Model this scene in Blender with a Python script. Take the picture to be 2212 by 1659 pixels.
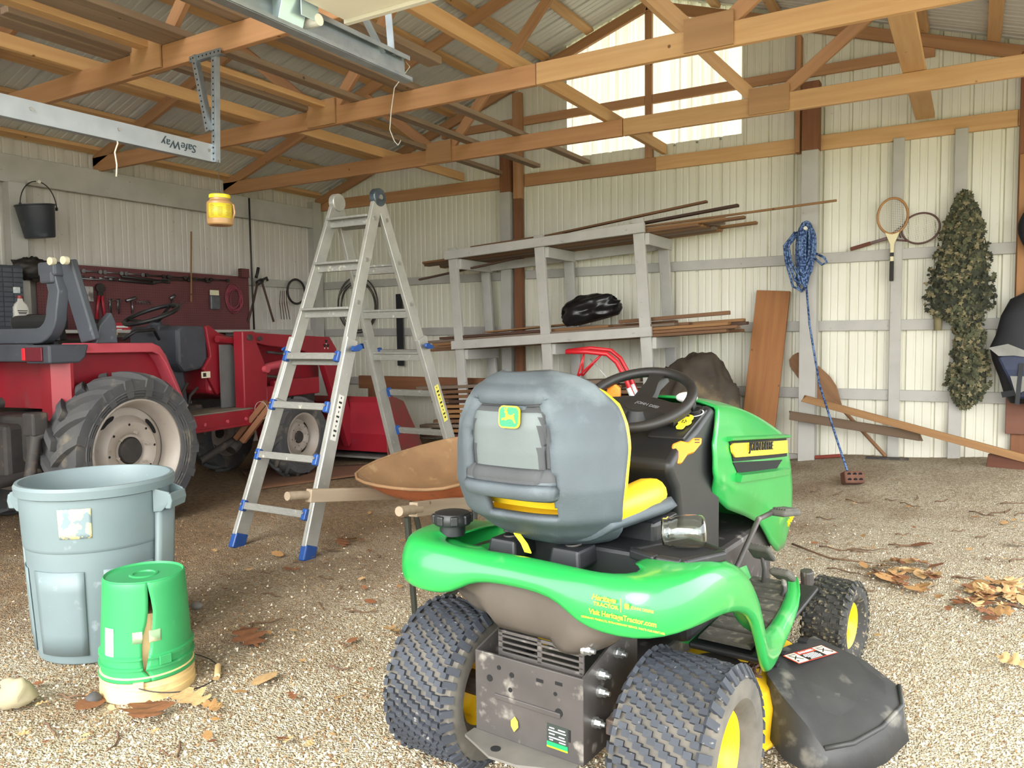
import bpy, bmesh, math, random
from mathutils import Vector, Matrix, Euler
random.seed(7)
for _o in list(bpy.data.objects): bpy.data.objects.remove(_o)
SC = bpy.context.scene
COL = SC.collection
PI = math.pi
# ------------------------------------------------------------------ camera
CAMH = 1.25
FPX, CX, CY = 1678.5, 1106.0, 829.5
def _cam_axes(yaw, pit, rol):
    f = Vector((math.sin(yaw)*math.cos(pit), math.cos(yaw)*math.cos(pit), math.sin(pit)))
    r = Vector((math.cos(yaw), -math.sin(yaw), 0)); u = r.cross(f)
    return math.cos(rol)*r + math.sin(rol)*u, -math.sin(rol)*r + math.cos(rol)*u, f
CR, CU, CF = _cam_axes(-.536097, -.064335, -.01114)
cam = bpy.data.cameras.new('camera'); cam_o = bpy.data.objects.new('camera', cam); COL.objects.link(cam_o)
cam.sensor_width = 36; cam.lens = FPX/2212*36; cam.clip_start = .05; cam.clip_end = 200
_m = Matrix((CR, CU, -CF)).transposed().to_4x4(); _m.translation = (0, 0, CAMH)
cam_o.matrix_world = _m
SC.camera = cam_o
# ------------------------------------------------------------------ world and light
SC.view_settings.view_transform = 'Standard'; SC.view_settings.look = 'None'
SC.view_settings.gamma = 1; SC.view_settings.use_curve_mapping = False
SC.view_settings.exposure = 1.25
W = bpy.data.worlds.new('sky'); SC.world = W; W.use_nodes = True
_bg = W.node_tree.nodes['Background']
_bg.inputs['Color'].default_value = (.93, .97, 1, 1); _bg.inputs['Strength'].default_value = 3.0
sun = bpy.data.lights.new('sun', 'SUN'); sun_o = bpy.data.objects.new('sun', sun); COL.objects.link(sun_o)
sun.energy = 1.6; sun.angle = math.radians(35); sun.color = (1, .95, .88)
sun_o.rotation_euler = Euler((math.radians(62), 0, math.radians(8)))
# ------------------------------------------------------------------ pixel helpers (a pixel gives a direction only)
def ray(x, y): return (CR*((x-CX)/FPX) - CU*((y-CY)/FPX) + CF)
_C0 = Vector((0, 0, CAMH))
def on_y(x, y, Y): d = ray(x, y); return _C0 + d*(Y/d.y)
def on_x(x, y, X): d = ray(x, y); return _C0 + d*(X/d.x)
def on_z(x, y, Z): d = ray(x, y); return _C0 + d*((Z-CAMH)/d.z)
# ------------------------------------------------------------------ materials
def sstep(a, c, x): t = max(0, min(1, (x-a)/(c-a))); return t*t*(3-2*t)
def lin(c):
    if isinstance(c, str): c = tuple(int(c[i:i+2], 16)/255 for i in (0, 2, 4))
    return tuple(v/12.92 if v <= .04045 else ((v+.055)/1.055)**2.4 for v in c)
MATS = {}
def mat(name, c1, c2=None, rough=.6, metal=0, scale=6, stretch=(1, 1, 1), bump=0, bscale=None, detail=4, contrast=.5, c3=None, spots=None, rvar=0, spec=.5, coat=0, obj_rand=0.0):
    """principled material: two colours mixed by noise in object space, optional dirt spots and bump"""
    if name in MATS: return MATS[name]
    m = bpy.data.materials.new(name); m.use_nodes = True; nt = m.node_tree; N = nt.nodes; L = nt.links
    b = N['Principled BSDF']; a1 = lin(c1)
    b.inputs['Base Color'].default_value = (*a1, 1); b.inputs['Roughness'].default_value = rough
    b.inputs['Metallic'].default_value = metal; b.inputs['Specular IOR Level'].default_value = spec
    b.inputs['Coat Weight'].default_value = coat
    tc = N.new('ShaderNodeTexCoord'); mp = N.new('ShaderNodeMapping'); L.new(tc.outputs['Object'], mp.inputs['Vector'])
    mp.inputs['Scale'].default_value = stretch
    vec = mp.outputs['Vector']
    if obj_rand:
        oi = N.new('ShaderNodeObjectInfo'); ad = N.new('ShaderNodeVectorMath'); ad.operation = 'ADD'
        ml = N.new('ShaderNodeMath'); ml.operation = 'MULTIPLY'; ml.inputs[1].default_value = 37.0
        L.new(oi.outputs['Random'], ml.inputs[0]); L.new(vec, ad.inputs[0]); L.new(ml.outputs[0], ad.inputs[1]); vec = ad.outputs[0]
    col = None
    if c2 is not None:
        n = N.new('ShaderNodeTexNoise'); n.inputs['Scale'].default_value = scale; n.inputs['Detail'].default_value = detail
        L.new(vec, n.inputs['Vector'])
        r = N.new('ShaderNodeValToRGB'); r.color_ramp.elements[0].position = .5-contrast/2; r.color_ramp.elements[1].position = .5+contrast/2
        r.color_ramp.elements[0].color = (*a1, 1); r.color_ramp.elements[1].color = (*lin(c2), 1)
        if c3 is not None:
            e = r.color_ramp.elements.new(.5); e.color = (*lin(c3), 1)
        L.new(n.outputs['Fac'], r.inputs['Fac']); col = r.outputs['Color']
        if rvar:
            mr = N.new('ShaderNodeMapRange'); mr.inputs[3].default_value = max(0, rough-rvar); mr.inputs[4].default_value = min(1, rough+rvar)
            L.new(n.outputs['Fac'], mr.inputs[0]); L.new(mr.outputs[0], b.inputs['Roughness'])
    if spots:   # (colour, scale, threshold, strength)
        n2 = N.new('ShaderNodeTexNoise'); n2.inputs['Scale'].default_value = spots[1]; n2.inputs['Detail'].default_value = 6
        L.new(tc.outputs['Object'], n2.inputs['Vector'])
        r2 = N.new('ShaderNodeValToRGB'); r2.color_ramp.elements[0].position = spots[2]; r2.color_ramp.elements[1].position = min(1, spots[2]+.12)
        r2.color_ramp.elements[0].color = (0, 0, 0, 1); r2.color_ramp.elements[1].color = (spots[3],)*3+(1,)
        L.new(n2.outputs['Fac'], r2.inputs['Fac'])
        mx = N.new('ShaderNodeMix'); mx.data_type = 'RGBA'; L.new(r2.outputs['Color'], mx.inputs['Factor'])
        if col is None: mx.inputs['A'].default_value = (*a1, 1)
        else: L.new(col, mx.inputs['A'])
        mx.inputs['B'].default_value = (*lin(spots[0]), 1); col = mx.outputs['Result']
    if obj_rand:
        hs = N.new('ShaderNodeHueSaturation'); mr = N.new('ShaderNodeMapRange')
        mr.inputs[3].default_value = 1-obj_rand; mr.inputs[4].default_value = 1+obj_rand*.6
        L.new(oi.outputs['Random'], mr.inputs[0]); L.new(mr.outputs[0], hs.inputs['Value'])
        if col is None: hs.inputs['Color'].default_value = (*a1, 1)
        else: L.new(col, hs.inputs['Color'])
        col = hs.outputs['Color']
    if col is not None: L.new(col, b.inputs['Base Color'])
    if bump:
        n3 = N.new('ShaderNodeTexNoise'); n3.inputs['Scale'].default_value = bscale or scale*3; n3.inputs['Detail'].default_value = 5
        L.new(vec, n3.inputs['Vector'])
        bp = N.new('ShaderNodeBump'); bp.inputs['Strength'].default_value = bump; bp.inputs['Distance'].default_value = .01
        L.new(n3.outputs['Fac'], bp.inputs['Height']); L.new(bp.outputs['Normal'], b.inputs['Normal'])
    MATS[name] = m
    return m
def wood(name, c1, c2, knot='5a3018', rough=.7, obj_rand=.12, grain=26, knots=.06):
    """sawn timber: grain runs along the object's local x, dark knots here and there"""
    if name in MATS: return MATS[name]
    m = mat(name, c1, c2, rough=rough, scale=grain, stretch=(.06, 1, 1), bump=.12, bscale=grain*2, obj_rand=obj_rand, contrast=.6)
    nt = m.node_tree; N = nt.nodes; L = nt.links; b = N['Principled BSDF']
    lk = b.inputs['Base Color'].links[0]; src = lk.from_socket
    oi = [n for n in N if n.type == 'OBJECT_INFO'][0]; tc = [n for n in N if n.type == 'TEX_COORD'][0]
    ml = N.new('ShaderNodeMath'); ml.operation = 'MULTIPLY'; ml.inputs[1].default_value = 91; L.new(oi.outputs['Random'], ml.inputs[0])
    ad = N.new('ShaderNodeVectorMath'); L.new(tc.outputs['Object'], ad.inputs[0]); L.new(ml.outputs[0], ad.inputs[1])
    v = N.new('ShaderNodeTexVoronoi'); v.inputs['Scale'].default_value = 4.5; L.new(ad.outputs[0], v.inputs['Vector'])
    mr = N.new('ShaderNodeMapRange'); mr.inputs[1].default_value = knots*.55; mr.inputs[2].default_value = knots; mr.inputs[3].default_value = .85; mr.inputs[4].default_value = 0
    L.new(v.outputs['Distance'], mr.inputs[0])
    mx = N.new('ShaderNodeMix'); mx.data_type = 'RGBA'; L.new(mr.outputs[0], mx.inputs['Factor']); L.new(src, mx.inputs['A']); mx.inputs['B'].default_value = (*lin(knot), 1)
    L.new(mx.outputs['Result'], b.inputs['Base Color'])
    return m
# ------------------------------------------------------------------ mesh builder
def link(name, data, parent=None, mtx=None):
    o = bpy.data.objects.new(name, data); COL.objects.link(o)
    if parent is not None: o.parent = parent
    if mtx is not None: o.matrix_local = mtx
    return o
def tag(o, label=None, cat=None, group=None, kind=None):
    if label: o['label'] = label
    if cat: o['category'] = cat
    if group: o['group'] = group
    if kind: o['kind'] = kind
    return o
def empty(name, loc=(0, 0, 0), rz=0, label=None, cat=None, group=None, kind=None, parent=None):
    o = link(name, None, parent); o.empty_display_size = .1
    o.location = loc; o.rotation_euler = (0, 0, rz)
    return tag(o, label, cat, group, kind)
def basis(p0, p1, up=(0, 0, 1)):
    x = (Vector(p1)-Vector(p0)).normalized(); u = Vector(up)
    if abs(x.dot(u)) > .98: u = Vector((0, 1, 0)) if abs(x.y) < .9 else Vector((1, 0, 0))
    y = u.cross(x).normalized(); z = x.cross(y)
    return Matrix((x, y, z)).transposed()
class MB:
    def __init__(s): s.bm = bmesh.new()
    def _v(s, pts): return [s.bm.verts.new(p) for p in pts]
    def face(s, pts, mi=0):
        f = s.bm.faces.new(s._v(pts)); f.material_index = mi; return f
    def box(s, c, size, rot=None, taper=None, mi=0):
        hx, hy, hz = [v/2 for v in size]; c = Vector(c); vs = []
        for z in (-1, 1):
            t = taper if (taper and z > 0) else 1
            for x, y in ((-1, -1), (1, -1), (1, 1), (-1, 1)):
                p = Vector((x*hx*t, y*hy*t, z*hz))
                if rot is not None: p = rot @ p
                vs.append(s.bm.verts.new(c+p))
        for q in ((3, 2, 1, 0), (4, 5, 6, 7), (0, 1, 5, 4), (1, 2, 6, 5), (2, 3, 7, 6), (3, 0, 4, 7)):
            s.bm.faces.new([vs[i] for i in q]).material_index = mi
        return s
    def beam(s, p0, p1, w, t, up=(0, 0, 1), mi=0):
        p0, p1 = Vector(p0), Vector(p1)
        return s.box((p0+p1)/2, ((p1-p0).length, w, t), basis(p0, p1, up), mi=mi)
    def cyl(s, p0, p1, r0, r1=None, seg=16, caps=True, mi=0):
        r1 = r0 if r1 is None else r1; p0, p1 = Vector(p0), Vector(p1); B = basis(p0, p1)
        rings = []
        for p, r in ((p0, r0), (p1, r1)):
            rings.append(s._v([p + B @ Vector((0, math.cos(2*PI*i/seg)*r, math.sin(2*PI*i/seg)*r)) for i in range(seg)]))
        for i in range(seg):
            j = (i+1) % seg; s.bm.faces.new((rings[0][i], rings[0][j], rings[1][j], rings[1][i])).material_index = mi
        if caps:
            s.bm.faces.new(rings[0][::-1]).material_index = mi; s.bm.faces.new(rings[1]).material_index = mi
        return s
    def tube(s, pts, r, seg=8, closed=False, caps=True, mi=0):
        pts = [Vector(p) for p in pts]; n = len(pts); rings = []; prev = None
        for i, p in enumerate(pts):
            a = pts[(i-1) % n] if (closed or i > 0) else p; b = pts[(i+1) % n] if (closed or i < n-1) else p
            t = (b-a)
            t = t.normalized() if t.length > 1e-9 else Vector((0, 0, 1))
            if prev is None:
                u = Vector((0, 0, 1)) if abs(t.z) < .9 else Vector((1, 0, 0))
                x = t.cross(u).normalized()
            else:
                x = (prev - t*prev.dot(t))
                x = x.normalized() if x.length > 1e-6 else t.orthogonal().normalized()
            y = t.cross(x); prev = x
            rr = r(i/(n-1)) if callable(r) else r
            rings.append(s._v([p + x*math.cos(2*PI*k/seg)*rr + y*math.sin(2*PI*k/seg)*rr for k in range(seg)]))
        for i in range(n if closed else n-1):
            A, Bq = rings[i], rings[(i+1) % n]
            for k in range(seg):
                l = (k+1) % seg
                try: s.bm.faces.new((A[k], A[l], Bq[l], Bq[k])).material_index = mi
                except ValueError: pass
        if caps and not closed:
            s.bm.faces.new(rings[0][::-1]).material_index = mi; s.bm.faces.new(rings[-1]).material_index = mi
        return s
    def lathe(s, prof, seg=32, c=(0, 0, 0), R=None, arc=2*PI, a0=0, mi=0):
        """profile of (radius, height) turned about local z (R turns z to another axis)"""
        c = Vector(c); rings = []; full = abs(arc-2*PI) < 1e-6; n = seg if full else seg+1
        for r, z in prof:
            ring = []
            for i in range(n):
                a = a0+arc*i/seg; p = Vector((math.cos(a)*r, math.sin(a)*r, z))
                ring.append(s.bm.verts.new(c + (R @ p if R is not None else p)))
            rings.append(ring)
        for A, Bq in zip(rings, rings[1:]):
            for i in range(seg):
                j = (i+1) % n
                try: s.bm.faces.new((A[i], A[j], Bq[j], Bq[i])).material_index = mi
                except ValueError: pass
        return s
    def prism(s, poly, t, M=None, mi=0):
        """polygon in local xy extruded by t along local z, centred; M maps to place"""
        M = M or Matrix.Identity(4); n = len(poly)
        A = s._v([M @ Vector((x, y, -t/2)) for x, y in poly]); B = s._v([M @ Vector((x, y, t/2)) for x, y in poly])
        s.bm.faces.new(A[::-1]).material_index = mi; s.bm.faces.new(B).material_index = mi
        for i in range(n):
            j = (i+1) % n; s.bm.faces.new((A[i], A[j], B[j], B[i])).material_index = mi
        return s
    def loft(s, secs, closed=True, caps=True, mi=0):
        rings = [s._v(x) for x in secs]; n = len(rings[0])
        for A, B in zip(rings, rings[1:]):
            for i in range(n if closed else n-1):
                j = (i+1) % n; s.bm.faces.new((A[i], A[j], B[j], B[i])).material_index = mi
        if caps and closed:
            s.bm.faces.new(rings[0][::-1]).material_index = mi; s.bm.faces.new(rings[-1]).material_index = mi
        return s
    def grid(s, f, nu, nv, mi=0, closed_u=False):
        V = [[s.bm.verts.new(f(i/(nu-(0 if closed_u else 1)), j/(nv-1))) for j in range(nv)] for i in range(nu)]
        for i in range(nu if closed_u else nu-1):
            for j in range(nv-1):
                k = (i+1) % nu
                s.bm.faces.new((V[i][j], V[k][j], V[k][j+1], V[i][j+1])).material_index = mi
        return s
    def sphere(s, c, r, seg=12, rings=8, sc=(1, 1, 1), mi=0):
        c = Vector(c)
        pr = [(math.sin(PI*i/rings)*r, -math.cos(PI*i/rings)*r) for i in range(rings+1)]
        pr[0] = (1e-5, -r); pr[-1] = (1e-5, r)
        R = Matrix.Diagonal(sc).to_3x3() if len(sc) == 3 else sc
        return s.lathe(pr, seg, c, R, mi=mi)
    def mesh(s, name, mats, smooth=False, recalc=True, merge=0):
        if merge: bmesh.ops.remove_doubles(s.bm, verts=s.bm.verts, dist=merge)
        if recalc: bmesh.ops.recalc_face_normals(s.bm, faces=s.bm.faces)
        me = bpy.data.meshes.new(name); s.bm.to_mesh(me); s.bm.free()
        for m in (mats if isinstance(mats, (list, tuple)) else [mats]): me.materials.append(m)
        if smooth:
            for p in me.polygons: p.use_smooth = True
            if smooth is not True: me.set_sharp_from_angle(angle=math.radians(smooth))
        return me
    def build(s, name, mats, parent=None, smooth=False, bevel=0, bseg=2, sub=0, solid=0, mtx=None, merge=0, soff=-1):
        o = link(name, s.mesh(name, mats, smooth, merge=merge), parent, mtx)
        if solid:
            d = o.modifiers.new('solid', 'SOLIDIFY'); d.thickness = solid; d.offset = soff
        if bevel:
            d = o.modifiers.new('bevel', 'BEVEL'); d.width = bevel; d.segments = bseg; d.limit_method = 'ANGLE'; d.angle_limit = math.radians(40)
        if sub:
            d = o.modifiers.new('sub', 'SUBSURF'); d.levels = sub; d.render_levels = sub
        return o
def timber(name, p0, p1, w, t, m, parent=None, up=(0, 0, 1), jag=0, bevel=.003):
    """one board from p0 to p1; grain along its own x. w across (local y), t along local z (towards up)"""
    p0, p1 = Vector(p0), Vector(p1); B = basis(p0, p1, up).to_4x4(); B.translation = (p0+p1)/2
    b = MB(); L = (p1-p0).length; b.box((0, 0, 0), (L, w, t))
    if jag:
        for v in b.bm.verts: v.co.x += random.uniform(-jag, jag)
    if bevel: bmesh.ops.bevel(b.bm, geom=[e for e in b.bm.edges], offset=bevel, segments=1, affect='EDGES')
    o = link(name, b.mesh(name, m), parent)
    if parent is not None: o.matrix_parent_inverse = Matrix.Identity(4)
    o.matrix_local = (parent_inv(parent) @ B) if parent is not None else B
    return o
def parent_inv(p):
    M = Matrix.Translation(p.location) @ p.rotation_euler.to_matrix().to_4x4()
    return M.inverted()
def copy_tree(o, parent=None):
    c = o.copy(); COL.objects.link(c)
    if parent is not None: c.parent = parent
    for ch in [x for x in KIDS.get(o.name, [])] if False else list(o.children): copy_tree(ch, c)
    return c
def text_obj(name, body, size, m, parent=None, mtx=None, ext=.0008, align='CENTER', font_shear=0, sx=1, bold=0):
    cu = bpy.data.curves.new(name, 'FONT'); cu.body = body; cu.size = size; cu.extrude = ext; cu.align_x = align; cu.align_y = 'CENTER'; cu.shear = font_shear; cu.offset = bold; cu.resolution_u = 3
    t = bpy.data.objects.new(name, cu); COL.objects.link(t)
    dg = bpy.context.evaluated_depsgraph_get(); me = bpy.data.meshes.new_from_object(t.evaluated_get(dg)); bpy.data.objects.remove(t); bpy.data.curves.remove(cu)
    if sx != 1:
        for v in me.vertices: v.co.x *= sx
    me.materials.clear(); me.materials.append(m); me.name = name
    return link(name, me, parent, mtx)
def frame(origin, xdir, ydir):
    x = Vector(xdir).normalized(); y = Vector(ydir); y = (y-x*y.dot(x)).normalized(); z = x.cross(y)
    M = Matrix((x, y, z)).transposed().to_4x4(); M.translation = Vector(origin); return M
# ================================================================== the shed
XL, XR, YB = -7.305, 1.625, 7.47          # left wall, right wall, girt face of the back wall
RIDGE = -2.84
def roof_z(x): return 3.02 + (4.465-abs(x-RIDGE))/3      # top of the rafters
YF = -.6
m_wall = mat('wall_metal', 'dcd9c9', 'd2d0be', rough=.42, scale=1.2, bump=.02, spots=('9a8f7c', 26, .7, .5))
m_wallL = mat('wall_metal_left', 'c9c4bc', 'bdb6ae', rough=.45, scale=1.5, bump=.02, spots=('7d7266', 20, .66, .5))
m_roof = mat('roof_metal', 'd6d6d4', 'c8c8c8', rough=.42, metal=.0, scale=2, stretch=(1, .2, 1))
m_wood = wood('truss_timber', 'bd8f66', 'a37550')
m_woodb = wood('purlin_timber', 'd3ab7c', 'bd9060')
m_woodd = wood('dark_timber', '8a5a3a', '6c4329')
m_grey = mat('grey_paint', 'b4b1aa', 'a5a29b', rough=.55, scale=5, bump=.05, spots=('6b655c', 30, .68, .7))
m_ply = wood('plywood', 'b98f66', 'a07850', grain=14)
m_old = wood('weathered_timber', '9c8672', '7b6553', knot='3a2a20')
m_galv = mat('galvanised_steel', 'a9b1b6', '8f989e', rough=.38, metal=.8, scale=14)

def rib_profile(w, dirn=1):
    """cross-section of a ribbed steel sheet: major ribs every .2286, two minor ribs between"""
    pts = []; x = 0
    while x < w-1e-4:
        for dx, d in ((0, 0), (.012, 0), (.022, .02), (.042, .02), (.052, 0), (.100, 0), (.105, .004), (.118, .004), (.123, 0), (.160, 0), (.165, .004), (.178, .004), (.183, 0)):
            if x+dx <= w: pts.append((x+dx, d*dirn))
        x += .2286
    pts.append((w, 0)); return pts
def rib_sheet(name, parent, m, origin, udir, ndir, w, z0, topf, vdir=(0, 0, 1)):
    """origin: start of the sheet; u across, v up the sheet, n outward (ribs bulge outward)"""
    o = Vector(origin); u, n, v = Vector(udir), Vector(ndir), Vector(vdir); b = MB(); pr = rib_profile(w)
    A = [b.bm.verts.new(o+u*x+n*d+v*(z0(x) if callable(z0) else z0)) for x, d in pr]
    B = [b.bm.verts.new(o+u*x+n*d+v*(topf(x) if callable(topf) else topf)) for x, d in pr]
    for i in range(len(pr)-1): b.bm.faces.new((A[i], A[i+1], B[i+1], B[i]))
    return b.build(name, m, parent, solid=.003)
# ---- ground
def ground_z(x, y):
    z = .012*math.sin(x*1.7+y*.9)*math.sin(y*1.3-x*.4)+.006*math.sin(x*5.1+1)*math.sin(y*4.3)
    if y > 5.4:                                           # the gravel heaped against the back wall on the right
        k = max(0, min(1, (x+2.0)/1.3)); k = k*k*(3-2*k)
        t = max(0, min(1, (y-5.4)/1.9)); t = t*t*(3-2*t)
        z += k*t*(.125+.055*max(0, min(1, (x+1.3)/1.4))-.03*max(0, x-.6)) + k*t*.012*math.sin(x*3.1)
    near = min(1, max(0, (y-1.0)/1.5))
    return z*(.35+.65*near) if y < 5 else z
m_gravel = mat('gravel', 'b9a587', 'd8cbb2')
def gravel_nodes(m):
    nt = m.node_tree; N = nt.nodes; L = nt.links; b = N['Principled BSDF']; b.inputs['Roughness'].default_value = .9; b.inputs['Specular IOR Level'].default_value = .2
    tc = N.new('ShaderNodeTexCoord')
    v = N.new('ShaderNodeTexVoronoi'); v.inputs['Scale'].default_value = 95; L.new(tc.outputs['Object'], v.inputs['Vector'])
    v2 = N.new('ShaderNodeTexVoronoi'); v2.inputs['Scale'].default_value = 160; L.new(tc.outputs['Object'], v2.inputs['Vector'])
    # stone colours
    sp = N.new('ShaderNodeSeparateColor'); L.new(v.outputs['Color'], sp.inputs[0])
    r = N.new('ShaderNodeValToRGB'); e = r.color_ramp.elements
    e[0].position = 0; e[0].color = (*lin('ab9c82'), 1); e[1].position = 1; e[1].color = (*lin('e6dcc6'), 1)
    for p, c in ((.3, 'c2b294'), (.6, 'd2c5a9'), (.85, 'dcd1bb')):
        q = e.new(p); q.color = (*lin(c), 1)
    L.new(sp.outputs[0], r.inputs['Fac'])
    # dark gaps between stones
    mr = N.new('ShaderNodeMapRange'); mr.inputs[1].default_value = .25; mr.inputs[2].default_value = .75; mr.inputs[3].default_value = 1; mr.inputs[4].default_value = .68
    L.new(v.outputs['Distance'], mr.inputs[0])
    mx = N.new('ShaderNodeMix'); mx.data_type = 'RGBA'; mx.blend_type = 'MULTIPLY'; mx.inputs['Factor'].default_value = 1
    L.new(r.outputs['Color'], mx.inputs['A']); cr = N.new('ShaderNodeCombineColor')
    for i in range(3): L.new(mr.outputs[0], cr.inputs[i])
    L.new(cr.outputs[0], mx.inputs['B'])
    # brown earth mixed in towards the back left, patchy
    sx = N.new('ShaderNodeSeparateXYZ'); L.new(tc.outputs['Object'], sx.inputs[0])
    n = N.new('ShaderNodeTexNoise'); n.inputs['Scale'].default_value = 1.6; n.inputs['Detail'].default_value = 8; L.new(tc.outputs['Object'], n.inputs['Vector'])
    a = N.new('ShaderNodeMath'); a.operation = 'MULTIPLY_ADD'; L.new(sx.outputs['X'], a.inputs[0]); a.inputs[1].default_value = -.22; a.inputs[2].default_value = -.74
    bq = N.new('ShaderNodeMath'); bq.operation = 'MULTIPLY_ADD'; L.new(sx.outputs['Y'], bq.inputs[0]); bq.inputs[1].default_value = .085; L.new(a.outputs[0], bq.inputs[2])
    c = N.new('ShaderNodeMath'); c.operation = 'MULTIPLY_ADD'; L.new(n.outputs['Fac'], c.inputs[0]); c.inputs[1].default_value = 1.6; L.new(bq.outputs[0], c.inputs[2])
    cl = N.new('ShaderNodeMapRange'); cl.inputs[1].default_value = .55; cl.inputs[2].default_value = 1.25; cl.inputs[4].default_value = .86; L.new(c.outputs[0], cl.inputs[0])
    n2 = N.new('ShaderNodeTexNoise'); n2.inputs['Scale'].default_value = 30; n2.inputs['Detail'].default_value = 6; L.new(tc.outputs['Object'], n2.inputs['Vector'])
    r2 = N.new('ShaderNodeValToRGB'); r2.color_ramp.elements[0].color = (*lin('5d4632'), 1); r2.color_ramp.elements[1].color = (*lin('927655'), 1); r2.color_ramp.elements[0].position = .3; r2.color_ramp.elements[1].position = .7
    L.new(n2.outputs['Fac'], r2.inputs['Fac'])
    m2 = N.new('ShaderNodeMix'); m2.data_type = 'RGBA'; L.new(cl.outputs[0], m2.inputs['Factor']); L.new(mx.outputs['Result'], m2.inputs['A']); L.new(r2.outputs['Color'], m2.inputs['B'])
    L.new(m2.outputs['Result'], b.inputs['Base Color'])
    h = N.new('ShaderNodeMath'); h.operation = 'ADD'; L.new(v.outputs['Distance'], h.inputs[0]); L.new(v2.outputs['Distance'], h.inputs[1])
    bp = N.new('ShaderNodeBump'); bp.invert = True; bp.inputs['Strength'].default_value = .9; bp.inputs['Distance'].default_value = .012; L.new(h.outputs[0], bp.inputs['Height']); L.new(bp.outputs['Normal'], b.inputs['Normal'])
gravel_nodes(m_gravel)
def build_ground():
    b = MB(); x0, x1, y0, y1 = -9, 6, -4, 8
    b.grid(lambda u, v: Vector((x0+(x1-x0)*u, y0+(y1-y0)*v, ground_z(x0+(x1-x0)*u, y0+(y1-y0)*v))), 181, 145)
    tag(b.build('floor', m_gravel, smooth=True), 'pale gravel floor of the shed, brown with earth at the back', 'floor', kind='structure')
    b = MB()
    for q in (((-60, -60), (60, -60), (60, -4), (-60, -4)), ((-60, -4), (-9, -4), (-9, 60), (-60, 60)), ((6, -4), (60, -4), (60, 60), (6, 60)), ((-9, 8), (6, 8), (6, 60), (-9, 60))):
        b.face([(x, y, -.01) for x, y in q])
    tag(b.build('yard_ground', mat('yard_grass', '7f8a4e', 'a39a76', rough=.95, scale=.6)), 'open grassy yard around the shed', 'ground', kind='structure')
build_ground()
# ---- back wall
WB = empty('wall_back', (0, YB, 0), label='cream ribbed steel gable wall at the back with grey painted framing', cat='wall', kind='structure')
def WBp(x, y, z): return Vector((x, y-YB, z))
def pz(x): return roof_z(x)+.075
x = XL
WIN0, WIN1, WINZ = -3.748, -1.921, 3.085
edges = [XL-.1]
while edges[-1]+.9144 < XR-.1: edges.append(edges[-1]+.9144)
edges.append(XR)
cuts = sorted([e for e in edges if min(abs(e-WIN0), abs(e-WIN1)) > .02]+[WIN0, WIN1])
for a, c in zip(cuts, cuts[1:]):
    if c-a < .01: continue
    mid = (a+c)/2; inwin = WIN0-1e-4 < mid < WIN1+1e-4
    rib_sheet('wall_panel', WB, m_wall, WBp(a, YB+.04, 0), (1, 0, 0), (0, 1, 0), c-a, -.1, (lambda t: WINZ+.02) if inwin else (lambda t, a=a: pz(a+t)))
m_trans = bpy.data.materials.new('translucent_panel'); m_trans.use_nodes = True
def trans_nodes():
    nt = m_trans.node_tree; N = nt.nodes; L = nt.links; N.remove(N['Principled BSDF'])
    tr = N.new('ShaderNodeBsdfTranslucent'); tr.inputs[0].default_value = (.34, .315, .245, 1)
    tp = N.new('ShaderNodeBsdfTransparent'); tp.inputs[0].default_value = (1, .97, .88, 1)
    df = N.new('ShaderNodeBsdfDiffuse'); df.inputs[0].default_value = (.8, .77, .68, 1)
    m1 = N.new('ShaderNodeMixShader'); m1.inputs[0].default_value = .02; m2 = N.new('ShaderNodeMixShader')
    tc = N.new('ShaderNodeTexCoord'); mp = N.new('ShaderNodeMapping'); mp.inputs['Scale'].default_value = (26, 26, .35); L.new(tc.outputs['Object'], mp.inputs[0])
    n = N.new('ShaderNodeTexNoise'); n.inputs['Scale'].default_value = 1; n.inputs['Detail'].default_value = 4; L.new(mp.outputs[0], n.inputs['Vector'])  # streaks put into the colour stand in for shading along the ribs
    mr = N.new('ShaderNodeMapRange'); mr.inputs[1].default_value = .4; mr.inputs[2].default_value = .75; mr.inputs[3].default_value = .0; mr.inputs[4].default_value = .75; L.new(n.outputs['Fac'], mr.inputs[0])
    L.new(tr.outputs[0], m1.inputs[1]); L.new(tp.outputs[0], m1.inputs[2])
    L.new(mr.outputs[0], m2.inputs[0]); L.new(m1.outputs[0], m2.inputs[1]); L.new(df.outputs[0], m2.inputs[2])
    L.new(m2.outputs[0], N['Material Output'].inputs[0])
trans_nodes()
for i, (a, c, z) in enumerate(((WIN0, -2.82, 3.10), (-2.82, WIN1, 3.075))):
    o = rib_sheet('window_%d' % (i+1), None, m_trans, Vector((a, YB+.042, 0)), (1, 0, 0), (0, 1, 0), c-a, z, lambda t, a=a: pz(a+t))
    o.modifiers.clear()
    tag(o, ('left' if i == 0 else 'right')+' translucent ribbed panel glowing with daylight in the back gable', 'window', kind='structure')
def wb_t(name, x0, z0, x1, z1, w, m, y=YB, t=.038, up=(0, 1, 0)):
    """timber lying against the back wall: face at y"""
    return timber(name, (x0, y+t/2, z0), (x1, y+t/2, z1), w, t, m, WB, up=up)
def wb_h(name, x0, x1, z0, z1, m, y=YB, t=.038): return timber(name, (x0, y+t/2, (z0+z1)/2), (x1, y+t/2, (z0+z1)/2), t, z1-z0, m, WB)
def wb_v(name, x0, x1, z0, z1, m, y=YB, t=.038): return timber(name, ((x0+x1)/2, y+t/2, z0), ((x0+x1)/2, y+t/2, z1), t, x1-x0, m, WB, up=(1, 0, 0))
for zb in (.02, .636, 1.245, 1.85):
    for a, c in ((XL+.05, -4.515), (-4.255, XR-.02)): wb_h('girt', a, c, zb, zb+.092, m_grey)
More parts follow.
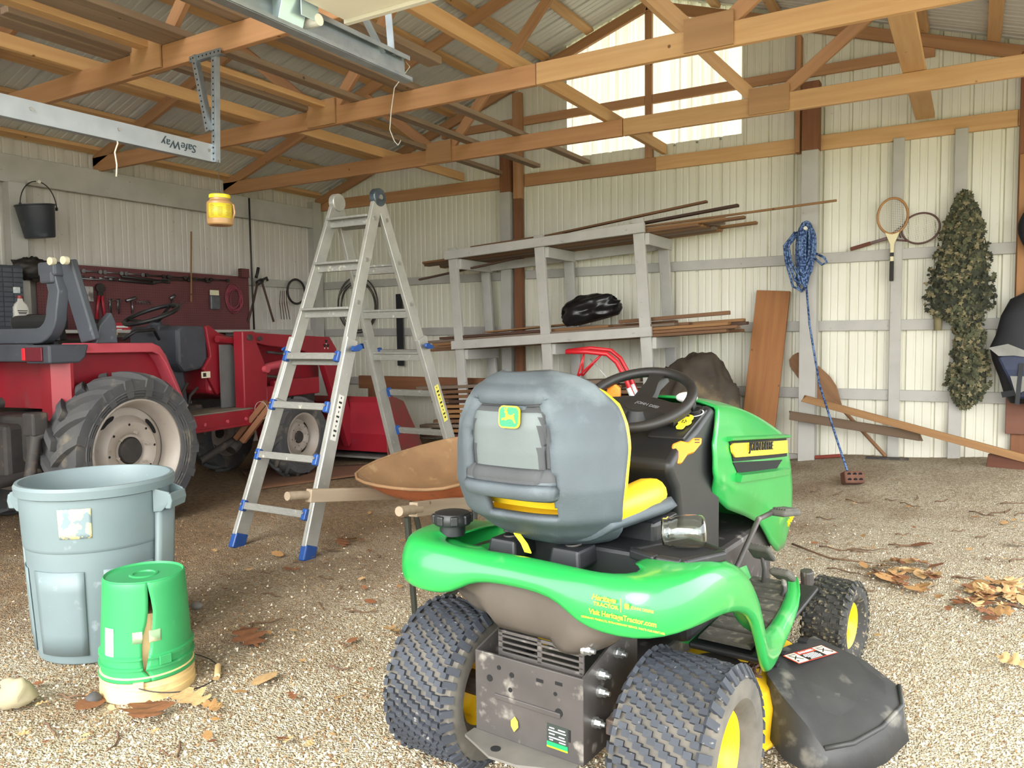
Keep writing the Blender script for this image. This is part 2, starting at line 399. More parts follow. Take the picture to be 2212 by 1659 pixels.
for a, c, mm in ((XL+.02, -4.515, m_wood), (-4.255, -2.755, m_wood), (-2.753, -1.425, m_woodb), (-1.27, .262, m_woodb), (.265, XR, m_woodb)): wb_h('gable_chord', a, c, 2.854, 2.985, mm)
wb_h('gable_girt', -5.35, -4.365, 3.51, 3.598, m_wood); wb_h('gable_girt', -4.26, -2.87, 3.51, 3.598, m_wood); wb_h('gable_girt', -2.79, -1.425, 3.51, 3.598, m_wood); wb_h('gable_girt', -1.375, -.33, 3.51, 3.598, m_wood)
# posts: grey paint below, bare wood above
wb_v('post', -1.343, -1.203, -.1, 2.83, m_grey, y=YB-.175, t=.135); wb_v('post_top', -1.343, -1.203, 2.83, 3.42, m_woodd, y=YB-.175, t=.135)
wb_v('stud', -1.42, -1.377, 2.845, 3.87, m_wood, y=YB-.07, t=.1)
wb_v('post', -4.515, -4.39, -.1, 2.80, m_grey, y=YB-.09, t=.13); wb_v('post_top', -4.515, -4.39, 2.80, 3.3, m_woodd, y=YB-.09, t=.13)
wb_v('stud', -4.36, -4.262, -.1, 2.72, m_woodd, y=YB-.06, t=.06); wb_v('stud', -4.362, -4.26, 2.72, 3.85, m_wood, y=YB-.062, t=.062)
wb_v('stud', -2.868, -2.794, 2.985, roof_z(RIDGE)-.1, m_wood, y=YB-.002, t=.04)
wb_v('batten', -.628, -.54, -.05, 2.873, m_grey, y=YB-.022, t=.02); wb_v('batten', -.17, -.076, -.05, 2.888, m_grey, y=YB-.022, t=.02)
wb_v('post', .275, .40, -.1, 3.42, m_woodd, y=YB-.03, t=.06)
for s in (-1, 1):
    e = Vector((RIDGE+s*4.6, YB-.02+.02, roof_z(RIDGE+s*4.6)-.05)); r = Vector((RIDGE, YB, roof_z(RIDGE)-.05))
    timber('gable_rafter', e, r, .04, .1, m_wood, WB)
# ---- left wall
WL = empty('wall_left', (XL, 0, 0), label='grey-white ribbed steel wall on the left with a wide grey header', cat='wall', kind='structure')
y = YF
while y < YB-.02:
    w = min(.9144, YB+.05-y)
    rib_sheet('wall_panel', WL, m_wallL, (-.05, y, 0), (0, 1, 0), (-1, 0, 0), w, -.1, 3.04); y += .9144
timber('header', (XL+.02, YF, 2.742), (XL+.02, YB-.06, 2.742), .045, .242, m_grey, WL)
for zb in (.1, .64, 1.245): timber('girt', (XL-.02, YF, zb+.045), (XL-.02, YB-.05, zb+.045), .04, .09, m_grey, WL)
timber('girt', (XL-.02, 6.26, 1.895), (XL-.02, YB-.05, 1.895), .04, .09, m_grey, WL)
for yy in (1.15, 3.72): timber('post', (XL+.04, yy, -.1), (XL+.04, yy, 2.62), .11, .14, m_grey, WL, up=(0, 1, 0))
timber('post', (XL+.0, YB-.09, -.1), (XL+.0, YB-.09, 2.95), .11, .14, m_grey, WL, up=(0, 1, 0))
# ---- unseen right wall, cut back to let daylight in, and unseen front wall
WR = empty('wall_right', (XR, 0, 0), label='cream ribbed steel wall on the right, outside the picture', cat='wall', kind='structure')
y = 6.1
while y < YB-.02:
    w = min(.9144, YB+.05-y); rib_sheet('wall_panel', WR, m_wall, (.05, y, 0), (0, 1, 0), (1, 0, 0), w, -.1, 3.04); y += .9144
WF = empty('wall_front', (0, YF, 0), label='unseen front wall of the left bay, added behind the viewer to dim the left side', cat='wall', kind='structure')  # unseen wall, added and sized to keep daylight off the left bay
x = XL
while x < -4.7:
    rib_sheet('wall_panel', WF, m_wallL, (x, -.05, 0), (1, 0, 0), (0, -1, 0), .9144, -.1, lambda t, x=x: roof_z(x+t)+.02); x += .9144
# ---- roof: sheets and purlins
sl = math.sqrt(1+1/9)
for s, nm, lab in ((-1, 'ceiling_left', 'left'), (1, 'ceiling_right', 'right')):
    RF = empty(nm, (RIDGE, 0, roof_z(RIDGE)), label='underside of the %s roof slope, ribbed steel sheets on purlins' % lab, cat='roof', kind='structure')
    vd = Vector((s, 0, -1/3))/sl; nd = Vector((s/3, 0, 1))/sl
    y = YF
    while y < YB:
        w = min(.9144, YB+.15-y)
        rib_sheet('roof_panel', RF, m_roof, Vector((0, y, 0))+nd*.055, (0, 1, 0), nd, w, 0, 5.0, vdir=vd); y += .9144
    xs = (-3.45, -3.96, -4.53, -5.17, -5.70, -6.28, -6.735, -7.28) if s < 0 else (-2.15, -1.6, -.98, -.42, .085, .62, 1.15, 1.6)
    for xx in xs:
        c = Vector((xx, 0, roof_z(xx)+.02))
        timber('purlin', c+Vector((0, YF, 0)), c+Vector((0, YB-.03, 0)), .092, .038, m_woodb, RF, up=nd)
b = MB(); zr = roof_z(RIDGE)+.085
for s in (-1, 1): b.prism([(0, 0), (s*.25, -.083), (s*.25, -.087), (0, -.004)] if s > 0 else [(0, 0), (0, -.004), (-.25, -.087), (-.25, -.083)], YB+.2-YF, Matrix(((1, 0, 0, RIDGE), (0, 0, -1, (YB+.15+YF)/2), (0, 1, 0, zr), (0, 0, 0, 1))))
tag(b.build('trim_1', m_roof), 'folded metal ridge cap along the top of the roof', 'ridge cap', kind='structure')
# ---- trusses
def truss(y, k, label):
    T = empty('roof_truss', (RIDGE, y, 2.854), label=label, cat='truss', group='roof trusses', kind='structure')
    sp = (-2.505, -2.472, -2.45)[k]; yy = y+.02
    timber('bottom_chord', (XL-.1, yy, 2.922), (sp, yy, 2.922), .04, .136, m_wood, T)
    timber('bottom_chord', (sp+.006, yy-(.004 if k else 0), 2.922), (XR+.1, yy-(.004 if k else 0), 2.922), .04, .136, m_woodb, T)  # paler timber on the right half puts the brighter light into its colour
    for s in (-1, 1):
        timber('top_chord', (RIDGE+s*4.75, yy, roof_z(RIDGE+s*4.75)-.05), (RIDGE, yy, roof_z(RIDGE)-.05), .04, .1, m_wood, T)
        g = RIDGE+s*1.5
        timber("web", (g-s*.12, yy+.005, 3.0), (RIDGE+s*.08, yy+.005, roof_z(RIDGE)-.12), .088, .038, m_wood if s < 0 else m_woodb, T, up=(0, 1, 0)).data  # right-hand web paler too, brighter light put into the colour
        timber("web", (g+s*.10, yy+.005, 3.0), (RIDGE+s*2.42, yy+.005, roof_z(RIDGE+s*2.42)-.08), .088, .038, m_wood, T, up=(0, 1, 0))
        b = MB(); b.box((0, 0, 0), (.285, .012, .19)); b.build('gusset_plate', m_ply, T, mtx=Matrix.Translation((g-RIDGE, -.0135, .10)))
    timber('ridge_plate', (RIDGE-.3, yy-.03, roof_z(RIDGE)-.16), (RIDGE+.3, yy-.03, roof_z(RIDGE)-.16), .012, .2, m_ply, T)
for k, (y, lab) in enumerate(((6.02, 'wooden roof truss nearest the back gable wall'), (4.50, 'wooden roof truss in the middle, behind the end of the door tracks'), (3.03, 'nearest wooden roof truss in view, above the tractor'), (1.5, 'wooden roof truss over the doorway, outside the picture'))):
    truss(y, min(k, 2), lab)
# ================================================================== green riding mower
MOW = empty('riding_mower', (-.935, 1.837, 0), -.077, 'green and yellow riding lawn mower seen from behind with a grey-backed yellow seat', 'mower')
m_green = mat('mower_green', '1d9040', '269c49', rough=.28, scale=3, coat=.35, spots=('9fbf92', 9, .62, .35))
m_yel = mat('mower_yellow', 'f2c61e', 'e8b818', rough=.4, scale=4, spots=('7a6a30', 12, .66, .6))
m_vinyl = mat('yellow_vinyl', 'f6cf2e', 'efc422', rough=.42, scale=5, bump=.03, bscale=160)
m_shell = mat('seat_shell_plastic', '3d4247', '566066', rough=.62, scale=3.5, bump=.18, bscale=320, spots=('8b979b', 5, .55, .4))
m_blk = mat('black_plastic', '17181a', '232426', rough=.45, scale=6, spots=('5c5a52', 14, .66, .35))
m_steelb = mat('black_steel', '353231', '4a4542', rough=.5, scale=7, spots=('9a948a', 18, .58, .6))
m_rub = mat('tyre_rubber', '2c2f35', '3b3f47', rough=.75, scale=9, bump=.1, spots=('b0aaa0', 60, .66, .7))
m_rub2 = mat('front_tyre_rubber', '202122', '34332f', rough=.8, scale=12, bump=.1, spots=('8f8468', 70, .56, .8))
m_rubd = mat('dusty_rubber', '4a4742', '6a655c', rough=.9, scale=14, bump=.1)
m_org = mat('orange_plastic', 'f08a24', rough=.4)
m_dark = mat('dark_void', '0b0b0b', rough=.9)
m_chrome = mat('zinc_bolt', 'b8bab8', rough=.3, metal=.9)
def turf_tire(R, Wd, rim, m, ncirc=36, ncol=6, lug=.010, parent=None, name='rear_tire'):
    b = MB(); w = Wd/2; X = Matrix(((0, 0, 1), (1, 0, 0), (0, 1, 0)))    # lathe z -> local x
    pr = [(rim, -w*.62), (rim+.012, -w*.80), (rim+(R-rim)*.35, -w*.98), (rim+(R-rim)*.65, -w), (R*.925, -w*.93), (R*.972-lug, -w*.80), (R*.99-lug, -w*.45), (R-lug, 0)]
    pr = pr+[(r, -z) for r, z in pr[-2::-1]]
    b.lathe(pr, 56, R=X, mi=1)
    def surf(s):       # radius at side position s (-1..1)
        a = abs(s)
        return R-lug-(R*.01)*a/.45 if a < .45 else (R*.99-lug)-(R*.018)*(a-.45)/.35 if a < .8 else R*.972-lug-(R*.047)*(a-.8)/.13
    for i in range(ncirc):
        for j in range(ncol):
            s = -.78+1.56*(j+.5)/ncol
            for h in (-1, 1):
                a = 2*PI*(i+(.5 if j % 2 else 0)+h*.17)/ncirc
                sx = s+h*.055; r = surf(sx)+lug*.42
                rot = Matrix(((1, 0, 0), (0, math.cos(a), -math.sin(a)), (0, math.sin(a), math.cos(a)))) @ Euler((0, 0, .1*h)).to_matrix()
                c = Vector((sx*w, math.cos(a)*r, math.sin(a)*r))
                # local box: x across, z tangential, y radial
                b.box(c, (w*1.56/ncol*.66, lug*1.25, 2*PI*R/ncirc*.40), rot)
        for sd in (-1, 1):
            a = 2*PI*(i+.25)/ncirc; r = R*.945
            rot = Matrix(((1, 0, 0), (0, math.cos(a), -math.sin(a)), (0, math.sin(a), math.cos(a)))) @ Euler((0, 0, sd*-.95)).to_matrix()
            b.box(Vector((sd*w*.89, math.cos(a)*r, math.sin(a)*r)), (.036*R/.224, lug*1.1, 2*PI*R/ncirc*.5), rot)
    me = b.mesh(name, m, smooth=35)
    return me
def rim_mesh(rim, Wd, m, dish=.35, name='wheel_rim'):
    b = MB(); w = Wd/2; X = Matrix(((0, 0, 1), (1, 0, 0), (0, 1, 0)))
    b.lathe([(rim+.008, -w*.66), (rim, -w*.60), (rim-.012, -w*.45), (rim-.02, -w*.1), (rim*.72, -w*.02), (rim*.45, w*.05), (rim*.36, w*dish), (.02, w*dish+.004)], 36, R=X)
    b.lathe([(rim+.008, w*.66), (rim+.004, w*.70), (rim-.006, w*.62), (rim-.016, w*.45), (rim-.022, w*.1), (rim*.74, w*.0), (rim*.46, w*.07), (rim*.36, w*dish+.006), (.03, w*dish+.010), (.001, w*dish+.012)], 36, R=X)
    for k in range(5):
        a = 2*PI*k/5; b.cyl((w*.05, math.cos(a)*rim*.58, math.sin(a)*rim*.58), (w*.05+.012, math.cos(a)*rim*.58, math.sin(a)*rim*.58), .007, seg=6)
    return b.mesh(name, m, smooth=40)
rt = turf_tire(.224, .25, .112, [m_rub, m_rubd]); rm = rim_mesh(.112, .25, m_yel)
ft = turf_tire(.163, .155, .08, [m_rub2, m_rub2], 30, 4, .007, name='front_tire'); fm = rim_mesh(.08, .155, m_yel)
for s in (-1, 1):
    fl = Matrix.Rotation(0 if s > 0 else PI, 4, 'Z')
    o = link('rear_tire', rt, MOW, Matrix.Translation((s*.356, 0, .224)) @ fl); link('wheel_rim', rm, o)
    o = link('front_tire', ft, MOW, Matrix.Translation((s*.42, 1.251, .163)) @ Matrix.Rotation(-.10, 4, 'Z') @ fl); link('wheel_rim', fm, o)
# ---- fenders: one skirt running from footboard to footboard round the back
FP = [(0, -.235, .635, .69), (.08, -.24, .635, .69), (.14, -.245, .622, .69), (.19, -.25, .588, .69), (.25, -.252, .578, .692), (.33, -.245, .578, .695), (.385, -.215, .585, .70), (.42, -.15, .59, .70), (.43, -.05, .585, .70), (.432, .05, .57, .69), (.432, .13, .55, .67), (.432, .21, .515, .63), (.43, .27, .465, .585), (.428, .32, .39, .53), (.425, .36, .325, .46), (.42, .41, .28, .40), (.415, .47, .27, .36), (.405, .6, .285, .345), (.39, .78, .31, .35), (.37, .93, .34, .365), (.33, 1.03, .37, .385)]
path = [(-x, y, a, c) for x, y, a, c in FP[:0:-1]]+FP
def fender():
    secs = []
    for k, (x, y, zb, zt) in enumerate(path):
        p0 = Vector(path[max(0, k-1)][:2]); p1 = Vector(path[min(len(path)-1, k+1)][:2]); t = (p1-p0).normalized(); n = Vector((t.y, -t.x))   # outward
        if y > .38: inn = .03
        elif y > .2: inn = .03+.10*(.38-y)/.18
        else: inn = .13 if y > -.18 else .015+.10*sstep(.26, .40, abs(x))
        q_ = .45 if y > .44 else 1
        prof = [(-.012, zb-.0), (.0, zb+.004), (.008, zb+.012), (.006, zb*.45+zt*.55), (-.008*q_, zt-.012), (-.026*q_, zt), ((-.045-inn*.3)*q_, zt+.002), ((-.045-inn)*q_, zt-.004)]
        secs.append([Vector((x+n.x*d, y+n.y*d, z)) for d, z in prof])
    b = MB(); b.loft(secs, closed=False, caps=False)
    return b.build('fender', m_green, MOW, smooth=50, solid=.006, sub=1)
fender()
# top pan between the fenders, with a shallow dish on the left
b = MB()
def pan(u, v):
    x = -.34+.68*u; y = -.215+.505*v; z = .684
    d = math.hypot((x+.20)/.13, (y+.03)/.10); z -= .03*max(0, 1-d*d)**.5 if d < 1 else 0
    z -= .075*sstep(-.17, -.12, x)*sstep(.29, .22, x)*sstep(-.20, -.15, y)
    if y > .12: z -= .10*((y-.12)/.17)**1.5
    return Vector((x, y, z))
b.grid(pan, 49, 33); b.build('fender_top', m_green, MOW, smooth=True, solid=.004)
# black base below the seat and spring boxes
b = MB(); b.box((.04, .13, .655), (.40, .26, .08)); b.box((.08, .20, .71), (.26, .16, .07)); b.build('seat_base', m_blk, MOW, bevel=.012)
for x, y in ((-.135, -.05), (.055, -.04)):
    b = MB(); b.box((0, 0, .02), (.095, .11, .05), taper=.86); o = b.build('spring_box', m_blk, MOW, bevel=.008, mtx=Matrix.Translation((x, y, .655)))
    b = MB(); b.tube([(math.cos(a)*.021, math.sin(a)*.021, .035+.075*k/56) for k in range(57) for a in (2*PI*k*5/56,)], .0032, 6); b.build('spring', m_steelb, o, smooth=True)
b = MB(); b.loft([[Vector((x, y-.012, z)), Vector((x+.022, y-.014, z)), Vector((x+.022, y-.012, z+.002)), Vector((x, y-.01, z+.002))] for x, y, z in ((-.10, -.085, .735), (-.085, -.10, .725), (-.06, -.105, .705), (-.045, -.11, .685))]); b.build('yellow_strap', mat('yellow_strap', 'e8e01c', rough=.5), MOW)
# ---- seat: grey shell with relief and a hand slot, yellow cushions in front
ZW = [(.700, .135, -.04), (.72, .17, -.085), (.745, .195, -.13), (.79, .22, -.185), (.86, .233, -.212), (.95, .232, -.224), (1.01, .22, -.228), (1.055, .196, -.222), (1.09, .16, -.208), (1.113, .115, -.190), (1.126, .06, -.172)]
def itp(tab, z, k):
    if z <= tab[0][0]: return tab[0][k]
    for a, c in zip(tab, tab[1:]):
        if z <= c[0]: t = (z-a[0])/(c[0]-a[0]); return a[k]+(c[k]-a[k])*t
    return tab[-1][k]
def shell_pt(u, v, off=0):
    z = .700+.426*v; w = itp(ZW, z, 1); s = 2*u-1; x = w*s
    y = itp(ZW, z, 2) + (.135+.05*sstep(.8, 1.0, z))*abs(s)**3.2*min(1, w/.2)
    # raised outer band, arch recess, raised lower shelf
    ah = .118-.03*sstep(.99, 1.08, z)
    arch = sstep(ah+.006, ah-.004, abs(x-.012))*sstep(1.080, 1.070, z)*sstep(.855, .87, z)
    y += .020*arch
    inner = sstep(.090, .082, abs(x-.012))*sstep(1.05, 1.04, z)*sstep(.88, .9, z); y -= .011*inner
    y -= .026*sstep(.122, .112, abs(x-.012))*sstep(.905, .888, z)*sstep(.848, .858, z)
    y -= .01*sstep(.21, .19, abs(x))*sstep(1.10, 1.085, z)*sstep(.76, .80, z)
    return Vector((x, y+off, z))
b = MB(); nu, nv = 97, 89
V = [[b.bm.verts.new(shell_pt(i/(nu-1), j/(nv-1))) for j in range(nv)] for i in range(nu)]
for i in range(nu-1):
    for j in range(nv-1):
        c = (V[i][j].co+V[i+1][j+1].co)/2
        lo = .797
        if -.055 < c.x < .125 and lo < c.z < .852: continue
        ah_ = .118-.03*sstep(.99, 1.08, c.z); ax = abs(c.x-.012)
        f_ = b.bm.faces.new((V[i][j], V[i+1][j], V[i+1][j+1], V[i][j+1]))
        f_.material_index = 2 if (ax < .081 and .902 < c.z < 1.040) else 1 if (ax < ah_ and .885 < c.z < 1.076) else 0
seat = empty('seat', (-.03, 0, .70), parent=MOW); Ms = Matrix.Translation((0, 0, -.685)); Ms2 = Matrix.Translation((.028, .012, -.685))
b.build('seat_shell', [m_shell, mat('seat_groove_plastic', '3a3c3e', '484a4c', rough=.75, scale=6, bump=.2, bscale=300), mat('seat_panel_plastic', '565e5e', '666f6e', rough=.5, scale=4, bump=.08, bscale=320)], seat, smooth=True, solid=.02, soff=1, mtx=Ms)
# seat pan shell
b = MB()
def pan_pt(u, v):
    a = u*2-1; y = -.09+.30*v; w = .19+.045*math.sin(min(1, v*1.15)*PI*.62)
    x = w*a; z = .705+.055*abs(a)**4+.03*v*(1-v)
    return Vector((x, y, z))
b.grid(pan_pt, 25, 17); b.build('seat_pan', m_shell, seat, smooth=True, solid=.03, soff=1, mtx=Ms2)
# cushions
def pad(fn, nu, nv, th, name):
    b = MB(); F_ = [[None]*nv for _ in range(nu)]; B_ = [[None]*nv for _ in range(nu)]
    for i in range(nu):
        for j in range(nv):
            p, n = fn(i/(nu-1), j/(nv-1)); e = min(1, 4.5*min(i, nu-1-i)/(nu-1), 4.5*min(j, nv-1-j)/(nv-1)); t = th*(1-(1-e)**2)
            F_[i][j] = b.bm.verts.new(p+n*(t+.012)); B_[i][j] = b.bm.verts.new(p)
    for i in range(nu-1):
        for j in range(nv-1):
            b.bm.faces.new((F_[i][j], F_[i+1][j], F_[i+1][j+1], F_[i][j+1])); b.bm.faces.new((B_[i][j+1], B_[i+1][j+1], B_[i+1][j], B_[i][j]))
    for i in range(nu-1):
        for j in (0, nv-1): b.bm.faces.new((F_[i][j], F_[i+1][j], B_[i+1][j], B_[i][j]))
    for j in range(nv-1):
        for i in (0, nu-1): b.bm.faces.new((F_[i][j], F_[i][j+1], B_[i][j+1], B_[i][j]))
    return b.build(name, m_vinyl, seat, smooth=60, mtx=Ms)
def back_pt(u, v):
    z = .80+.318*v; w = itp(ZW, z, 1)+.001; s = 2*u-1
    y = itp(ZW, z, 2)+.03+(.135+.05*sstep(.8, 1.0, z))*abs(s)**3.2*min(1, w/.2)
    return Vector((w*s, y, z)), Vector((0, 1, .1))
pad(back_pt, 33, 21, .05, 'back_cushion')
def cush_pt(u, v):
    a = u*2-1; y = -.09+.295*v; w = .155+.05*min(1, v*2)-.05*max(0, v-.75)*2
    return Vector((w*a, y, .735+.012*abs(a)**3)), Vector((0, 0, 1))
pad(cush_pt, 29, 29, .06, 'seat_cushion')
for sx in (-1, 1):
    b = MB(); b.loft([[Vector((sx*(.175+.045*h*math.cos(t)), y, .79+.045*h*math.sin(t)+.005)) for t in [2*PI*k/14 for k in range(14)]] for y, h in ((-.085, .3), (-.05, .75), (.04, 1), (.12, 1.08), (.18, .9), (.215, .45), (.225, .1))])
    b.build('seat_bolster', m_vinyl, seat, smooth=True, mtx=Ms2)
# badge block with a leaping-deer emblem
m_bg = mat('emblem_green', '1e9b57', rough=.3); m_by = mat('emblem_yellow', 'f0d318', rough=.35)
def rrect(w, h, r, n=5, bulge=0):
    P = []
    for cx, cy, a0 in ((w/2-r, h/2-r, 0), (-w/2+r, h/2-r, PI/2), (-w/2+r, -h/2+r, PI), (w/2-r, -h/2+r, 3*PI/2)):
        for k in range(n+1): a = a0+PI/2*k/n; P.append((cx+r*math.cos(a), cy+r*math.sin(a)))
    return P
Mb = frame((.034, -.252, 1.052-.70), (1, 0, 0), (0, .08, 1)) @ Matrix.Scale(.84, 4)
bd = MB(); bd.box((.0, .022, -.012), (.082, .05, .085), taper=.9); blk = bd.build('emblem_block', m_shell, seat, bevel=.012, mtx=Matrix.Translation((.034, -.235, 1.05-.70)))
b = MB(); b.prism(rrect(.072, .064, .016), .005); bg = b.build('emblem', m_by, seat, mtx=Mb)
b = MB(); b.prism(rrect(.064, .056, .013), .003, Matrix.Translation((0, 0, .0028))); b.build('emblem_field', m_bg, bg)
deer = [(-.024, -.006), (-.019, -.003), (-.013, -.004), (-.010, .002), (-.010, .010), (-.014, .013), (-.012, .018), (-.007, .019), (-.004, .015), (-.003, .008), (.006, .005), (.014, .006), (.019, .011), (.021, .010), (.018, .004), (.020, -.004), (.026, -.016), (.023, -.017), (.015, -.008), (.008, -.005), (-.002, -.006), (-.008, -.010), (-.016, -.008), (-.022, -.010)]
b = MB(); b.prism(deer, .0016, Matrix.Translation((0, 0, .0052)))
for x0, y0, x1, y1 in ((-.010, .018, -.013, .025), (-.008, .019, -.006, .026), (-.012, .022, -.016, .023), (-.007, .023, -.003, .024)): b.beam((x0, y0, .0052), (x1, y1, .0052), .002, .0016)
b.build('deer_emblem', m_by, bg)
# ---- console and steering
cons = empty('console', (0, .3, .36), parent=MOW); Mc = Matrix.Translation((0, -.3, -.36))
YZ = Matrix(((0, 0, 1, 0), (1, 0, 0, 0), (0, 1, 0, 0), (0, 0, 0, 1)))   # polygon (y,z) extruded along x
b = MB(); b.prism([(.40, .36), (.36, .60), (.31, .80), (.27, .845), (.26, .88), (.33, .925), (.46, .965), (.58, 1.02), (.63, 1.0), (.66, .8), (.66, .36)], .385, YZ); b.build('console_body', m_blk, cons, smooth=30, bevel=.02, bseg=3, mtx=Mc)
b = MB(); b.prism([(.20, .36), (.33, .36), (.37, .60), (.33, .81), (.27, .82)], .20, YZ)
b = MB(); b.prism([(.33, .34), (.62, .34), (.66, .5), (.60, .56), (.30, .50)], .44, YZ); b.build('console_skirt', m_blk, cons, bevel=.025, mtx=Mc)
b = MB(); b.tube([(.225, .28, .47), (.23, .45, .44), (.225, .62, .44), (.20, .70, .46)], .012, 8); b.build('console_trim', mat('grey_trim', '55565a', rough=.5), cons, smooth=True, mtx=Mc)
Mp = frame((.13, .45, .966), (1, 0, 0), (0, .94, .345))     # slanted right-hand panel
b = MB(); b.box((0, .01, .002), (.115, .20, .012)); b.build('control_panel', m_blk, cons, bevel=.004, mtx=Mc @ Mp)
b = MB(); b.cyl((0, 0, 0), (0, 0, .014), .019, seg=20); b.lathe([(.027, .014), (.029, .016), (.027, .018)], 24); b.box((0, 0, .022), (.006, .026, .02)); b.build('ignition_switch', m_blk, cons, smooth=40, mtx=Mc @ Mp @ Matrix.Translation((.03, .075, .008)))
b = MB(); b.lathe([(.024, .0), (.0265, .0015), (.029, .0)], 28); b.build('switch_ring', mat('white_print', 'd8d8d4', rough=.5), cons, mtx=Mc @ Mp @ Matrix.Translation((.03, .075, .0095)))
m_tag = mat('yellow_tag', 'f3e33a', rough=.5)
b = MB(); b.prism(rrect(.055, .045, .02), .004); b.prism(rrect(.04, .04, .018), .006, Matrix.Translation((.012, -.028, .001))); b.prism(rrect(.024, .03, .008), .005, Matrix.Translation((.01, -.055, 0)))
o = b.build('key_tag', m_tag, cons, mtx=Mc @ Mp @ Matrix.Translation((.018, .022, .016)))
b = MB(); m_ink = mat('black_print', '1a1a1a', rough=.6)
for k in range(5): b.box((.012+.006*math.cos(k*1.3), -.03+.008*math.sin(k*1.3), .0045), (.003, .006, .001))
b.box((-.012, .0, .0025), (.003, .022, .001)); b.box((.008, .012, .0025), (.008, .008, .001)); b.build('tag_print', m_ink, o)
b = MB(); b.prism([(x*.00128, y*.00128) for x, y in ((-37, -2), (-31, 18), (-12, 25), (4, 21), (16, 31), (36, 31), (34, 18), (16, -2), (1, -7), (-14, -27), (-29, -29))], .02)
o = b.build('orange_lever', m_org, cons, bevel=.004, mtx=Mc @ frame((.205, .345, .905), (.82, .57, 0), (-.25, .3, .92)))
b = MB()
for q in ((24, 26), (24, 20)): b.box((q[0]*.00128, q[1]*.00128, .0105), (.014, .0025, .001))
b.build('lever_print', m_ink, o)
b = MB(); b.box((0, 0, 0), (.03, .02, .04), taper=.8); b.build('yellow_lever', m_tag, cons, bevel=.005, mtx=Mc @ Matrix.Translation((-.07, .335, .95)) @ Matrix.Rotation(.3, 4, 'X'))
b = MB(); b.prism([(-.025, -.02), (-.018, .022), (.006, .036), (.026, .02), (.026, -.012), (.0, -.03)], .02); b.build('orange_knob', m_org, cons, bevel=.005, mtx=Mc @ frame((-.15, .57, 1.045), (1, .2, 0), (0, 0, 1)))
sw = empty('steering_wheel', (-.012, .48, 1.03), parent=MOW); sw.rotation_euler = (math.radians(27), math.radians(2), 0)
m_wheel = mat('wheel_rubber', '1d1c1b', '2a2827', rough=.48, scale=5, bump=.04, bscale=200)
b = MB(); Rw = .170
b.tube([(math.cos(2*PI*k/48)*Rw, math.sin(2*PI*k/48)*Rw, .012) for k in range(48)], .0165, 12, closed=True)
b.build('wheel_rim', m_wheel, sw, smooth=True)
b = MB()
for a in (math.radians(-165), math.radians(-15), math.radians(90)):
    d = Vector((math.cos(a), math.sin(a), 0)); n = Vector((-d.y, d.x, 0)); q = .05 if abs(a-PI/2) > .1 else .036
    b.loft([[d*r+n*w+Vector((0, 0, z)) for w, z in ((-h, -.02), (h, -.02), (h*.85, t), (-h*.85, t))] for r, h, t in ((0, q*1.1, -.004), (.06, q, .0), (.11, q*.72, .008), (.168, q*.9, .014))])
b.lathe([(.045, -.035), (.05, -.02), (.046, .0), (.001, .004)], 24); b.build('wheel_spokes', m_wheel, sw, smooth=40)
text_obj('wheel_lettering', 'JOHN DEERE', .018, mat('grey_print', '77777a', rough=.6), sw, Matrix.Translation((.045, -.018, .0035)) @ Matrix.Rotation(math.radians(-15), 4, 'Z'), .0005)
b = MB(); b.lathe([(.062, .84), (.06, .88), (.05, .89), (.05, .90), (.066, .905), (.066, .922), (.05, .93), (.035, .975)], 28, (0, 0, 0)); b.build('steering_column', m_blk, MOW, smooth=40, mtx=Matrix.Translation((0, .455, .03)) @ Matrix.Rotation(0, 4, 'X'))
# ---- hood
RE = [(.34, .80), (.45, .72), (.60, .66), (.735, .59), (.82, .53), (.906, .53), (1.0, .60), (1.03, .62)]
FE = [(.34, 1.54), (.45, 1.57), (.60, 1.57), (.70, 1.55), (.80, 1.50), (.86, 1.46), (1.03, 1.42)]
def lerp(a, c, t): return a+(c-a)*t
def hood_zb(v): return itp([(0, .735), (.12, .66), (.3, .60), (.5, .53), (.66, .42), (.8, .36), (1, .345)], v, 1)
def hood_zt(v): return 1.028-.045*v-.135*v*v
def hood_pt(u, v):
    zb, zt = hood_zb(v), hood_zt(v); hw = .212-.02*v-.018*v**4
    a = abs(u)                       # 0 centre top .. 1 bottom side
    if a < .42: t = a/.42; x = hw*.93*t**.9; z = zt+.014-.028*t**2
    elif a < .52: t = (a-.42)/.10; x = hw*(.93+.06*t); z = zt-.014-.05*t
    else:
        t = (a-.52)/.48; z = lerp(zt-.064, zb, t); x = hw*(.99+.05*math.sin(t*PI)-.10*max(0, t-.7)/.3)
    y = lerp(itp(RE, z, 1), itp(FE, z, 1)-.05*(x/.2)**4, v)
    return Vector((math.copysign(x, u) if u else 0, y, z))
b = MB(); b.grid(lambda p, q: hood_pt(2*p-1, q), 61, 33)
hood = b.build('hood', m_green, MOW, smooth=38, solid=.008)
b = MB(); front = [hood_pt(2*k/40-1, 1) for k in range(41)]
b.bm.faces.new([b.bm.verts.new(p+Vector((0, -.002, 0))) for p in front]); b.build('hood_nose', m_green, MOW)
def side_z(y, f): return f(y)
def hood_x(y, z):
    v = max(0, min(1, (y-.55)/(1.47-.55))); zb, zt = hood_zb(v), hood_zt(v); t = max(0, min(1, (zt-.064-z)/(zt-.064-zb)))
    return (.212-.02*v-.018*v**4)*(.99+.05*math.sin(t*PI)-.10*max(0, t-.7)/.3)
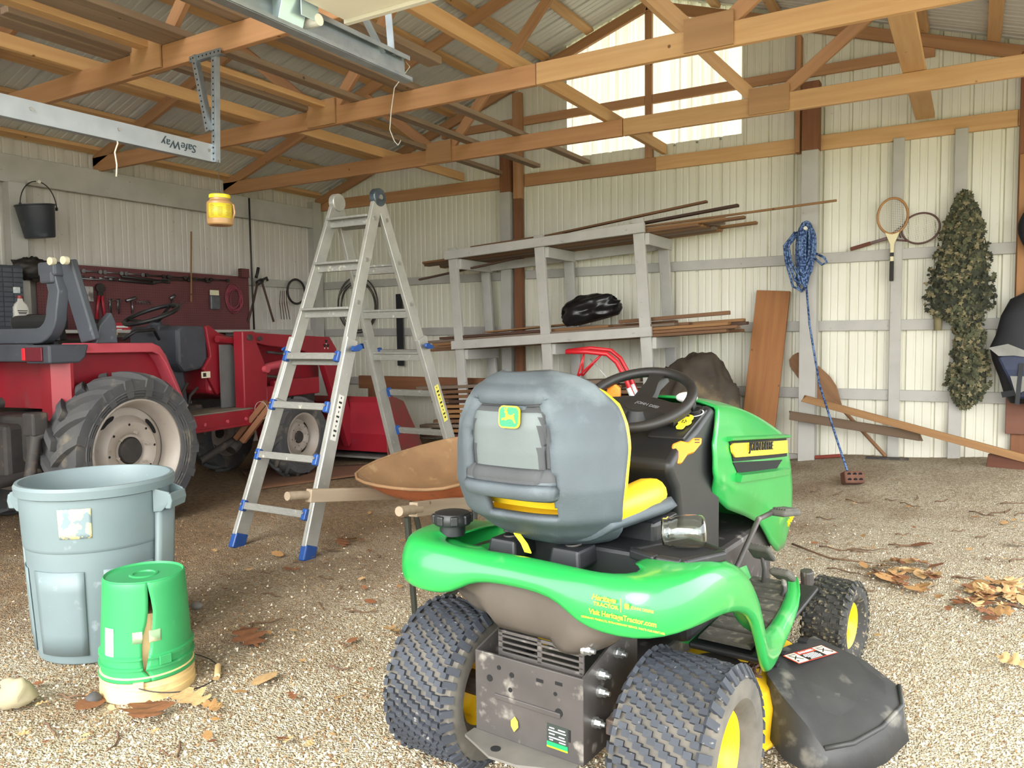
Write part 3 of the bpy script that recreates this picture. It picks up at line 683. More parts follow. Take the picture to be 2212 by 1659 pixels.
def side_strip(name, m, yz_top, yz_bot, off, thick, parent):
    b = MB(); n = 14; A = []; 
    for side, o_ in ((0, off), (1, off+thick)):
        for lst in (yz_top, yz_bot):
            A.append([b.bm.verts.new((hood_x(y, z)+o_, y, z)) for y, z in [(itp(lst, k/n, 1), itp(lst, k/n, 2)) for k in range(n+1)]])
    i0, i1, o0, o1 = A[0], A[1], A[2], A[3]
    for k in range(n):
        b.bm.faces.new((o0[k], o0[k+1], o1[k+1], o1[k])); b.bm.faces.new((i0[k], i0[k+1], o0[k+1], o0[k])); b.bm.faces.new((i1[k], i1[k+1], o1[k+1], o1[k]))
    for k in (0, n): b.bm.faces.new((i0[k], o0[k], o1[k], i1[k]))
    return b.build(name, m, parent)
side_strip('hood_groove', m_dark, ((0, .675, .895), (1, 1.455, .815)), ((0, .70, .828), (1, 1.455, .74)), -.001, .004, hood)
ys = side_strip('hood_stripe', mat('stripe_yellow', 'f0d03a', 'e3bf2a', rough=.35, scale=60, stretch=(1, .05, 1)), ((0, .675, .883), (.06, .69, .889), (1, 1.45, .806)), ((0, .68, .862), (.06, .70, .842), (1, 1.45, .755)), .002, .006, hood)
side_strip('side_vent', m_dark, ((0, .70, .825), (1, 1.40, .735)), ((0, .745, .785), (1, 1.42, .695)), -.001, .003, hood)
b = MB(); b.loft([[Vector((hood_x(y, z)+.002, y, z)), Vector((hood_x(y, z)+.022, y, z-.006)), Vector((hood_x(y, z)+.016, y, z-.03)), Vector((hood_x(y, z)-.006, y, z-.03))] for y, z in ((.735, .785), (.9, .765), (1.15, .735), (1.43, .70))]); b.build('vent_ledge', m_green, hood, smooth=30)
b = MB(); b.loft([[Vector((hood_x(y, z)-.004, y, z)), Vector((hood_x(y, z)+.02, y, z-.004)), Vector((hood_x(y, z)+.018, y, z-.012)), Vector((hood_x(y, z)-.004, y, z-.02))] for y, z in ((.66, .915), (.9, .89), (1.2, .858), (1.46, .83))]); b.build('hood_crease', m_green, hood, smooth=30)
sdir = Vector((-.02, .76, -.085)).normalized()
text_obj('hood_lettering', 'JOHN DEERE', .042, m_ink, hood, frame((.2225, .985, .842), sdir, (0, .11, 1)), .0025, sx=1.22)
text_obj('model_lettering', 'X 350', .034, m_by, hood, frame((.207, 1.42, .49), (0, 1, .35), (0, -.35, 1)), .003)
b = MB(); b.sphere((0, 0, 0), .03, sc=(1.2, 1, .6)); b.build('hood_latch', mat('white_plastic', 'e8e6e0', rough=.4), MOW, smooth=True, mtx=Matrix.Translation((.10, .60, 1.04)))
# engine block showing below the hood
b = MB(); b.box((0, 1.05, .36), (.30, .62, .28)); b.build('engine', m_steelb, MOW, bevel=.02)
b = MB(); b.box((0, .65, .27), (.28, 1.3, .07)); b.build('chassis', m_steelb, MOW, bevel=.01)
b = MB(); b.beam((-.36, 1.251, .20), (.36, 1.251, .20), .05, .06); 
for s in (-1, 1): b.cyl((s*.335, 1.23, .13), (s*.33, 1.19, .36), .024, seg=14)
b.build('front_axle', m_steelb, MOW, bevel=.006)
# ---- footboards, pedals
for s in (-1, 1):
    b = MB(); b.box((s*.29, .75, .318), (.22, .66, .02), Euler((math.radians(2.5), 0, 0)).to_matrix()); o = b.build('footboard', m_blk, MOW, bevel=.008)
    for k in range(6):
        b = MB(); b.box((0, 0, 0), (.165, .085, .012), taper=.93); b.build('foot_pad', mat('foot_pad_rubber', '3b3a35', '57544a', rough=.85, scale=22, bump=.2, spots=('938b78', 40, .58, .6)), o, bevel=.003, mtx=Matrix.Translation((s*(.285-.012*max(0, k-3)), .48+k*.1, .331+k*.0044)) @ Matrix.Rotation(math.radians(2.5), 4, 'X'))
m_pedal = mat('pedal_rubber', '45443f', '5d5a52', rough=.8, scale=20, bump=.2)
def pedal(name, loc, w, l, rx, arm):
    b = MB(); b.box((0, 0, 0), (w, l, .022)); o = b.build(name, m_pedal, MOW, bevel=.012, bseg=3, mtx=Matrix.Translation(loc) @ Euler((rx, 0, -.1)).to_matrix().to_4x4())
    b = MB()
    for k in range(6): b.box(((k-2.5)*w*.14, 0, .013), (w*.07, l*.72, .006))
    for q in (-.25, .25): b.box((0, q*l, .0135), (w*.8, l*.07, .006))
    b.build('pedal_tread', m_pedal, o)
    b = MB(); b.tube(arm, .009, 8); b.build('pedal_arm', m_steelb, MOW, smooth=True)
pedal('pedal', (.235, .95, .47), .085, .085, -.7, [(.235, .96, .46), (.235, .99, .40), (.24, .96, .33)])
pedal('pedal', (.335, .86, .43), .07, .085, -.5, [(.335, .87, .42), (.335, .89, .37), (.33, .86, .33)])
pedal('brake_pedal', (.33, .90, .635), .06, .15, -.15, [(.305, .82, .645), (.29, .74, .64), (.27, .68, .56), (.25, .60, .47), (.24, .58, .42)])
for s in (-1, 1):
    b = MB(); b.loft([[Vector((s*x, y, z)) for x, z in ((.10, .33+h), (.15, .325+h), (.185, .30), (.165, .29), (.10, .29))] for y, h in ((.46, .14), (.52, .12), (.70, .09), (.90, .08), (1.05, .06))]); b.build('tunnel_cover', m_green, MOW, smooth=40)
# ---- tank, hitch plate and frame at the back
m_tank = mat('smoky_tank', '48423c', '5b544d', rough=.35, scale=4, spots=('2f2a26', 3, .5, .6))
def tank_pt(u, v):
    a = 2*PI*u; sx = .255*math.copysign(abs(math.cos(a))**.5, math.cos(a)); sy = .13*math.copysign(abs(math.sin(a))**.5, math.sin(a))
    z = .665-.17*v; k = 1 if v < .5 else 1-.28*((v-.5)/.5)**2; lob = .018*math.sin(sx*26) if sy < -.05 else 0
    return Vector((.01+sx*k-.02*v, -.085+sy*k+lob*(.3+v), z+.035*(sx/.25)*(-1 if v > .5 else 0)*.6))
b = MB(); b.grid(tank_pt, 48, 11, closed_u=True); b.bm.faces.new([b.bm.verts.new(tank_pt(k/48, 1)) for k in range(48)]); b.build('fuel_tank', m_tank, MOW, smooth=True, merge=.0005)
hp = empty('hitch', (0, -.19, .2), parent=MOW); Mh = Matrix.Translation((0, .19, -.2))
b = MB(); b.box((.005, -.188, .318), (.325, .008, .215)); b.box((.005, -.19, .318), (.20, .012, .014)); plate = b.build('hitch_plate', m_steelb, hp, bevel=.002, mtx=Mh)
for s, dx in ((-1, -.155), (1, .165)):
    b = MB(); b.prism([(-.19, .21), (-.19, .425), (-.06, .46), (.10, .46), (.10, .21)], .006, YZ); b.build('side_plate', m_steelb, hp, mtx=Mh @ Matrix.Translation((dx, 0, 0)))
b = MB(); b.prism([(-.165, 0), (.155, 0), (.155, -.03), (.03, -.085), (-.05, -.09), (-.165, -.04)], .007); b.build('hitch_ledge', mat('worn_steel', '55524d', '6f6b65', rough=.6, scale=9), hp, mtx=Mh @ Matrix.Translation((0, -.19, .207)))
b = MB(); b.cyl((-.055, -.245, .2095), (-.055, -.245, .2125), .013, seg=16); b.build('hitch_hole', m_dark, hp, mtx=Mh)
for x, z, r in ((-.11, .36, .009), (-.04, .385, .007), (-.045, .345, .006), (.09, .37, .005), (.1, .325, .011), (-.08, .395, .006)): b = MB(); b.cyl((x, -.1935, z), (x, -.192, z), r, seg=14); b.build('plate_hole', m_dark, plate)
for x, z in ((.13, .275), (.045, .392), (.1, .398)): b = MB(); b.box((x, -.1925, z), (.02 if z > .3 else .006, .002, .008 if z > .3 else .03)); b.build('plate_slot', m_dark, plate)
# slotted grille above the plate
b = MB(); gx0, gx1, gz0, gz1 = -.095, .158, .425, .487
b.box(((gx0+gx1)/2, -.17, gz1-.004), (gx1-gx0, .006, .008)); b.box(((gx0+gx1)/2, -.17, gz0), (gx1-gx0, .006, .012))
for x in (gx0+.006, (gx0+gx1)/2, gx1-.006): b.box((x, -.17, (gz0+gz1)/2), (.013, .006, gz1-gz0))
for k in range(1, 4): b.box(((gx0+gx1)/2, -.17, gz0+k*(gz1-gz0)/4), (gx1-gx0, .006, .0055))
b.build('grille', m_steelb, hp, bevel=.001, mtx=Mh)
for y, z in ((-.115, .412), (-.116, .368), (-.19, .50), (-.025, .434), (-.14, .30)):
    b = MB(); b.cyl((.168, y, z), (.176, y, z), .014, seg=16); b.cyl((.176, y, z), (.19, y, z), .011, seg=6); b.cyl((.19, y, z), (.2, y, z), .006, seg=10); b.build('bolt', m_chrome, hp, mtx=Mh)
b = MB(); b.cyl((.05, -.04, .44), (.05, -.04, .46), .06, seg=24); b.lathe([(.015, .46), (.02, .49), (.012, .5)], 16, (.05, -.04, 0)); b.build('drive_pulley', mat('pulley_white', 'b9b4a6', '8e8a80', rough=.5, scale=6), hp, smooth=30, mtx=Mh)
b = MB(); b.cyl((.17, -.05, .27), (.24, -.05, .27), .02, seg=14); b.box((.19, -.07, .27), (.03, .05, .04)); b.build('axle_stub', mat('axle_metal', '6b5a54', '8a8078', rough=.5, metal=.3), hp, bevel=.004, mtx=Mh)
b = MB(); b.cyl((-.34, 0, .224), (.34, 0, .224), .035, seg=16); b.box((0, .02, .26), (.24, .2, .18)); b.build('rear_axle', m_steelb, MOW, bevel=.01)
b = MB(); b.box((.095, -.1925, .262), (.06, .001, .058)); st = b.build('towing_label', mat('label_dark', '2c3330', rough=.4), plate)
b = MB(); b.box((.095, -.1935, .24), (.06, .001, .012), mi=0); b.build('label_band', m_bg, st); b = MB(); b.box((.095, -.1935, .2335), (.06, .001, .004)); b.build('label_band', m_by, st)
b = MB()
for k, (x, z, w) in enumerate(((.08, .282, .014), (.108, .282, .02), (.095, .275, .05), (.08, .267, .016), (.108, .265, .016), (.095, .258, .048), (.078, .252, .01), (.11, .251, .018))): b.box((x, -.1937, z), (w, .001, .0025))
b.build('label_print', mat('white_print', 'd8d8d4'), st)
# yellow leaf caught on the plate
b = MB(); b.prism([(0, -.02), (.012, -.006), (.01, .008), (0, .018), (-.011, .006), (-.01, -.008)], .001); b.build('caught_leaf', mat('yellow_leaf', 'e0c23a', rough=.7), plate, mtx=frame((-.03, -.197, .262), (1, 0, 0), (.1, .1, 1)))
# ---- fuel cap, cup tray
b = MB(); b.lathe([(.036, 0), (.036, .028), (.05, .03), (.053, .036), (.053, .052), (.047, .062), (.03, .066), (.001, .067)], 32); cap = b.build('fuel_cap', m_blk, MOW, smooth=40, mtx=Matrix.Translation((-.295, -.11, .695)))
b = MB()
for k in range(8): a = 2*PI*k/8; b.box((math.cos(a)*.05, math.sin(a)*.05, .046), (.014, .022, .026), Matrix.Rotation(a, 3, 'Z'))
b.build('cap_grip', m_blk, cap, bevel=.004)
ct = empty('cup_tray', (.31, .045, .688), parent=MOW)
b = MB(); P = [(-.10, -.06), (-.02, -.09), (.045, -.09), (.10, .04), (-.03, .115)]
for i in range(5): p, q = P[i], P[(i+1) % 5]; b.beam((p[0], p[1], .010), (q[0], q[1], .010), .026, .026)
b.build('tray_rim', m_blk, ct, bevel=.007, bseg=3)
b = MB(); b.prism([(p[0]*.96, p[1]*.96) for p in P], .012); b.build('tray_floor', m_dark, ct, mtx=Matrix.Translation((0, 0, .013)))
# ---- decal on the rear fender
dec = empty('fender_decal', (.3, -.262, .635), parent=MOW)
m_gold = mat('gold_print', 'd9b53c', rough=.35)
def Md(dx, dz): return frame((dx, -.0015+abs(dx)*.0, dz), (1, .03, 0), (0, -.02, 1))
text_obj('decal_lettering', 'Heritage', .017, m_gold, dec, Md(-.038, .026), .0006, font_shear=.35, bold=.0004)
text_obj('decal_lettering', 'TRACTOR', .0115, m_gold, dec, Md(-.032, .0115), .0006, sx=1.15, bold=.0003)
b = MB(); b.box((0, 0, 0), (.0012, .001, .03)); b.build('decal_rule', m_gold, dec, mtx=Matrix.Translation((.006, -.003, .02)))
b = MB(); b.prism(rrect(.011, .012, .003), .001); b.build('decal_emblem', m_gold, dec, mtx=Md(.02, .02))
text_obj('decal_lettering', 'JOHN DEERE', .0085, m_gold, dec, Md(.056, .0195), .0006, sx=1.1)
text_obj('decal_lettering', 'Visit HeritageTractor.com', .0165, m_gold, dec, Md(.008, -.008), .0006, sx=.92, bold=.0003)
text_obj('decal_lettering', "LEGENDARY PRODUCTS, EXTRAORDINARY SERVICE, THAT'S OUR HERITAGE.", .0062, m_gold, dec, Md(.008, -.0235), .0005, sx=.93)
# ---- mowing deck and discharge chute
m_deck = mat('deck_yellow', 'e9be22', 'd9a91c', rough=.5, scale=5, spots=('4d4126', 5, .56, .85))
dpl = [(.40, .60), (.425, .47), (.385, .33), (.26, .27), (-.3, .27), (-.5, .4), (-.52, .8), (-.3, 1.02), (.25, 1.02), (.41, .88)]
b = MB(); cxy = Vector((0, .64))
b.loft([[Vector((cxy.x+(x-cxy.x)*k, cxy.y+(y-cxy.y)*k, z)) for x, y in dpl] for k, z in ((1.02, .045), (1.03, .06), (1.0, .065), (.99, .15), (.95, .19), (.86, .205), (.5, .21))]); b.build('mower_deck', m_deck, MOW, smooth=35, bevel=.006)
b = MB(); b.cyl((.26, .45, .2), (.26, .45, .26), .075, seg=24); b.build('spindle_cover', m_steelb, MOW, bevel=.006)
m_chute = mat('chute_plastic', '262729', '3c3c3b', rough=.55, scale=6, bump=.08, bscale=60, spots=('8a867c', 11, .58, .5))
top = [(.385, .53, .225), (.36, .70, .232), (.43, .90, .228), (.60, .82, .215), (.715, .725, .195), (.735, .655, .168), (.70, .55, .14), (.645, .455, .12), (.58, .41, .105), (.52, .44, .15), (.44, .47, .205)]
low = [(.385, .53, .10), (.36, .70, .10), (.43, .905, .12), (.605, .83, .12), (.735, .73, .10), (.755, .65, .075), (.715, .535, .05), (.655, .435, .04), (.56, .375, .035), (.47, .40, .05), (.41, .46, .07)]
b = MB(); mid = [tuple(lerp(a, c, .25)+(0 if i < 2 else 0) for i, (a, c) in enumerate(zip(t, l))) for t, l in zip(top, low)]
cen = Vector((.53, .65, .228)); T1 = [Vector(t) for t in top]; TI = [cen+(t-cen)*.8+Vector((0, 0, .004)) for t in T1]
b.loft([[Vector(p) for p in low], [Vector(p) for p in mid], T1, TI], caps=False); b.bm.faces.new([b.bm.verts.new(p) for p in TI]); b.build('discharge_chute', m_chute, MOW, smooth=40, solid=.005, merge=.0002)
b = MB(); b.tube([(x*1.0, y, z+.003) for x, y, z in top[4:9]], .007, 8); b.build('chute_rim', m_chute, MOW, smooth=True)
for p, q in (((.365, .66), (.40, .70)), ((.40, .80), (.43, .84)), ((.375, .575), (.40, .60))): b = MB(); b.box(((p[0]+q[0])/2, (p[1]+q[1])/2, .236), (.03, .03, .006)); b.build('chute_slot', m_dark, MOW)
dl = empty('danger_label', (.462, .725, .2345), parent=MOW); dl.scale = (.82, .82, .82); dl.rotation_euler = (math.radians(-2.0), math.radians(2.5), math.radians(-24))
b = MB(); b.box((0, 0, 0), (.075, .225, .0012)); b.build('label_backing', mat('label_red', 'b8402c', rough=.4), dl)
for q in (.08, -.08): b = MB(); b.box((0, q, .001), (.068, .055, .001)); b.build('label_panel', mat('label_cream', 'e6dcc4', rough=.5), dl)
b = MB(); b.box((.012, 0, .001), (.044, .1, .001)); b.build('label_text_panel', m_ink, dl)
b = MB()
for k in range(6): b.box((.03-.007*k, random.uniform(-.006, .006), .0018), (.0028, .08+random.uniform(-.02, .01), .0008))
b.build('label_print', mat('white_print', 'd8d8d4'), dl)
for yy, s in ((.08, 1), (-.08, -1)):
    b = MB(); b.beam((-.02, yy-.018, .0018), (.02, yy+.016, .0018), .005, .0008); b.beam((.01, yy-.02, .0018), (-.012, yy+.012, .0018), .004, .0008); b.cyl((.022, yy+.018*s, .0014), (.022, yy+.018*s, .0022), .005, seg=10); b.beam((-.026, yy-.02, .0018), (-.022, yy+.02, .0018), .003, .0008); b.build('label_pictogram', m_ink, dl)
text_obj('label_lettering', 'DANGER', .016, mat('white_print', 'd8d8d4'), dl, Matrix.Translation((-.024, 0, .0012)) @ Matrix.Rotation(PI/2, 4, 'Z'), .0006, sx=1.25, bold=.0003)
# glass jar lying in the cup tray: a thing of its own
m_glass = bpy.data.materials.new('clear_glass'); m_glass.use_nodes = True
g = m_glass.node_tree.nodes['Principled BSDF']; g.inputs['Transmission Weight'].default_value = 1; g.inputs['Roughness'].default_value = .03; g.inputs['IOR'].default_value = 1.45; g.inputs['Base Color'].default_value = (.93, .97, .95, 1)
b = MB(); b.lathe([(.033, .0), (.035, .004), (.035, .012), (.038, .014), (.038, .02), (.036, .024), (.042, .034), (.043, .085), (.040, .10), (.034, .105), (.001, .106)], 32)
jo = b.build('glass_jar', m_glass, smooth=True, solid=.0022)
jo.matrix_world = Matrix.Translation((-.935, 1.837, 0)) @ Matrix.Rotation(-.077, 4, 'Z') @ Matrix.Translation((.275, .02, .752)) @ Euler((math.radians(-88), 0, math.radians(-62))).to_matrix().to_4x4()
tag(jo, 'clear glass jar lying on its side in the black tray on the mower fender', 'jar')
# ================================================================== red compact tractor with loader
TR = empty('compact_tractor', (-4.762, 3.046, 0), .118, 'red compact tractor with front loader parked along the left wall', 'tractor')
m_red = mat('tractor_red', '8e1d29', '7b1823', rough=.38, scale=3, spots=('6e3a3c', 7, .62, .5))
m_redp = mat('pale_red', 'b8505a', 'a83e49', rough=.45, scale=4)  # paler red for fender tops, rams and step bolts
m_tdark = mat('tractor_charcoal', '34363c', '42454c', rough=.55, scale=5, spots=('6a6a6c', 14, .64, .4))
m_tgrey = mat('rops_grey', '50545b', '454950', rough=.5, scale=4, spots=('94979b', 16, .66, .4))
m_iron = mat('greasy_iron', '2a2726', '3c3733', rough=.7, scale=9, bump=.2, spots=('6b5a48', 12, .6, .6))
m_trub = mat('tractor_tyre', '3c3c40', '4e4d4a', rough=.88, scale=6, bump=.15, spots=('857a68', 8, .58, .5))
m_trim = mat('wheel_beige', 'a89e93', '968b80', rough=.45, scale=5, spots=('6e5a48', 16, .64, .5))
XZ = Matrix(((0, 0, 1), (1, 0, 0), (0, 1, 0)))
def ag_tire(R, Wd, rim, nl, lug):
    b = MB(); w = Wd/2
    pr = [(rim, -w*.7), (rim+.02, -w*.86), (rim+(R-rim)*.4, -w), (rim+(R-rim)*.72, -w*.97), (R-lug-.012, -w*.82), (R-lug, -w*.4), (R-lug+.002, 0)]
    b.lathe(pr+[(r, -z) for r, z in pr[-2::-1]], 64, R=XZ)
    for rr in (.12, .18, .24): b.lathe([(rim+(R-rim)*rr*1.5, w*(.90+rr*.4)), (rim+(R-rim)*rr*1.5+.006, w*(.93+rr*.4)), (rim+(R-rim)*rr*1.5+.012, w*(.90+rr*.4))], 64, R=XZ)
    for i in range(nl):
        for s in (-1, 1):
            secs = []
            for t in (0, .25, .5, .75, 1):
                x = s*w*(.02+1.0*t); a = 2*PI*(i+(.5 if s > 0 else 0))/nl - t*.40*(2*PI/nl)*1.9; r1 = R-(.045*t**3); r0 = R-lug-.03*(1+t)
                h = (.030-.006*t)*R/.518
                d = Vector((0, math.cos(a), math.sin(a))); n = Vector((0, -math.sin(a), math.cos(a)))
                X = Vector((x, 0, 0))
                secs.append([X+d*r0-n*h*1.25, X+d*r1-n*h, X+d*r1+n*h, X+d*r0+n*h*1.25])
            d = Vector((0, math.cos(a), math.sin(a))); n = Vector((0, -math.sin(a), math.cos(a))); X = Vector((s*w*1.0, 0, 0)); r2 = R-.12*R/.518
            secs.append([X+d*(r2-.04)-n*h, X+d*r2-n*h*.8, X+d*r2+n*h*.8, X+d*(r2-.04)+n*h])
            b.loft(secs)
    return b.mesh('rear_tire', m_trub, smooth=32)
def tractor_rim(rim, Wd, holes=True):
    b = MB(); w = Wd/2
    b.lathe([(rim+.012, -w*.8), (rim, -w*.72), (rim-.02, -w*.4), (rim-.03, 0), (rim-.02, w*.4), (rim-.006, w*.70), (rim+.014, w*.80), (rim+.02, w*.84), (rim+.008, w*.86), (rim-.004, w*.78), (rim-.024, w*.44), (rim-.04, w*.1)], 48, R=XZ)
    b.lathe([(rim-.035, w*.02), (rim*.72, w*.08), (rim*.62, w*.38), (rim*.58, w*.45), (rim*.40, w*.43), (rim*.33, w*.30), (rim*.28, w*.30)], 48, R=XZ)
    return b.mesh('wheel_rim', m_trim, smooth=40)
rt2 = ag_tire(.518, .31, .322, 17, .042); rr2 = tractor_rim(.322, .31)
ft2 = ag_tire(.36, .20, .20, 14, .026); fr2 = tractor_rim(.20, .20)
def wheel(mt, mr, x, y, R, Wd, rim, s, nm):
    o = link(nm, mt, TR, Matrix.Translation((x, y, R)) @ Matrix.Rotation(0 if s > 0 else PI, 4, 'Z'))
    link('wheel_rim', mr, o); w = Wd/2
    b = MB(); b.cyl((w*.25, 0, 0), (w*.42, 0, 0), rim*.27, rim*.25, 28); b.build('hub_cap', m_iron, o, bevel=.004)
    for k in range(6):
        a = 2*PI*k/6+.3; b = MB(); b.cyl((w*.40, math.cos(a)*rim*.37, math.sin(a)*rim*.37), (w*.52, math.cos(a)*rim*.37, math.sin(a)*rim*.37), rim*.032, seg=6); b.build('wheel_nut', m_trim, o)
    for k in range(8):
        a = 2*PI*k/8+.1; b = MB(); b.cyl((w*.452, math.cos(a)*rim*.54, math.sin(a)*rim*.54), (w*.457, math.cos(a)*rim*.54, math.sin(a)*rim*.54), rim*.026, seg=10); b.build('rim_hole', m_dark, o)
    for k in range(4):
        a = 2*PI*k/4+.62; d = Vector((0, math.cos(a), math.sin(a))); n = Vector((0, -d.z, d.y))
        b = MB(); b.prism([(rim*.2*math.cos(t), rim*.055*math.sin(t)) for t in [2*PI*q/16 for q in range(16)]], .004, frame(d*rim*.74+Vector((w*.105, 0, 0)), n, d)); b.build('rim_slot', m_dark, o)
wheel(rt2, rr2, 0, 0, .518, .31, .322, 1, 'rear_tire'); wheel(rt2, rr2, -1.2, 0, .518, .31, .322, -1, 'rear_tire')
wheel(ft2, fr2, -.17, 1.90, .36, .20, .20, 1, 'front_tire'); wheel(ft2, fr2, -1.03, 1.90, .36, .20, .20, -1, 'front_tire')
def tb(name, m, bevel=.01, **k):
    return lambda b: b.build(name, m, TR, bevel=bevel, **k)
# fenders
for s, xc in ((1, -.28), (-1, -.92)):
    fx = xc+s*.08
    b = MB(); b.prism([(-.30, .80), (-.34, 1.02), (-.30, 1.14), (-.18, 1.19), (.36, 1.185), (.42, 1.13), (.66, .64), (.50, .60), (.3, .75), (-.05, .80)], .02, YZ); b.build('fender_panel', m_red, TR, mtx=Matrix.Translation((fx, 0, 0)))
    b = MB(); pth = [(-.19, 1.205), (.34, 1.198), (.40, 1.175), (.45, 1.11), (.54, .92), (.67, .62)]
    b.loft([[Vector((fx-s*.10, y-.0, z+.018)), Vector((fx+s*.10, y, z+.018)), Vector((fx+s*.12, y-.015, z-.045)), Vector((fx+s*.09, y-.02, z-.045)), Vector((fx-s*.10, y-.02, z-.02))] for y, z in pth]); b.build('fender_top', m_redp, TR, smooth=30, bevel=.006)
    b = MB(); b.prism([(-.44, 1.10), (-.44, 1.215), (-.17, 1.215), (-.20, 1.13), (-.24, 1.10)], .22, YZ); lb = b.build('lamp_housing', m_tdark, TR, bevel=.012, mtx=Matrix.Translation((fx+s*.02, 0, 0)))
    b = MB(); b.box((fx-s*.0, -.446, 1.158), (.15, .014, .085)); b.build('tail_lamp', mat('lamp_maroon', '5a1220', rough=.25), TR, bevel=.004)
    b = MB(); b.box((fx-s*.085, -.45, 1.158), (.026, .016, .075)); b.build('reflector', mat('reflector_red', 'e01424', rough=.2), TR, bevel=.003)
    b = MB(); b.loft([[Vector((fx+s*dx, y, z)) for dx, y, z in ((-.16, -.30, zz), (.02, -.36, zz), (.12, -.30, zz), (.12, -.28, zz), (.0, -.32, zz), (-.16, -.27, zz))] for zz in (.70, .80, 1.0, 1.11)]); b.build('fender_skirt', m_red, TR, smooth=40)
b = MB(); b.box((-.60, -.40, 1.165), (.62, .05, .11)); tb('rear_cross_panel', m_tdark)(b)
b = MB(); b.loft([[Vector((x, -.30+.10*math.cos(x*3+1.8), z)) for x in (-.95, -.8, -.6, -.4, -.25)]+[Vector((x, -.33+.10*math.cos(x*3+1.8), z)) for x in (-.25, -.4, -.6, -.8, -.95)] for z in (.80, .95, 1.10)]); b.build('rear_panel', m_red, TR, smooth=40)
# platform, gearbox, hitch
b = MB(); b.box((-.60, .3, .55), (.36, 1.6, .34)); b.box((-.6, -.2, .62), (.5, .4, .3)); tb('transmission', m_iron, .03)(b)
b = MB(); b.cyl((-1.1, 0, .518), (-.1, 0, .518), .10, seg=20); tb('rear_axle', m_iron)(b)
for p in ([(-.35, -.35, .40), (-.33, -.80, .38), (-.30, -.95, .36)], [(-.9, -.35, .40), (-.88, -.80, .38), (-.88, -.95, .36)], [(-.6, -.4, .85), (-.6, -.75, .80)], [(-.95, -.45, .95), (-.95, -.75, .82), (-.93, -.78, .45)], [(-.12, -.3, .72), (-.12, -.52, .66), (-.16, -.56, .30)]):
    b = MB(); b.tube(p, .035, 10); b.build('hitch_link', m_iron, TR, smooth=40)
b = MB(); b.box((-.14, -.50, .74), (.10, .10, .14)); b.cyl((-.14, -.5, .55), (-.14, -.5, .70), .03, seg=12); tb('lift_cylinder', m_iron, .012)(b)
# ROPS: U bar with a curved corner, upper half folded down
b = MB(); arc = [(-.95, -.22, 1.27), (-.45, -.22, 1.27)]+[(-.45+.16*math.sin(t), -.22, 1.43-.16*math.cos(t)) for t in [PI/2*k/6 for k in range(1, 7)]]+[(-.26, -.22, 1.55), (-.30, -.22, 1.69)]
secs = []
for k, p in enumerate(arc):
    p = Vector(p); a = Vector(arc[max(0, k-1)]); c = Vector(arc[min(len(arc)-1, k+1)]); t = (c-a).normalized(); n = Vector((0, 1, 0)).cross(t)
    secs.append([p+n*.05+Vector((0, .04, 0)), p-n*.05+Vector((0, .04, 0)), p-n*.05+Vector((0, -.04, 0)), p+n*.05+Vector((0, -.04, 0))])
b.loft(secs); b.build('rollbar', m_tgrey, TR, smooth=40, bevel=.008)
b = MB(); b.box((-.30, -.22, 1.69), (.16, .11, .09)); b.box((-.30, -.22, 1.64), (.12, .12, .08)); b.build('rollbar_hinge', m_tgrey, TR, bevel=.015)
b = MB(); b.beam((-.20, -.20, 1.74), (-.12, -.12, 1.235), .13, .05, up=(0, 1, 0)); b.build('rollbar_post', m_tgrey, TR, bevel=.01)
for x in (-.24, -.12): b = MB(); b.cyl((x, -.29, 1.735), (x, -.255, 1.735), .026, seg=16); b.build('hinge_pin', mat('pin_cream', 'd8d0b4', rough=.4), TR, bevel=.004)
b = MB(); b.prism([(-.10, 1.22), (-.07, 1.33), (.02, 1.42), (.05, 1.36), (.06, 1.22)], .05, YZ); b.build('rollbar_bracket', m_tgrey, TR, bevel=.006, mtx=Matrix.Translation((-.12, 0, 0)))
# seat
b = MB(); b.box((-.62, .05, 1.20), (.46, .46, .10)); tb('seat_cushion', m_blk, .035)(b)
b = MB(); b.box((-.62, -.12, 1.31), (.44, .10, .20), Euler((.15, 0, 0)).to_matrix()); tb('seat_back', m_blk, .035)(b)
for x, y, r in ((-.20, .02, .018), (-.19, .10, .016)): b = MB(); b.cyl((x, y, 1.21), (x, y+.02, 1.275), r*.6, seg=10); b.sphere((x, y+.02, 1.28), r); b.build('control_lever', mat('lever_brass', 'b8a06a', rough=.4), TR, smooth=True)
# steering
tw = empty('steering_wheel', (-.62, .80, 1.43), parent=TR); tw.rotation_euler = (math.radians(22), math.radians(-3), 0)
b = MB(); b.tube([(math.cos(2*PI*k/40)*.205, math.sin(2*PI*k/40)*.205, 0) for k in range(40)], .016, 10, closed=True); b.build('wheel_rim', m_blk, tw, smooth=True)
for a in (math.radians(200), math.radians(-20), math.radians(90)):
    b = MB(); b.tube([(0, 0, -.06), (math.cos(a)*.08, math.sin(a)*.08, -.045), (math.cos(a)*.20, math.sin(a)*.20, 0)], .013, 8); b.build('wheel_spoke', m_blk, tw, smooth=True)
b = MB(); b.cyl((-.62, .82, 1.38), (-.62, .95, 1.12), .045, .06, 16); b.box((-.62, .86, 1.30), (.13, .12, .10)); tb('steering_column', m_tdark)(b)
b = MB(); b.tube([(-.40, .35, 1.24), (-.36, .42, 1.30), (-.40, .62, 1.31), (-.5, .75, 1.24)], .012, 8); b.build('grab_rail', m_blk, TR, smooth=True)
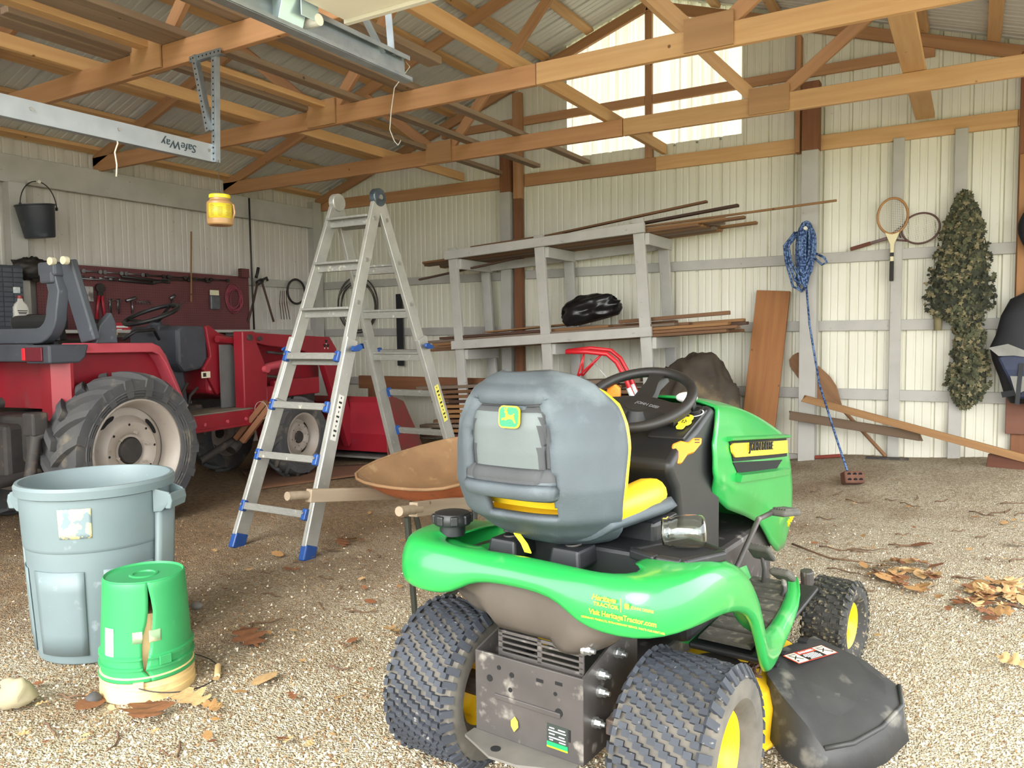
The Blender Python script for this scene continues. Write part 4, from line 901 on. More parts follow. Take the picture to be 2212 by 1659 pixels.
# dashboard cowl (charcoal) and red hood sides
b = MB(); b.prism([(.86, .98), (.80, 1.05), (.80, 1.31), (.84, 1.34), (1.10, 1.34), (1.10, 1.08), (1.04, 1.00)], .52, YZ); tb('dashboard', m_tdark, .025, mtx=Matrix.Translation((-.62, 0, 0)))(b)
for x in (-.35, -.89):
    b = MB(); b.prism([(1.06, 1.335), (1.10, 1.345), (1.28, 1.235), (1.29, .80), (1.16, .79), (1.02, 1.0), (1.10, 1.10)], .03, YZ); b.build('cowl_side', m_red, TR, bevel=.008, mtx=Matrix.Translation((x, 0, 0)))
b = MB(); b.prism([(.62, .66), (.62, 1.10), (.80, 1.15), (.95, 1.05), (1.0, .66)], .3, YZ); tb('console_post', m_tdark, .02, mtx=Matrix.Translation((-.62, 0, 0)))(b)
b = MB(); b.box((-.332, 1.04, .955), (.004, .09, .05)); b.build('cowl_sticker', mat('sticker_cream', 'd9cfb8', rough=.5), TR)
b = MB(); b.box((-.329, 1.025, .955), (.003, .03, .03)); b.build('sticker_print', m_ink, TR)
b = MB(); b.prism([(1.10, .80), (1.10, 1.33), (1.35, 1.26), (2.45, 1.10), (2.52, .95), (2.52, .72), (1.4, .72)], .5, YZ); tb('hood', m_red, .03, mtx=Matrix.Translation((-.62, 0, 0)))(b)
b = MB(); b.prism([(1.35, .5), (1.35, .74), (2.5, .74), (2.45, .45)], .42, YZ); tb('engine', m_iron, .02, mtx=Matrix.Translation((-.62, 0, 0)))(b)
# red side frame round a grey guard panel, step below
fr = [(.98, .66), (1.40, .66), (1.40, 1.12), (1.34, 1.22), (1.24, 1.25), (1.10, 1.25)]
b = MB(); b.tube([(-.28, y, z) for y, z in ((1.40, .64), (1.40, 1.08), (1.37, 1.17), (1.31, 1.22), (1.12, 1.235))], .028, 8); b.build('guard_frame', m_red, TR, smooth=40)
b = MB(); b.prism([(1.16, .68), (1.37, .68), (1.37, 1.08), (1.33, 1.16), (1.28, 1.19), (1.16, 1.19)], .012, YZ); b.build('guard_panel', mat('grey_guard', '6a6a68', '565654', rough=.6, scale=5), TR, mtx=Matrix.Translation((-.30, 0, 0)))
b = MB(); b.box((-.28, .97, .655), (.40, .72, .025)); b.box((-.085, .97, .60), (.03, .74, .11)); b.box((-.085, .97, .555), (.06, .74, .02)); st_ = b.build('step', m_red, TR, bevel=.006)
b = MB(); b.box((-.28, .97, .672), (.36, .66, .008)); b.build('step_mat', mat('step_mat', '6b6558', '807868', rough=.9, scale=10), TR)
for y in (.75, .98, 1.18): b = MB(); b.cyl((-.07, y, .60), (-.06, y, .60), .014, seg=6); b.build('step_bolt', m_redp, TR)
for z0, y0 in ((.9, .76), (.86, .86)): b = MB(); b.tube([(-.35, y0, .68), (-.34, y0+.02, .8), (-.34, y0+.1, z0)], .012, 6); b.build('foot_pedal', m_iron, TR, smooth=True)
# loader
for x, s in ((-.20, 1), (-1.04, -1)):
    b = MB(); b.prism([(1.26, .60), (1.26, 1.295), (1.40, 1.295), (1.42, 1.21), (1.54, .97), (1.52, .70), (1.46, .60)], .10, YZ); b.build('loader_post', m_red, TR, bevel=.008, mtx=Matrix.Translation((x, 0, 0)))
    b = MB(); b.prism([(1.37, 1.285), (2.06, 1.255), (2.40, 1.24), (2.50, 1.13), (2.78, .25), (2.66, .17), (2.28, 1.05), (1.95, 1.135), (1.55, 1.175), (1.42, 1.20)], .07, YZ); arm = b.build('loader_arm', m_red, TR, bevel=.006, mtx=Matrix.Translation((x+s*.01, 0, 0)))
    b = MB(); b.cyl((x+s*.02, 1.50, .985), (x+s*.02, 2.05, 1.05), .034, seg=16); b.cyl((x+s*.02, 2.05, 1.05), (x+s*.02, 2.30, 1.08), .018, seg=12); b.cyl((x-.04, 1.50, .98), (x+.09, 1.50, .98), .03, seg=14); b.build('lift_ram', m_redp, TR, smooth=40)
    b = MB(); b.cyl((x-.06, 1.33, 1.245), (x+.07, 1.33, 1.245), .025, seg=14); b.cyl((x-.06, 1.45, 1.235), (x+.07, 1.45, 1.235), .018, seg=12); b.build('pivot_pin', m_iron, TR)
b = MB(); b.beam((-1.0, 1.62, .76), (-.18, 1.62, .76), .14, .14); b.box((-.2, 1.95, .80), (.06, .6, .15)); tb('loader_subframe', m_red)(b)
for p in ([(-.2, 1.6, 1.12), (-.22, 1.8, 1.10), (-.21, 2.0, 1.13), (-.24, 2.2, 1.12)], [(-.23, 1.58, .92), (-.2, 1.72, .90), (-.25, 1.9, .93), (-.3, 2.0, .85)]): b = MB(); b.tube(p, .012, 8); b.build('hydraulic_hose', m_iron, TR, smooth=True)
b = MB(); b.prism([(2.72, .12), (2.68, .30), (2.70, .60), (2.76, .655), (2.95, .60), (3.30, .10), (3.25, .07)], 1.62, YZ); bk = b.build('loader_bucket', m_red, TR, bevel=.006, mtx=Matrix.Translation((-.53, 0, 0)))
b = MB(); b.prism([(2.68, .08), (2.66, .30), (2.69, .62), (2.76, .665), (2.97, .60), (3.33, .10), (3.25, .05)], .012, YZ); b.build('bucket_side', mat('worn_red', '8a2830', '5f4638', rough=.6, scale=6), bk, mtx=Matrix.Translation((.81, 0, 0)))
b = MB(); b.box((0, 3.0, .07), (1.64, .66, .02)); b.build('bucket_edge', mat('worn_steel', '6f6a64'), bk)
# three black triangles on the loader arm
Me = frame((-.152, 2.34, 1.17), (0, 1, -.03), (0, .03, 1))
for dx, dy, k in ((0, .028, 0), (-.024, -.012, 0), (.024, -.012, 0)):
    b = MB(); b.prism([(-.022, .016), (.022, .016), (.008, -.012), (-.008, -.012)], .003, Matrix.Translation((dx, dy, 0))); b.build('arm_emblem', m_ink, TR, mtx=Me)
    b = MB(); b.prism([(-.008, .0), (.008, .0), (0, -.014)], .003, Matrix.Translation((dx, dy-.016, 0))); b.build('arm_emblem_tip', mat('white_print', 'd8d8d4'), TR, mtx=Me)
b = MB(); b.cyl((-.24, 1.18, .34), (-.24, 1.30, .44), .05, seg=14); b.cyl((-.24, .85, .30), (-.24, 1.30, .44), .03, seg=14); b.build('jack_leg', m_iron, TR, smooth=40)
# two lengths of wood wired together, leaning on the tractor
sp = empty('wooden_stakes', (-4.9, 4.3, .38), label='two brown wooden stakes wired together, leaning on the tractor below the loader', cat='stake')
for k, dz in enumerate((0, .045)):
    p0, p1 = on_y(510+k*14, 948+k*6, 4.22), on_y(575+k*10, 868+k*8, 4.32)
    timber('stake', p0, p1, .05, .045, m_woodd, sp)
q = on_y(567, 886, 4.29); b = MB(); b.tube([q+Vector((math.cos(t)*.075, -.012, math.sin(t)*.07)) for t in [2*PI*k/16 for k in range(16)]], .0025, 6, closed=True); b.build('wire_tie', mat('grey_wire', '9a968c', rough=.5), sp, mtx=Matrix.Translation((4.9, -4.3, -.38)))
# ================================================================== ladder, bins, wheelbarrow
m_alu = mat('aluminium', 'b9b9b2', 'a5a59e', rough=.4, metal=.55, scale=10, spots=('e0d8c8', 30, .66, .8))
m_alud = mat('aluminium_tread', '9a9a94', '86857e', rough=.5, metal=.5, scale=30, stretch=(1, 6, 6), spots=('ddd5c2', 24, .63, .8))
m_blue = mat('blue_plastic', '1f4d92', '183f7c', rough=.4, scale=8)
LAD = empty('folding_ladder', (-3.476, 3.9, 0), label='tall aluminium folding ladder with blue feet and locks, standing open', cat='ladder')
LZ, LT, LB = 2.14, .176, .277            # hinge height, half width at top and bottom
def lp(side, end, t, off=0):             # end -1 front, +1 rear; t 0 foot..1 hinge
    return Vector((side*(LB+(LT-LB)*t), end*.81*(1-t), LZ*t+.0))
for e in (-1, 1):
    fn = Vector((0, e*LZ, .81)).normalized()          # outward normal of that half
    for s in (-1, 1):
        # inner rail (upper), outer rail (lower, a channel round it)
        b = MB(); b.beam(lp(s, e, .40), lp(s, e, .975), .028, .082, up=fn); b.build('inner_rail', m_alu, LAD, bevel=.003)
        o0, o1 = lp(s, e, .03)+Vector((s*.012, 0, 0)), lp(s, e, .575)+Vector((s*.012, 0, 0))
        b = MB(); b.beam(o0, o1, .036, .094, up=fn); rail = b.build('outer_rail', m_alu, LAD, bevel=.004)
        b = MB(); b.beam(o0+fn*.049, o1+fn*.049, .012, .006, up=fn); b.build('rail_lip', m_alu, LAD)
        b = MB(); b.beam(lp(s, e, -.005)+Vector((s*.012, 0, 0)), lp(s, e, .035)+Vector((s*.012, 0, 0)), .046, .092, up=fn); b.build('foot', m_blue, LAD, bevel=.008)
        for k in range(3):
            b = MB(); p = lp(s, e, .93-.125*k)+Vector((s*.014, 0, 0)); b.cyl(p, p+Vector((s*.006, 0, 0)), .014, seg=14); b.build('rivet', m_chrome, LAD)
        b = MB(); b.beam(lp(s, e, .30)+Vector((s*.0305, 0, 0)), lp(s, e, .42)+Vector((s*.0305, 0, 0)), .001, .045, up=fn); st = b.build('rail_sticker', mat('sticker_grey', 'cfcdc4', rough=.5) if not (e > 0 and s > 0) else mat('sticker_yellow', 'd8cf62', rough=.5), LAD)
        b = MB()
        for k in range(9):
            p = lp(s, e, .31+.1*k/8)+Vector((s*.0315, 0, 0)); b.beam(p, p+(lp(s, e, 1)-lp(s, e, 0)).normalized()*.012, .001, .026*(.6+.4*math.sin(k*2.1)), up=fn)
        b.build('sticker_print', m_ink, st)
    for k in range(7):
        t = .105+.1375*k
        if k >= 3:      # rungs of the inner section
            w = LB+(LT-LB)*t-.012; c = lp(0, e, t); c.x = 0
            b = MB(); B_ = Matrix((Vector((1, 0, 0)), Vector((0, e*.35, -.94)).cross(Vector((1, 0, 0))).normalized(), Vector((0, 0, 1)))).transposed()
            b.box(c+Vector((0, 0, -.008)), (w*2, .03, .055)); b.box(c+Vector((0, e*.014, .018)), (w*2, .078, .016)); b.build('rung', m_alud, LAD, bevel=.003)
        if k <= 3:
            w = LB+(LT-LB)*t; c = lp(0, e, t); c.x = 0; c += fn*.056
            b = MB(); b.box(c, (w*2-.05, .024, .042), Euler((e*.36, 0, 0)).to_matrix()); b.build('rung', m_alud, LAD, bevel=.003)
            for s in (-1, 1):
                b = MB(); b.box(c+Vector((s*(w-.012), 0, 0)), (.034, .034, .066), Euler((e*.36, 0, 0)).to_matrix()); b.build('rung_bracket', m_blue, LAD, bevel=.006)
                b = MB(); p = c+Vector((s*(w-.012), e*.017, .012)); b.cyl(p, p+fn*.006, .007, seg=10); b.build('rivet', m_chrome, LAD)
    for s in (-1, 1):
        b = MB(); p = lp(s, e, .548)+Vector((s*.04, 0, 0)); b.cyl(p, p+Vector((s*.03, 0, 0)), .016, seg=12); b.prism([(-.05, -.012), (-.02, -.02), (.03, -.012), (.045, .0), (.03, .012), (-.02, .018), (-.05, .01)], .018, frame(p+Vector((s*.03, 0, 0)), (0, e, -.2), (0, .2, 1))); b.build('lock_knob', m_blue, LAD, bevel=.004)
for s in (-1, 1):
    b = MB(); p = Vector((s*(LT+.004), 0, LZ-.01)); b.cyl(p-Vector((s*.03, 0, 0)), p+Vector((s*.018, 0, 0)), .058, seg=28); hg = b.build('hinge', m_alu if s < 0 else mat('hinge_dark', '3a444c', '59626a', rough=.35, metal=.5, scale=20), LAD, bevel=.006)
    b = MB(); b.cyl(p+Vector((s*.018, 0, 0)), p+Vector((s*.026, 0, 0)), .016, seg=14); b.build('hinge_pin', m_chrome, LAD)
# sleeve of clear plastic hanging on the lower left rung
# ---- grey rubbish bin
m_bin = mat('bin_plastic', '6f7d7f', '657476', rough=.5, scale=4, bump=.03, spots=('a3acb0', 18, .66, .5))
BIN = empty('trash_can', (-3.06, 1.83, 0), label='large grey-blue plastic trash can without a lid beside the green bucket', cat='bin')
b = MB(); b.lathe([(.001, .0), (.225, .0), (.232, .006), (.24, .05), (.262, .44), (.266, .445), (.268, .455), (.276, .62), (.276, .645), (.29, .65), (.292, .68), (.286, .692), (.274, .692), (.268, .68), (.26, .62), (.222, .02), (.001, .015)], 64); b.build('bin_body', m_bin, BIN, smooth=30)
va = math.atan2(-1.83, 3.06)            # towards the camera
for k in range(6):
    a = va-.62+k*1.05; w = .50
    b = MB()
    def pan_(u, v, a=a, w=w):
        t = a+(u-.5)*w*1.6; z = .04+.33*v; r = .2405+.0225*(z-.05)/.39+.001
        return Vector((math.cos(t)*r, math.sin(t)*r, z))
    b.grid(pan_, 9, 5); b.build('bin_panel', m_bin, BIN, smooth=True, solid=.004, soff=1)
for k, a in enumerate((va+1.02, va+1.02+PI)):
    R_ = Matrix.Rotation(a, 4, 'Z')
    b = MB(); P = [(.262, -.07, .565), (.262, .07, .565), (.335, .055, .60), (.335, -.055, .60)]
    b.loft([[Vector((.27, s*.075, .56)), Vector((.27, s*.075, .655)), Vector((.33, s*.06, .635)), Vector((.335, s*.06, .60)), Vector((.30, s*.066, .56))] for s in (-1, -.86)]); b.build('handle_bracket', m_bin, BIN, bevel=.003, mtx=R_)
    b = MB(); b.loft([[Vector((.27, s*.075, .56)), Vector((.27, s*.075, .655)), Vector((.33, s*.06, .635)), Vector((.335, s*.06, .60)), Vector((.30, s*.066, .56))] for s in (.86, 1)]); b.build('handle_bracket', m_bin, BIN, bevel=.003, mtx=R_)
    b = MB(); b.loft([[Vector((.312, y, .57)), Vector((.312, y, .625)), Vector((.336, y, .63)), Vector((.342, y, .60)), Vector((.335, y, .57))] for y in (-.062, .062)]); b.build('bin_handle', m_bin, BIN, bevel=.004, mtx=R_)
    b = MB(); b.grid(lambda u, v: Vector(((.243+.024*v+.03)*math.cos((u-.5)*.44), (.243+.024*v+.03)*math.sin((u-.5)*.44), .05+.51*v)), 7, 3); b.build('handle_rib', mat('bin_rib_plastic', '7d8b8e', '73817f', rough=.6, scale=6), BIN, smooth=True, solid=.02, mtx=R_)  # rib plastic a touch paler than the bin body
la = va-.30
b = MB(); b.grid(lambda u, v: Vector(((.2685+.0085*v+.0035)*math.cos(la+(u-.5)*.42), (.2685+.0085*v+.0035)*math.sin(la+(u-.5)*.42), .50+.115*v)), 13, 7)
m_lab = mat('peeled_label', '76868a', 'd8c68e', rough=.7, scale=26, contrast=.05, detail=9)
b.build('peeled_label', m_lab, BIN, smooth=True, solid=.001)
# ---- buckets
BA = math.atan2(-1.67, 2.53)
m_cream = mat('cream_plastic', 'd9b878', 'e8cd97', rough=.5, scale=5, spots=('8a6a3a', 8, .6, .6))
m_gbk = mat('bucket_green', '2c8a50', '359759', rough=.42, scale=4, spots=('8cc49c', 14, .66, .5))
CB = empty('cream_bucket', (-2.53, 1.67, 0), label='upside-down cream plastic bucket under the cracked green bucket', cat='bucket')
b = MB(); b.lathe([(.152, .0), (.157, .004), (.157, .03), (.15, .032), (.15, .05), (.156, .052), (.156, .06), (.149, .062), (.149, .08), (.155, .082), (.155, .09), (.147, .095), (.12, .11), (.118, .30), (.001, .30)], 48); b.build('bucket_body', m_cream, CB, smooth=30)
b = MB(); b.box((.16*math.cos(BA-.2), .16*math.sin(BA-.2), .065), (.012, .035, .03), Matrix.Rotation(BA-.2, 3, 'Z')); b.build('bail_ear', m_cream, CB, bevel=.003)
ang = [BA-.2+.12*k for k in range(0, 24)]
b = MB(); pts = []
for k in range(25):
    t = k/24; a = BA-.2+PI*t; r = .164+.075*math.sin(PI*t); pts.append((math.cos(a)*r, math.sin(a)*r, .062-.045*math.sin(PI*t)))
b.tube(pts, .0022, 6); b.build('bail', m_iron, CB, smooth=True)
b = MB(); b.cyl(pts[11], pts[14], .011, seg=12); b.build('bail_grip', m_cream, CB, bevel=.002)
GB = empty('green_bucket', (-2.53, 1.67, .075), label='cracked green plastic bucket upside down over a cream one', cat='bucket')
CA = BA+.06        # the crack faces the camera
crack = [(.0, .335, .0), (.02, .30, .004), (.045, .25, .011), (.01, .2, .014), (-.055, .15, .022), (-.085, .10, .016), (-.105, .05, .007), (-.12, .02, .0)]
def crack_at(z):
    for (a0, z0, w0), (a1, z1, w1) in zip(crack, crack[1:]):
        if z1 <= z <= z0: t = (z-z1)/(z0-z1); return a1+(a0-a1)*t, w1+(w0-w1)*t
    return 0, 0
prof = [(.1565, .0), (.158, .004), (.158, .012), (.151, .014), (.1505, .04), (.1575, .042), (.1575, .05), (.150, .052), (.1492, .075), (.1562, .077), (.1562, .086), (.1485, .09), (.147, .12), (.145, .16), (.1425, .20), (.140, .24), (.138, .28), (.1365, .315), (.135, .335), (.133, .340)]
b = MB(); SEG = 72; rings = []
for r, z in prof:
    ring = []
    ca, cw = crack_at(z); cw *= .42/.145
    for i in range(SEG+1):
        # angles packed so that the seam of the mesh is the crack
        f = i/SEG; a = CA+ca*1.2+cw*1.6+f*(2*PI-2*cw*1.6)
        dent = 1+.004*math.exp(-((min(f, 1-f))/.03)**2)*(1 if f < .5 else -1)*(cw > 0)
        ring.append(b.bm.verts.new((math.cos(a)*r*dent, math.sin(a)*r*dent, z)))
    rings.append(ring)
for A, B_ in zip(rings, rings[1:]):
    for i in range(SEG): b.bm.faces.new((A[i], A[i+1], B_[i+1], B_[i]))
b.build('bucket_body', m_gbk, GB, smooth=35, solid=.003)
b = MB(); b.lathe([(.134, .338), (.130, .343), (.125, .336), (.05, .334), (.045, .338), (.037, .338), (.034, .333), (.001, .333)], 48); b.build('bucket_base', m_gbk, GB, smooth=30)
b = MB(); b.box((.157*math.cos(CA+.3), .157*math.sin(CA+.3), .068), (.010, .04, .032), Matrix.Rotation(CA+.3, 3, 'Z')); b.build('bail_ear', m_gbk, GB, bevel=.002)
def curved_label(name, parent, m, a, w, z0, z1, rf):
    b = MB(); b.grid(lambda u, v: Vector((rf(z0+(z1-z0)*v)*math.cos(a+(u-.5)*w), rf(z0+(z1-z0)*v)*math.sin(a+(u-.5)*w), z0+(z1-z0)*v)), 9, 3); return b.build(name, m, parent, smooth=True, solid=.0006)
gr = lambda z: .1485-.0115*(z-.09)/.245+.0015
curved_label('paper_label', GB, mat('white_label', 'd9dcd8', 'b8c4c8', rough=.6, scale=30, contrast=.2), CA-.98, .30, .08, .185, gr)
curved_label('torn_label', GB, mat('torn_label', 'd8c9a0', '7f9a74', rough=.7, scale=22, contrast=.15), CA+.12, .26, .135, .175, gr)
curved_label('torn_label', GB, mat('torn_label', 'd8c9a0'), CA-.26, .22, .135, .175, gr)
# ---- wheelbarrow
m_rust = mat('rusty_tray', '8a6a48', '6f5236', rough=.75, scale=5, bump=.08, spots=('a58a64', 12, .58, .5))
m_orange = mat('orange_tray_paint', 'b5673a', 'a3552c', rough=.6, scale=4, spots=('6b3a22', 22, .6, .9))
m_hand = wood('handle_timber', 'a2917a', '857562', knot='5a4836')
WBW = empty('wheelbarrow', (-2.37, 3.05, 0), label='rusty orange wheelbarrow with wooden handles standing behind the mower', cat='wheelbarrow')
rim = [(-.335, -.12, .545), (-.20, -.175, .525), (0, -.19, .52), (.20, -.175, .525), (.335, -.12, .545), (.36, .10, .585), (.34, .45, .615), (.27, .72, .64), (.12, .82, .65), (-.12, .82, .65), (-.27, .72, .64), (-.34, .45, .615), (-.36, .10, .585)]
base = [(-.20, .08, .41), (-.12, .05, .405), (0, .04, .405), (.12, .05, .405), (.20, .08, .41), (.21, .2, .40), (.20, .35, .40), (.15, .45, .41), (.06, .48, .41), (-.06, .48, .41), (-.15, .45, .41), (-.20, .35, .40), (-.21, .2, .40)]
def ring(k): return [Vector(a)*(1-k)+Vector(c)*k for a, c in zip(base, rim)]
b = MB(); rs = [ring(0), [p+Vector((0, 0, -.012)) for p in ring(.35)], ring(.75), ring(1)]
b.loft(rs, caps=False); b.bm.faces.new([b.bm.verts.new(p) for p in rs[0]]); b.build('tray', [m_orange, m_rust], WBW, smooth=True, merge=.0005, solid=.004, sub=1)
tr_ = [o for o in WBW.children if o.name.startswith('tray')][0]; tr_.modifiers['solid'].material_offset = 0
b = MB(); b.loft([[p+Vector((0, 0, .006)) for p in ring(.06)], [p+Vector((0, 0, -.004)) for p in ring(.35)], [p*1+Vector((0, 0, .004)) for p in ring(.75)], ring(.995)], caps=False); b.bm.faces.new([b.bm.verts.new(p+Vector((0, 0, .006))) for p in ring(.06)])
for v in b.bm.verts:
    c = Vector((0, .25, v.co.z)); v.co = c+(v.co-c)*.985+Vector((0, 0, .003))
b.build('tray_lining', m_rust, WBW, smooth=True, merge=.0005, sub=1)
b = MB(); b.tube([Vector(p) for p in rim], .009, 8, closed=True); b.build('tray_rim', m_rust, WBW, smooth=True, sub=1)
for s in (-1, 1):
    hx = s*.31
    timber('handle', (-2.37+hx, 2.62, .50), (-2.37+s*.14, 3.95, .30), .042, .062, m_hand, WBW)
    b = MB(); b.tube([(hx*1.0+s*.017, -.545, .5175), (hx+s*.012, -.47, .508), (hx, -.38, .492)], .021, 12); b.build('hand_grip', m_hand, WBW, smooth=40)
    b = MB(); b.tube([(s*.24, .25, .40), (s*.23, .36, .02), (s*.22, .52, .02), (s*.19, .62, .36)] if s < 0 else [(.27, -.42, .46), (.27, -.38, .02), (.25, .10, .02), (.20, .22, .38)], .015, 8); b.build('leg', mat('leg_black', '23241f', '35372c', rough=.55, scale=8), WBW, smooth=40)
b = MB(); b.lathe([(.09, -.035), (.15, -.045), (.19, -.035), (.20, 0), (.19, .035), (.15, .045), (.09, .035)], 32, (0, .98, .2), XZ); b.build('wheel', m_rub, WBW, smooth=40)
b = MB(); b.cyl((-.12, .98, .2), (.12, .98, .2), .018, seg=12); b.lathe([(.1, -.02), (.03, -.03), (.03, .03), (.1, .02)], 24, (0, .98, .2), XZ); b.build('wheel_hub', m_rust, WBW, smooth=40)
# ================================================================== lumber rack and what lies on it
m_rack = mat('rack_paint', 'b9b7b1', 'a9a7a0', rough=.6, scale=5, bump=.06, spots=('6b655c', 22, .66, .6))
RY0, RY1 = 6.74, 7.36
def rk(u, y, z):       # u 0..1 left to right; the whole rack leans left and sags to the left
    return Vector((-4.56+2.065*u-.072*z, y, z+(-.055*2.065)*(1-u)))
RACK = empty('lumber_rack', (-3.55, 7.05, 0), label='leaning grey-painted timber rack with two shelves against the back wall', cat='rack')
for u in (0, .5, 1):
    timber('rack_post', rk(u, RY0+.02, .02 if u > .4 else .13), rk(u, RY0+.02, 2.29 if u > .9 else 2.27), .04, .105, m_rack, RACK, up=(1, 0, 0))
    timber('rack_post', rk(u+.01, RY1-.02, .02 if u > .4 else .13), rk(u+.01, RY1-.02, 2.14), .04, .105, m_rack, RACK, up=(1, 0, 0))
    for z in (2.095, 1.15): timber('rack_joist', rk(u+.035, RY0+.02, z), rk(u+.035, RY1+.02, z), .04, .105, m_rack, RACK)
for z in (2.195, 1.255): timber('rack_beam', rk(-.035, RY0-.02, z), rk(1.035, RY0-.02, z), .04, .09, m_rack, RACK)
for z in (2.10,): timber('rack_beam', rk(-.03, RY1+.0, z), rk(1.03, RY1+.0, z), .04, .09, m_rack, RACK)
m_pl = [wood('plank_brown', '7d5a3c', '63442b'), wood('plank_grey', '857362', '6a5a4c', knot='33271e'), wood('plank_tan', '9a7146', '7c5833'), wood('plank_dark', '54392a', '3f2a1f')]
def plank(label, u0, u1, y, z, w, t, k, dz=0, dy=0, grp=None):
    o = timber('plank', rk(u0, y, z), rk(u1, y+dy, z+dz), w, t, m_pl[k], jag=.006)
    tag(o, label, 'plank', grp); return o
rs = random.Random(5)
ORD = ('first', 'second', 'third', 'fourth', 'fifth', 'sixth', 'seventh', 'eighth', 'ninth', 'tenth', 'eleventh', 'twelfth')
def where(base, r, k): return base+', %s layer from the bottom, %s from the front' % (ORD[r], ORD[k])
Lt = 'old board on the rack top'; Lm = 'old board on the middle rack shelf'; Lb = 'old board in the floor pile'
for k in range(6): plank(where(Lt, 0, k), -.20-.03*(k % 3), 1.20+.10*rs.random(), 6.81+.10*k, 2.162, .092, .022, (0, 2, 0, 1, 0, 2)[k], grp='boards on the top rack shelf')
for k in range(5): plank(where(Lt, 1, k), -.06-.06*rs.random(), 1.30+.16*rs.random(), 6.82+.12*k, 2.188, .09, .022, (2, 0, 1, 0, 2)[k], dy=rs.uniform(-.04, .04), grp='boards on the top rack shelf')
tag(timber('plank', rk(.1, 6.90, 2.225), rk(1.30, 6.84, 2.36), .05, .02, m_pl[0]), 'narrow board resting at a slant on top of the rack, right end raised', 'plank')
tag(timber('plank', rk(.25, 6.97, 2.215), rk(1.42, 6.92, 2.30), .06, .024, m_pl[3]), 'dark board with a split end lying slanted on the rack top', 'plank')
tag(timber('plank', rk(.10, 6.79, 2.222), rk(1.80, 7.0, 2.235), .025, .018, m_pl[2]), 'long thin tan strip sticking far out right from the rack top', 'plank')
tag(timber('plank', rk(-.24, 6.80, 1.99), rk(.30, 7.1, 2.128), .045, .02, m_pl[3]), 'thin dark stick hanging down at the left end of the rack top', 'plank')
tag(timber('plank', rk(.08, 6.87, 2.268), rk(.62, 6.80, 2.262), .05, .016, m_pl[0]), 'short lath on top of the rack beside the middle post', 'plank')
for r in range(5):
    for k in range(5 if r < 4 else 3):
        plank(where(Lm, r, k), -.20+.09*rs.random()+(.0 if r < 3 else .12*k), 1.12+.30*rs.random() if r < 4 else .5+.3*k, 6.80+.115*k, 1.217+.030*r, .10, .027, (0, 3, 1, 0, 2, 3, 2)[(r*3+k) % 7], dy=rs.uniform(-.006, .006), grp='boards on the middle rack shelf')
tag(timber('plank', rk(.12, 6.95, 1.372), rk(.60, 6.97, 1.388), .16, .016, m_pl[2]), 'wide thin board propped on the middle shelf left of the black bag', 'plank')
tag(timber('plank', rk(.86, 6.86, 1.368), rk(1.36, 6.88, 1.375), .05, .034, m_pl[0]), 'square-edged board on top of the middle stack right of the black bag', 'plank')
for r in range(12):
    for k in range(3 if r < 9 else 2):
        plank(where(Lb, r, k), -.30+.22*rs.random(), .82+.30*rs.random(), 6.80+.17*k, .245+.052*r, .13, .034, rs.choice((0, 1, 2, 0, 3)), dy=rs.uniform(-.015, .015), grp='boards at the foot of the rack')
for k in range(3): tag(timber('bearer_block', rk(.05+.4*k, 6.76, .10), rk(.05+.4*k, 7.3, .10), .12, .22, m_pl[3]), 'dark timber block under the board pile, %s' % ('left one', 'middle one', 'right one')[k], 'block')
# long brown timber on the floor further left, along the back wall
tag(timber('timber_beam', (-6.3, 7.05, .70), (-4.2, 7.05, .70), .06, .15, m_woodd), 'long brown timber lying level along the back wall behind the loader bucket', 'beam')
for k, xx in enumerate((-6.1, -4.75)): tag(timber('support_post', (xx, 7.05, 0), (xx, 7.05, .625), .08, .1, m_woodd), 'short brown post holding up the long timber, %s' % ('near the corner', 'beside the rack')[k], 'post')
# black plastic bag on the middle shelf
def blob(name, c, rad, m, n=40, seed=1, amp=.12, freq=3, floor=None, parent=None, power=1.0, crease=0):
    from mathutils import noise
    b = MB(); so = Vector((seed*3.7, seed*1.9, seed))
    def f(u, v):
        a = 2*PI*u; t = PI*(v*.998+.001); d = Vector((math.sin(t)*math.cos(a), math.sin(t)*math.sin(a), -math.cos(t)))
        k = 1+amp*noise.fractal(d*freq+so, 1.0, 2.0, 4)
        if crease: k -= crease*abs(noise.noise(d*freq*1.7+so*2))
        p = Vector((d.x*rad[0], d.y*rad[1], d.z*rad[2]))*k*power
        if floor is not None and p.z < floor: p.z = floor+.02*(p.z-floor)
        return p
    b.grid(f, n, n//2+1, closed_u=True)
    return b.build(name, m, parent, smooth=True, mtx=Matrix.Translation(c), merge=.0005)
m_bag = mat('black_polythene', '101012', '1c1c1f', rough=.28, scale=6, bump=.2, bscale=9)
o = blob('plastic_bag', rk(.70, 6.93, 1.485)+Vector((0, 0, .02)), (.33, .17, .16), m_bag, 72, 3, .22, 1.1, floor=-.105, crease=.22)
o.rotation_euler = (0, -.22, 0)
tag(o, 'crumpled black plastic bag on the middle shelf of the rack', 'bag')
# tarp-covered heap beside the rack
m_tarp = mat('dark_tarp', '2a2520', '4b3f30', rough=.75, scale=3.5, bump=.5, bscale=7, spots=('7a6a4c', 3.5, .56, .7))
tag(blob('tarp_heap', (-2.13, 6.80, .50), (.41, .40, .58), m_tarp, 72, 8, .10, 1.8, floor=-.49, crease=.14), 'round heap under a dirty dark tarp between the rack and the leaning board', 'tarp')
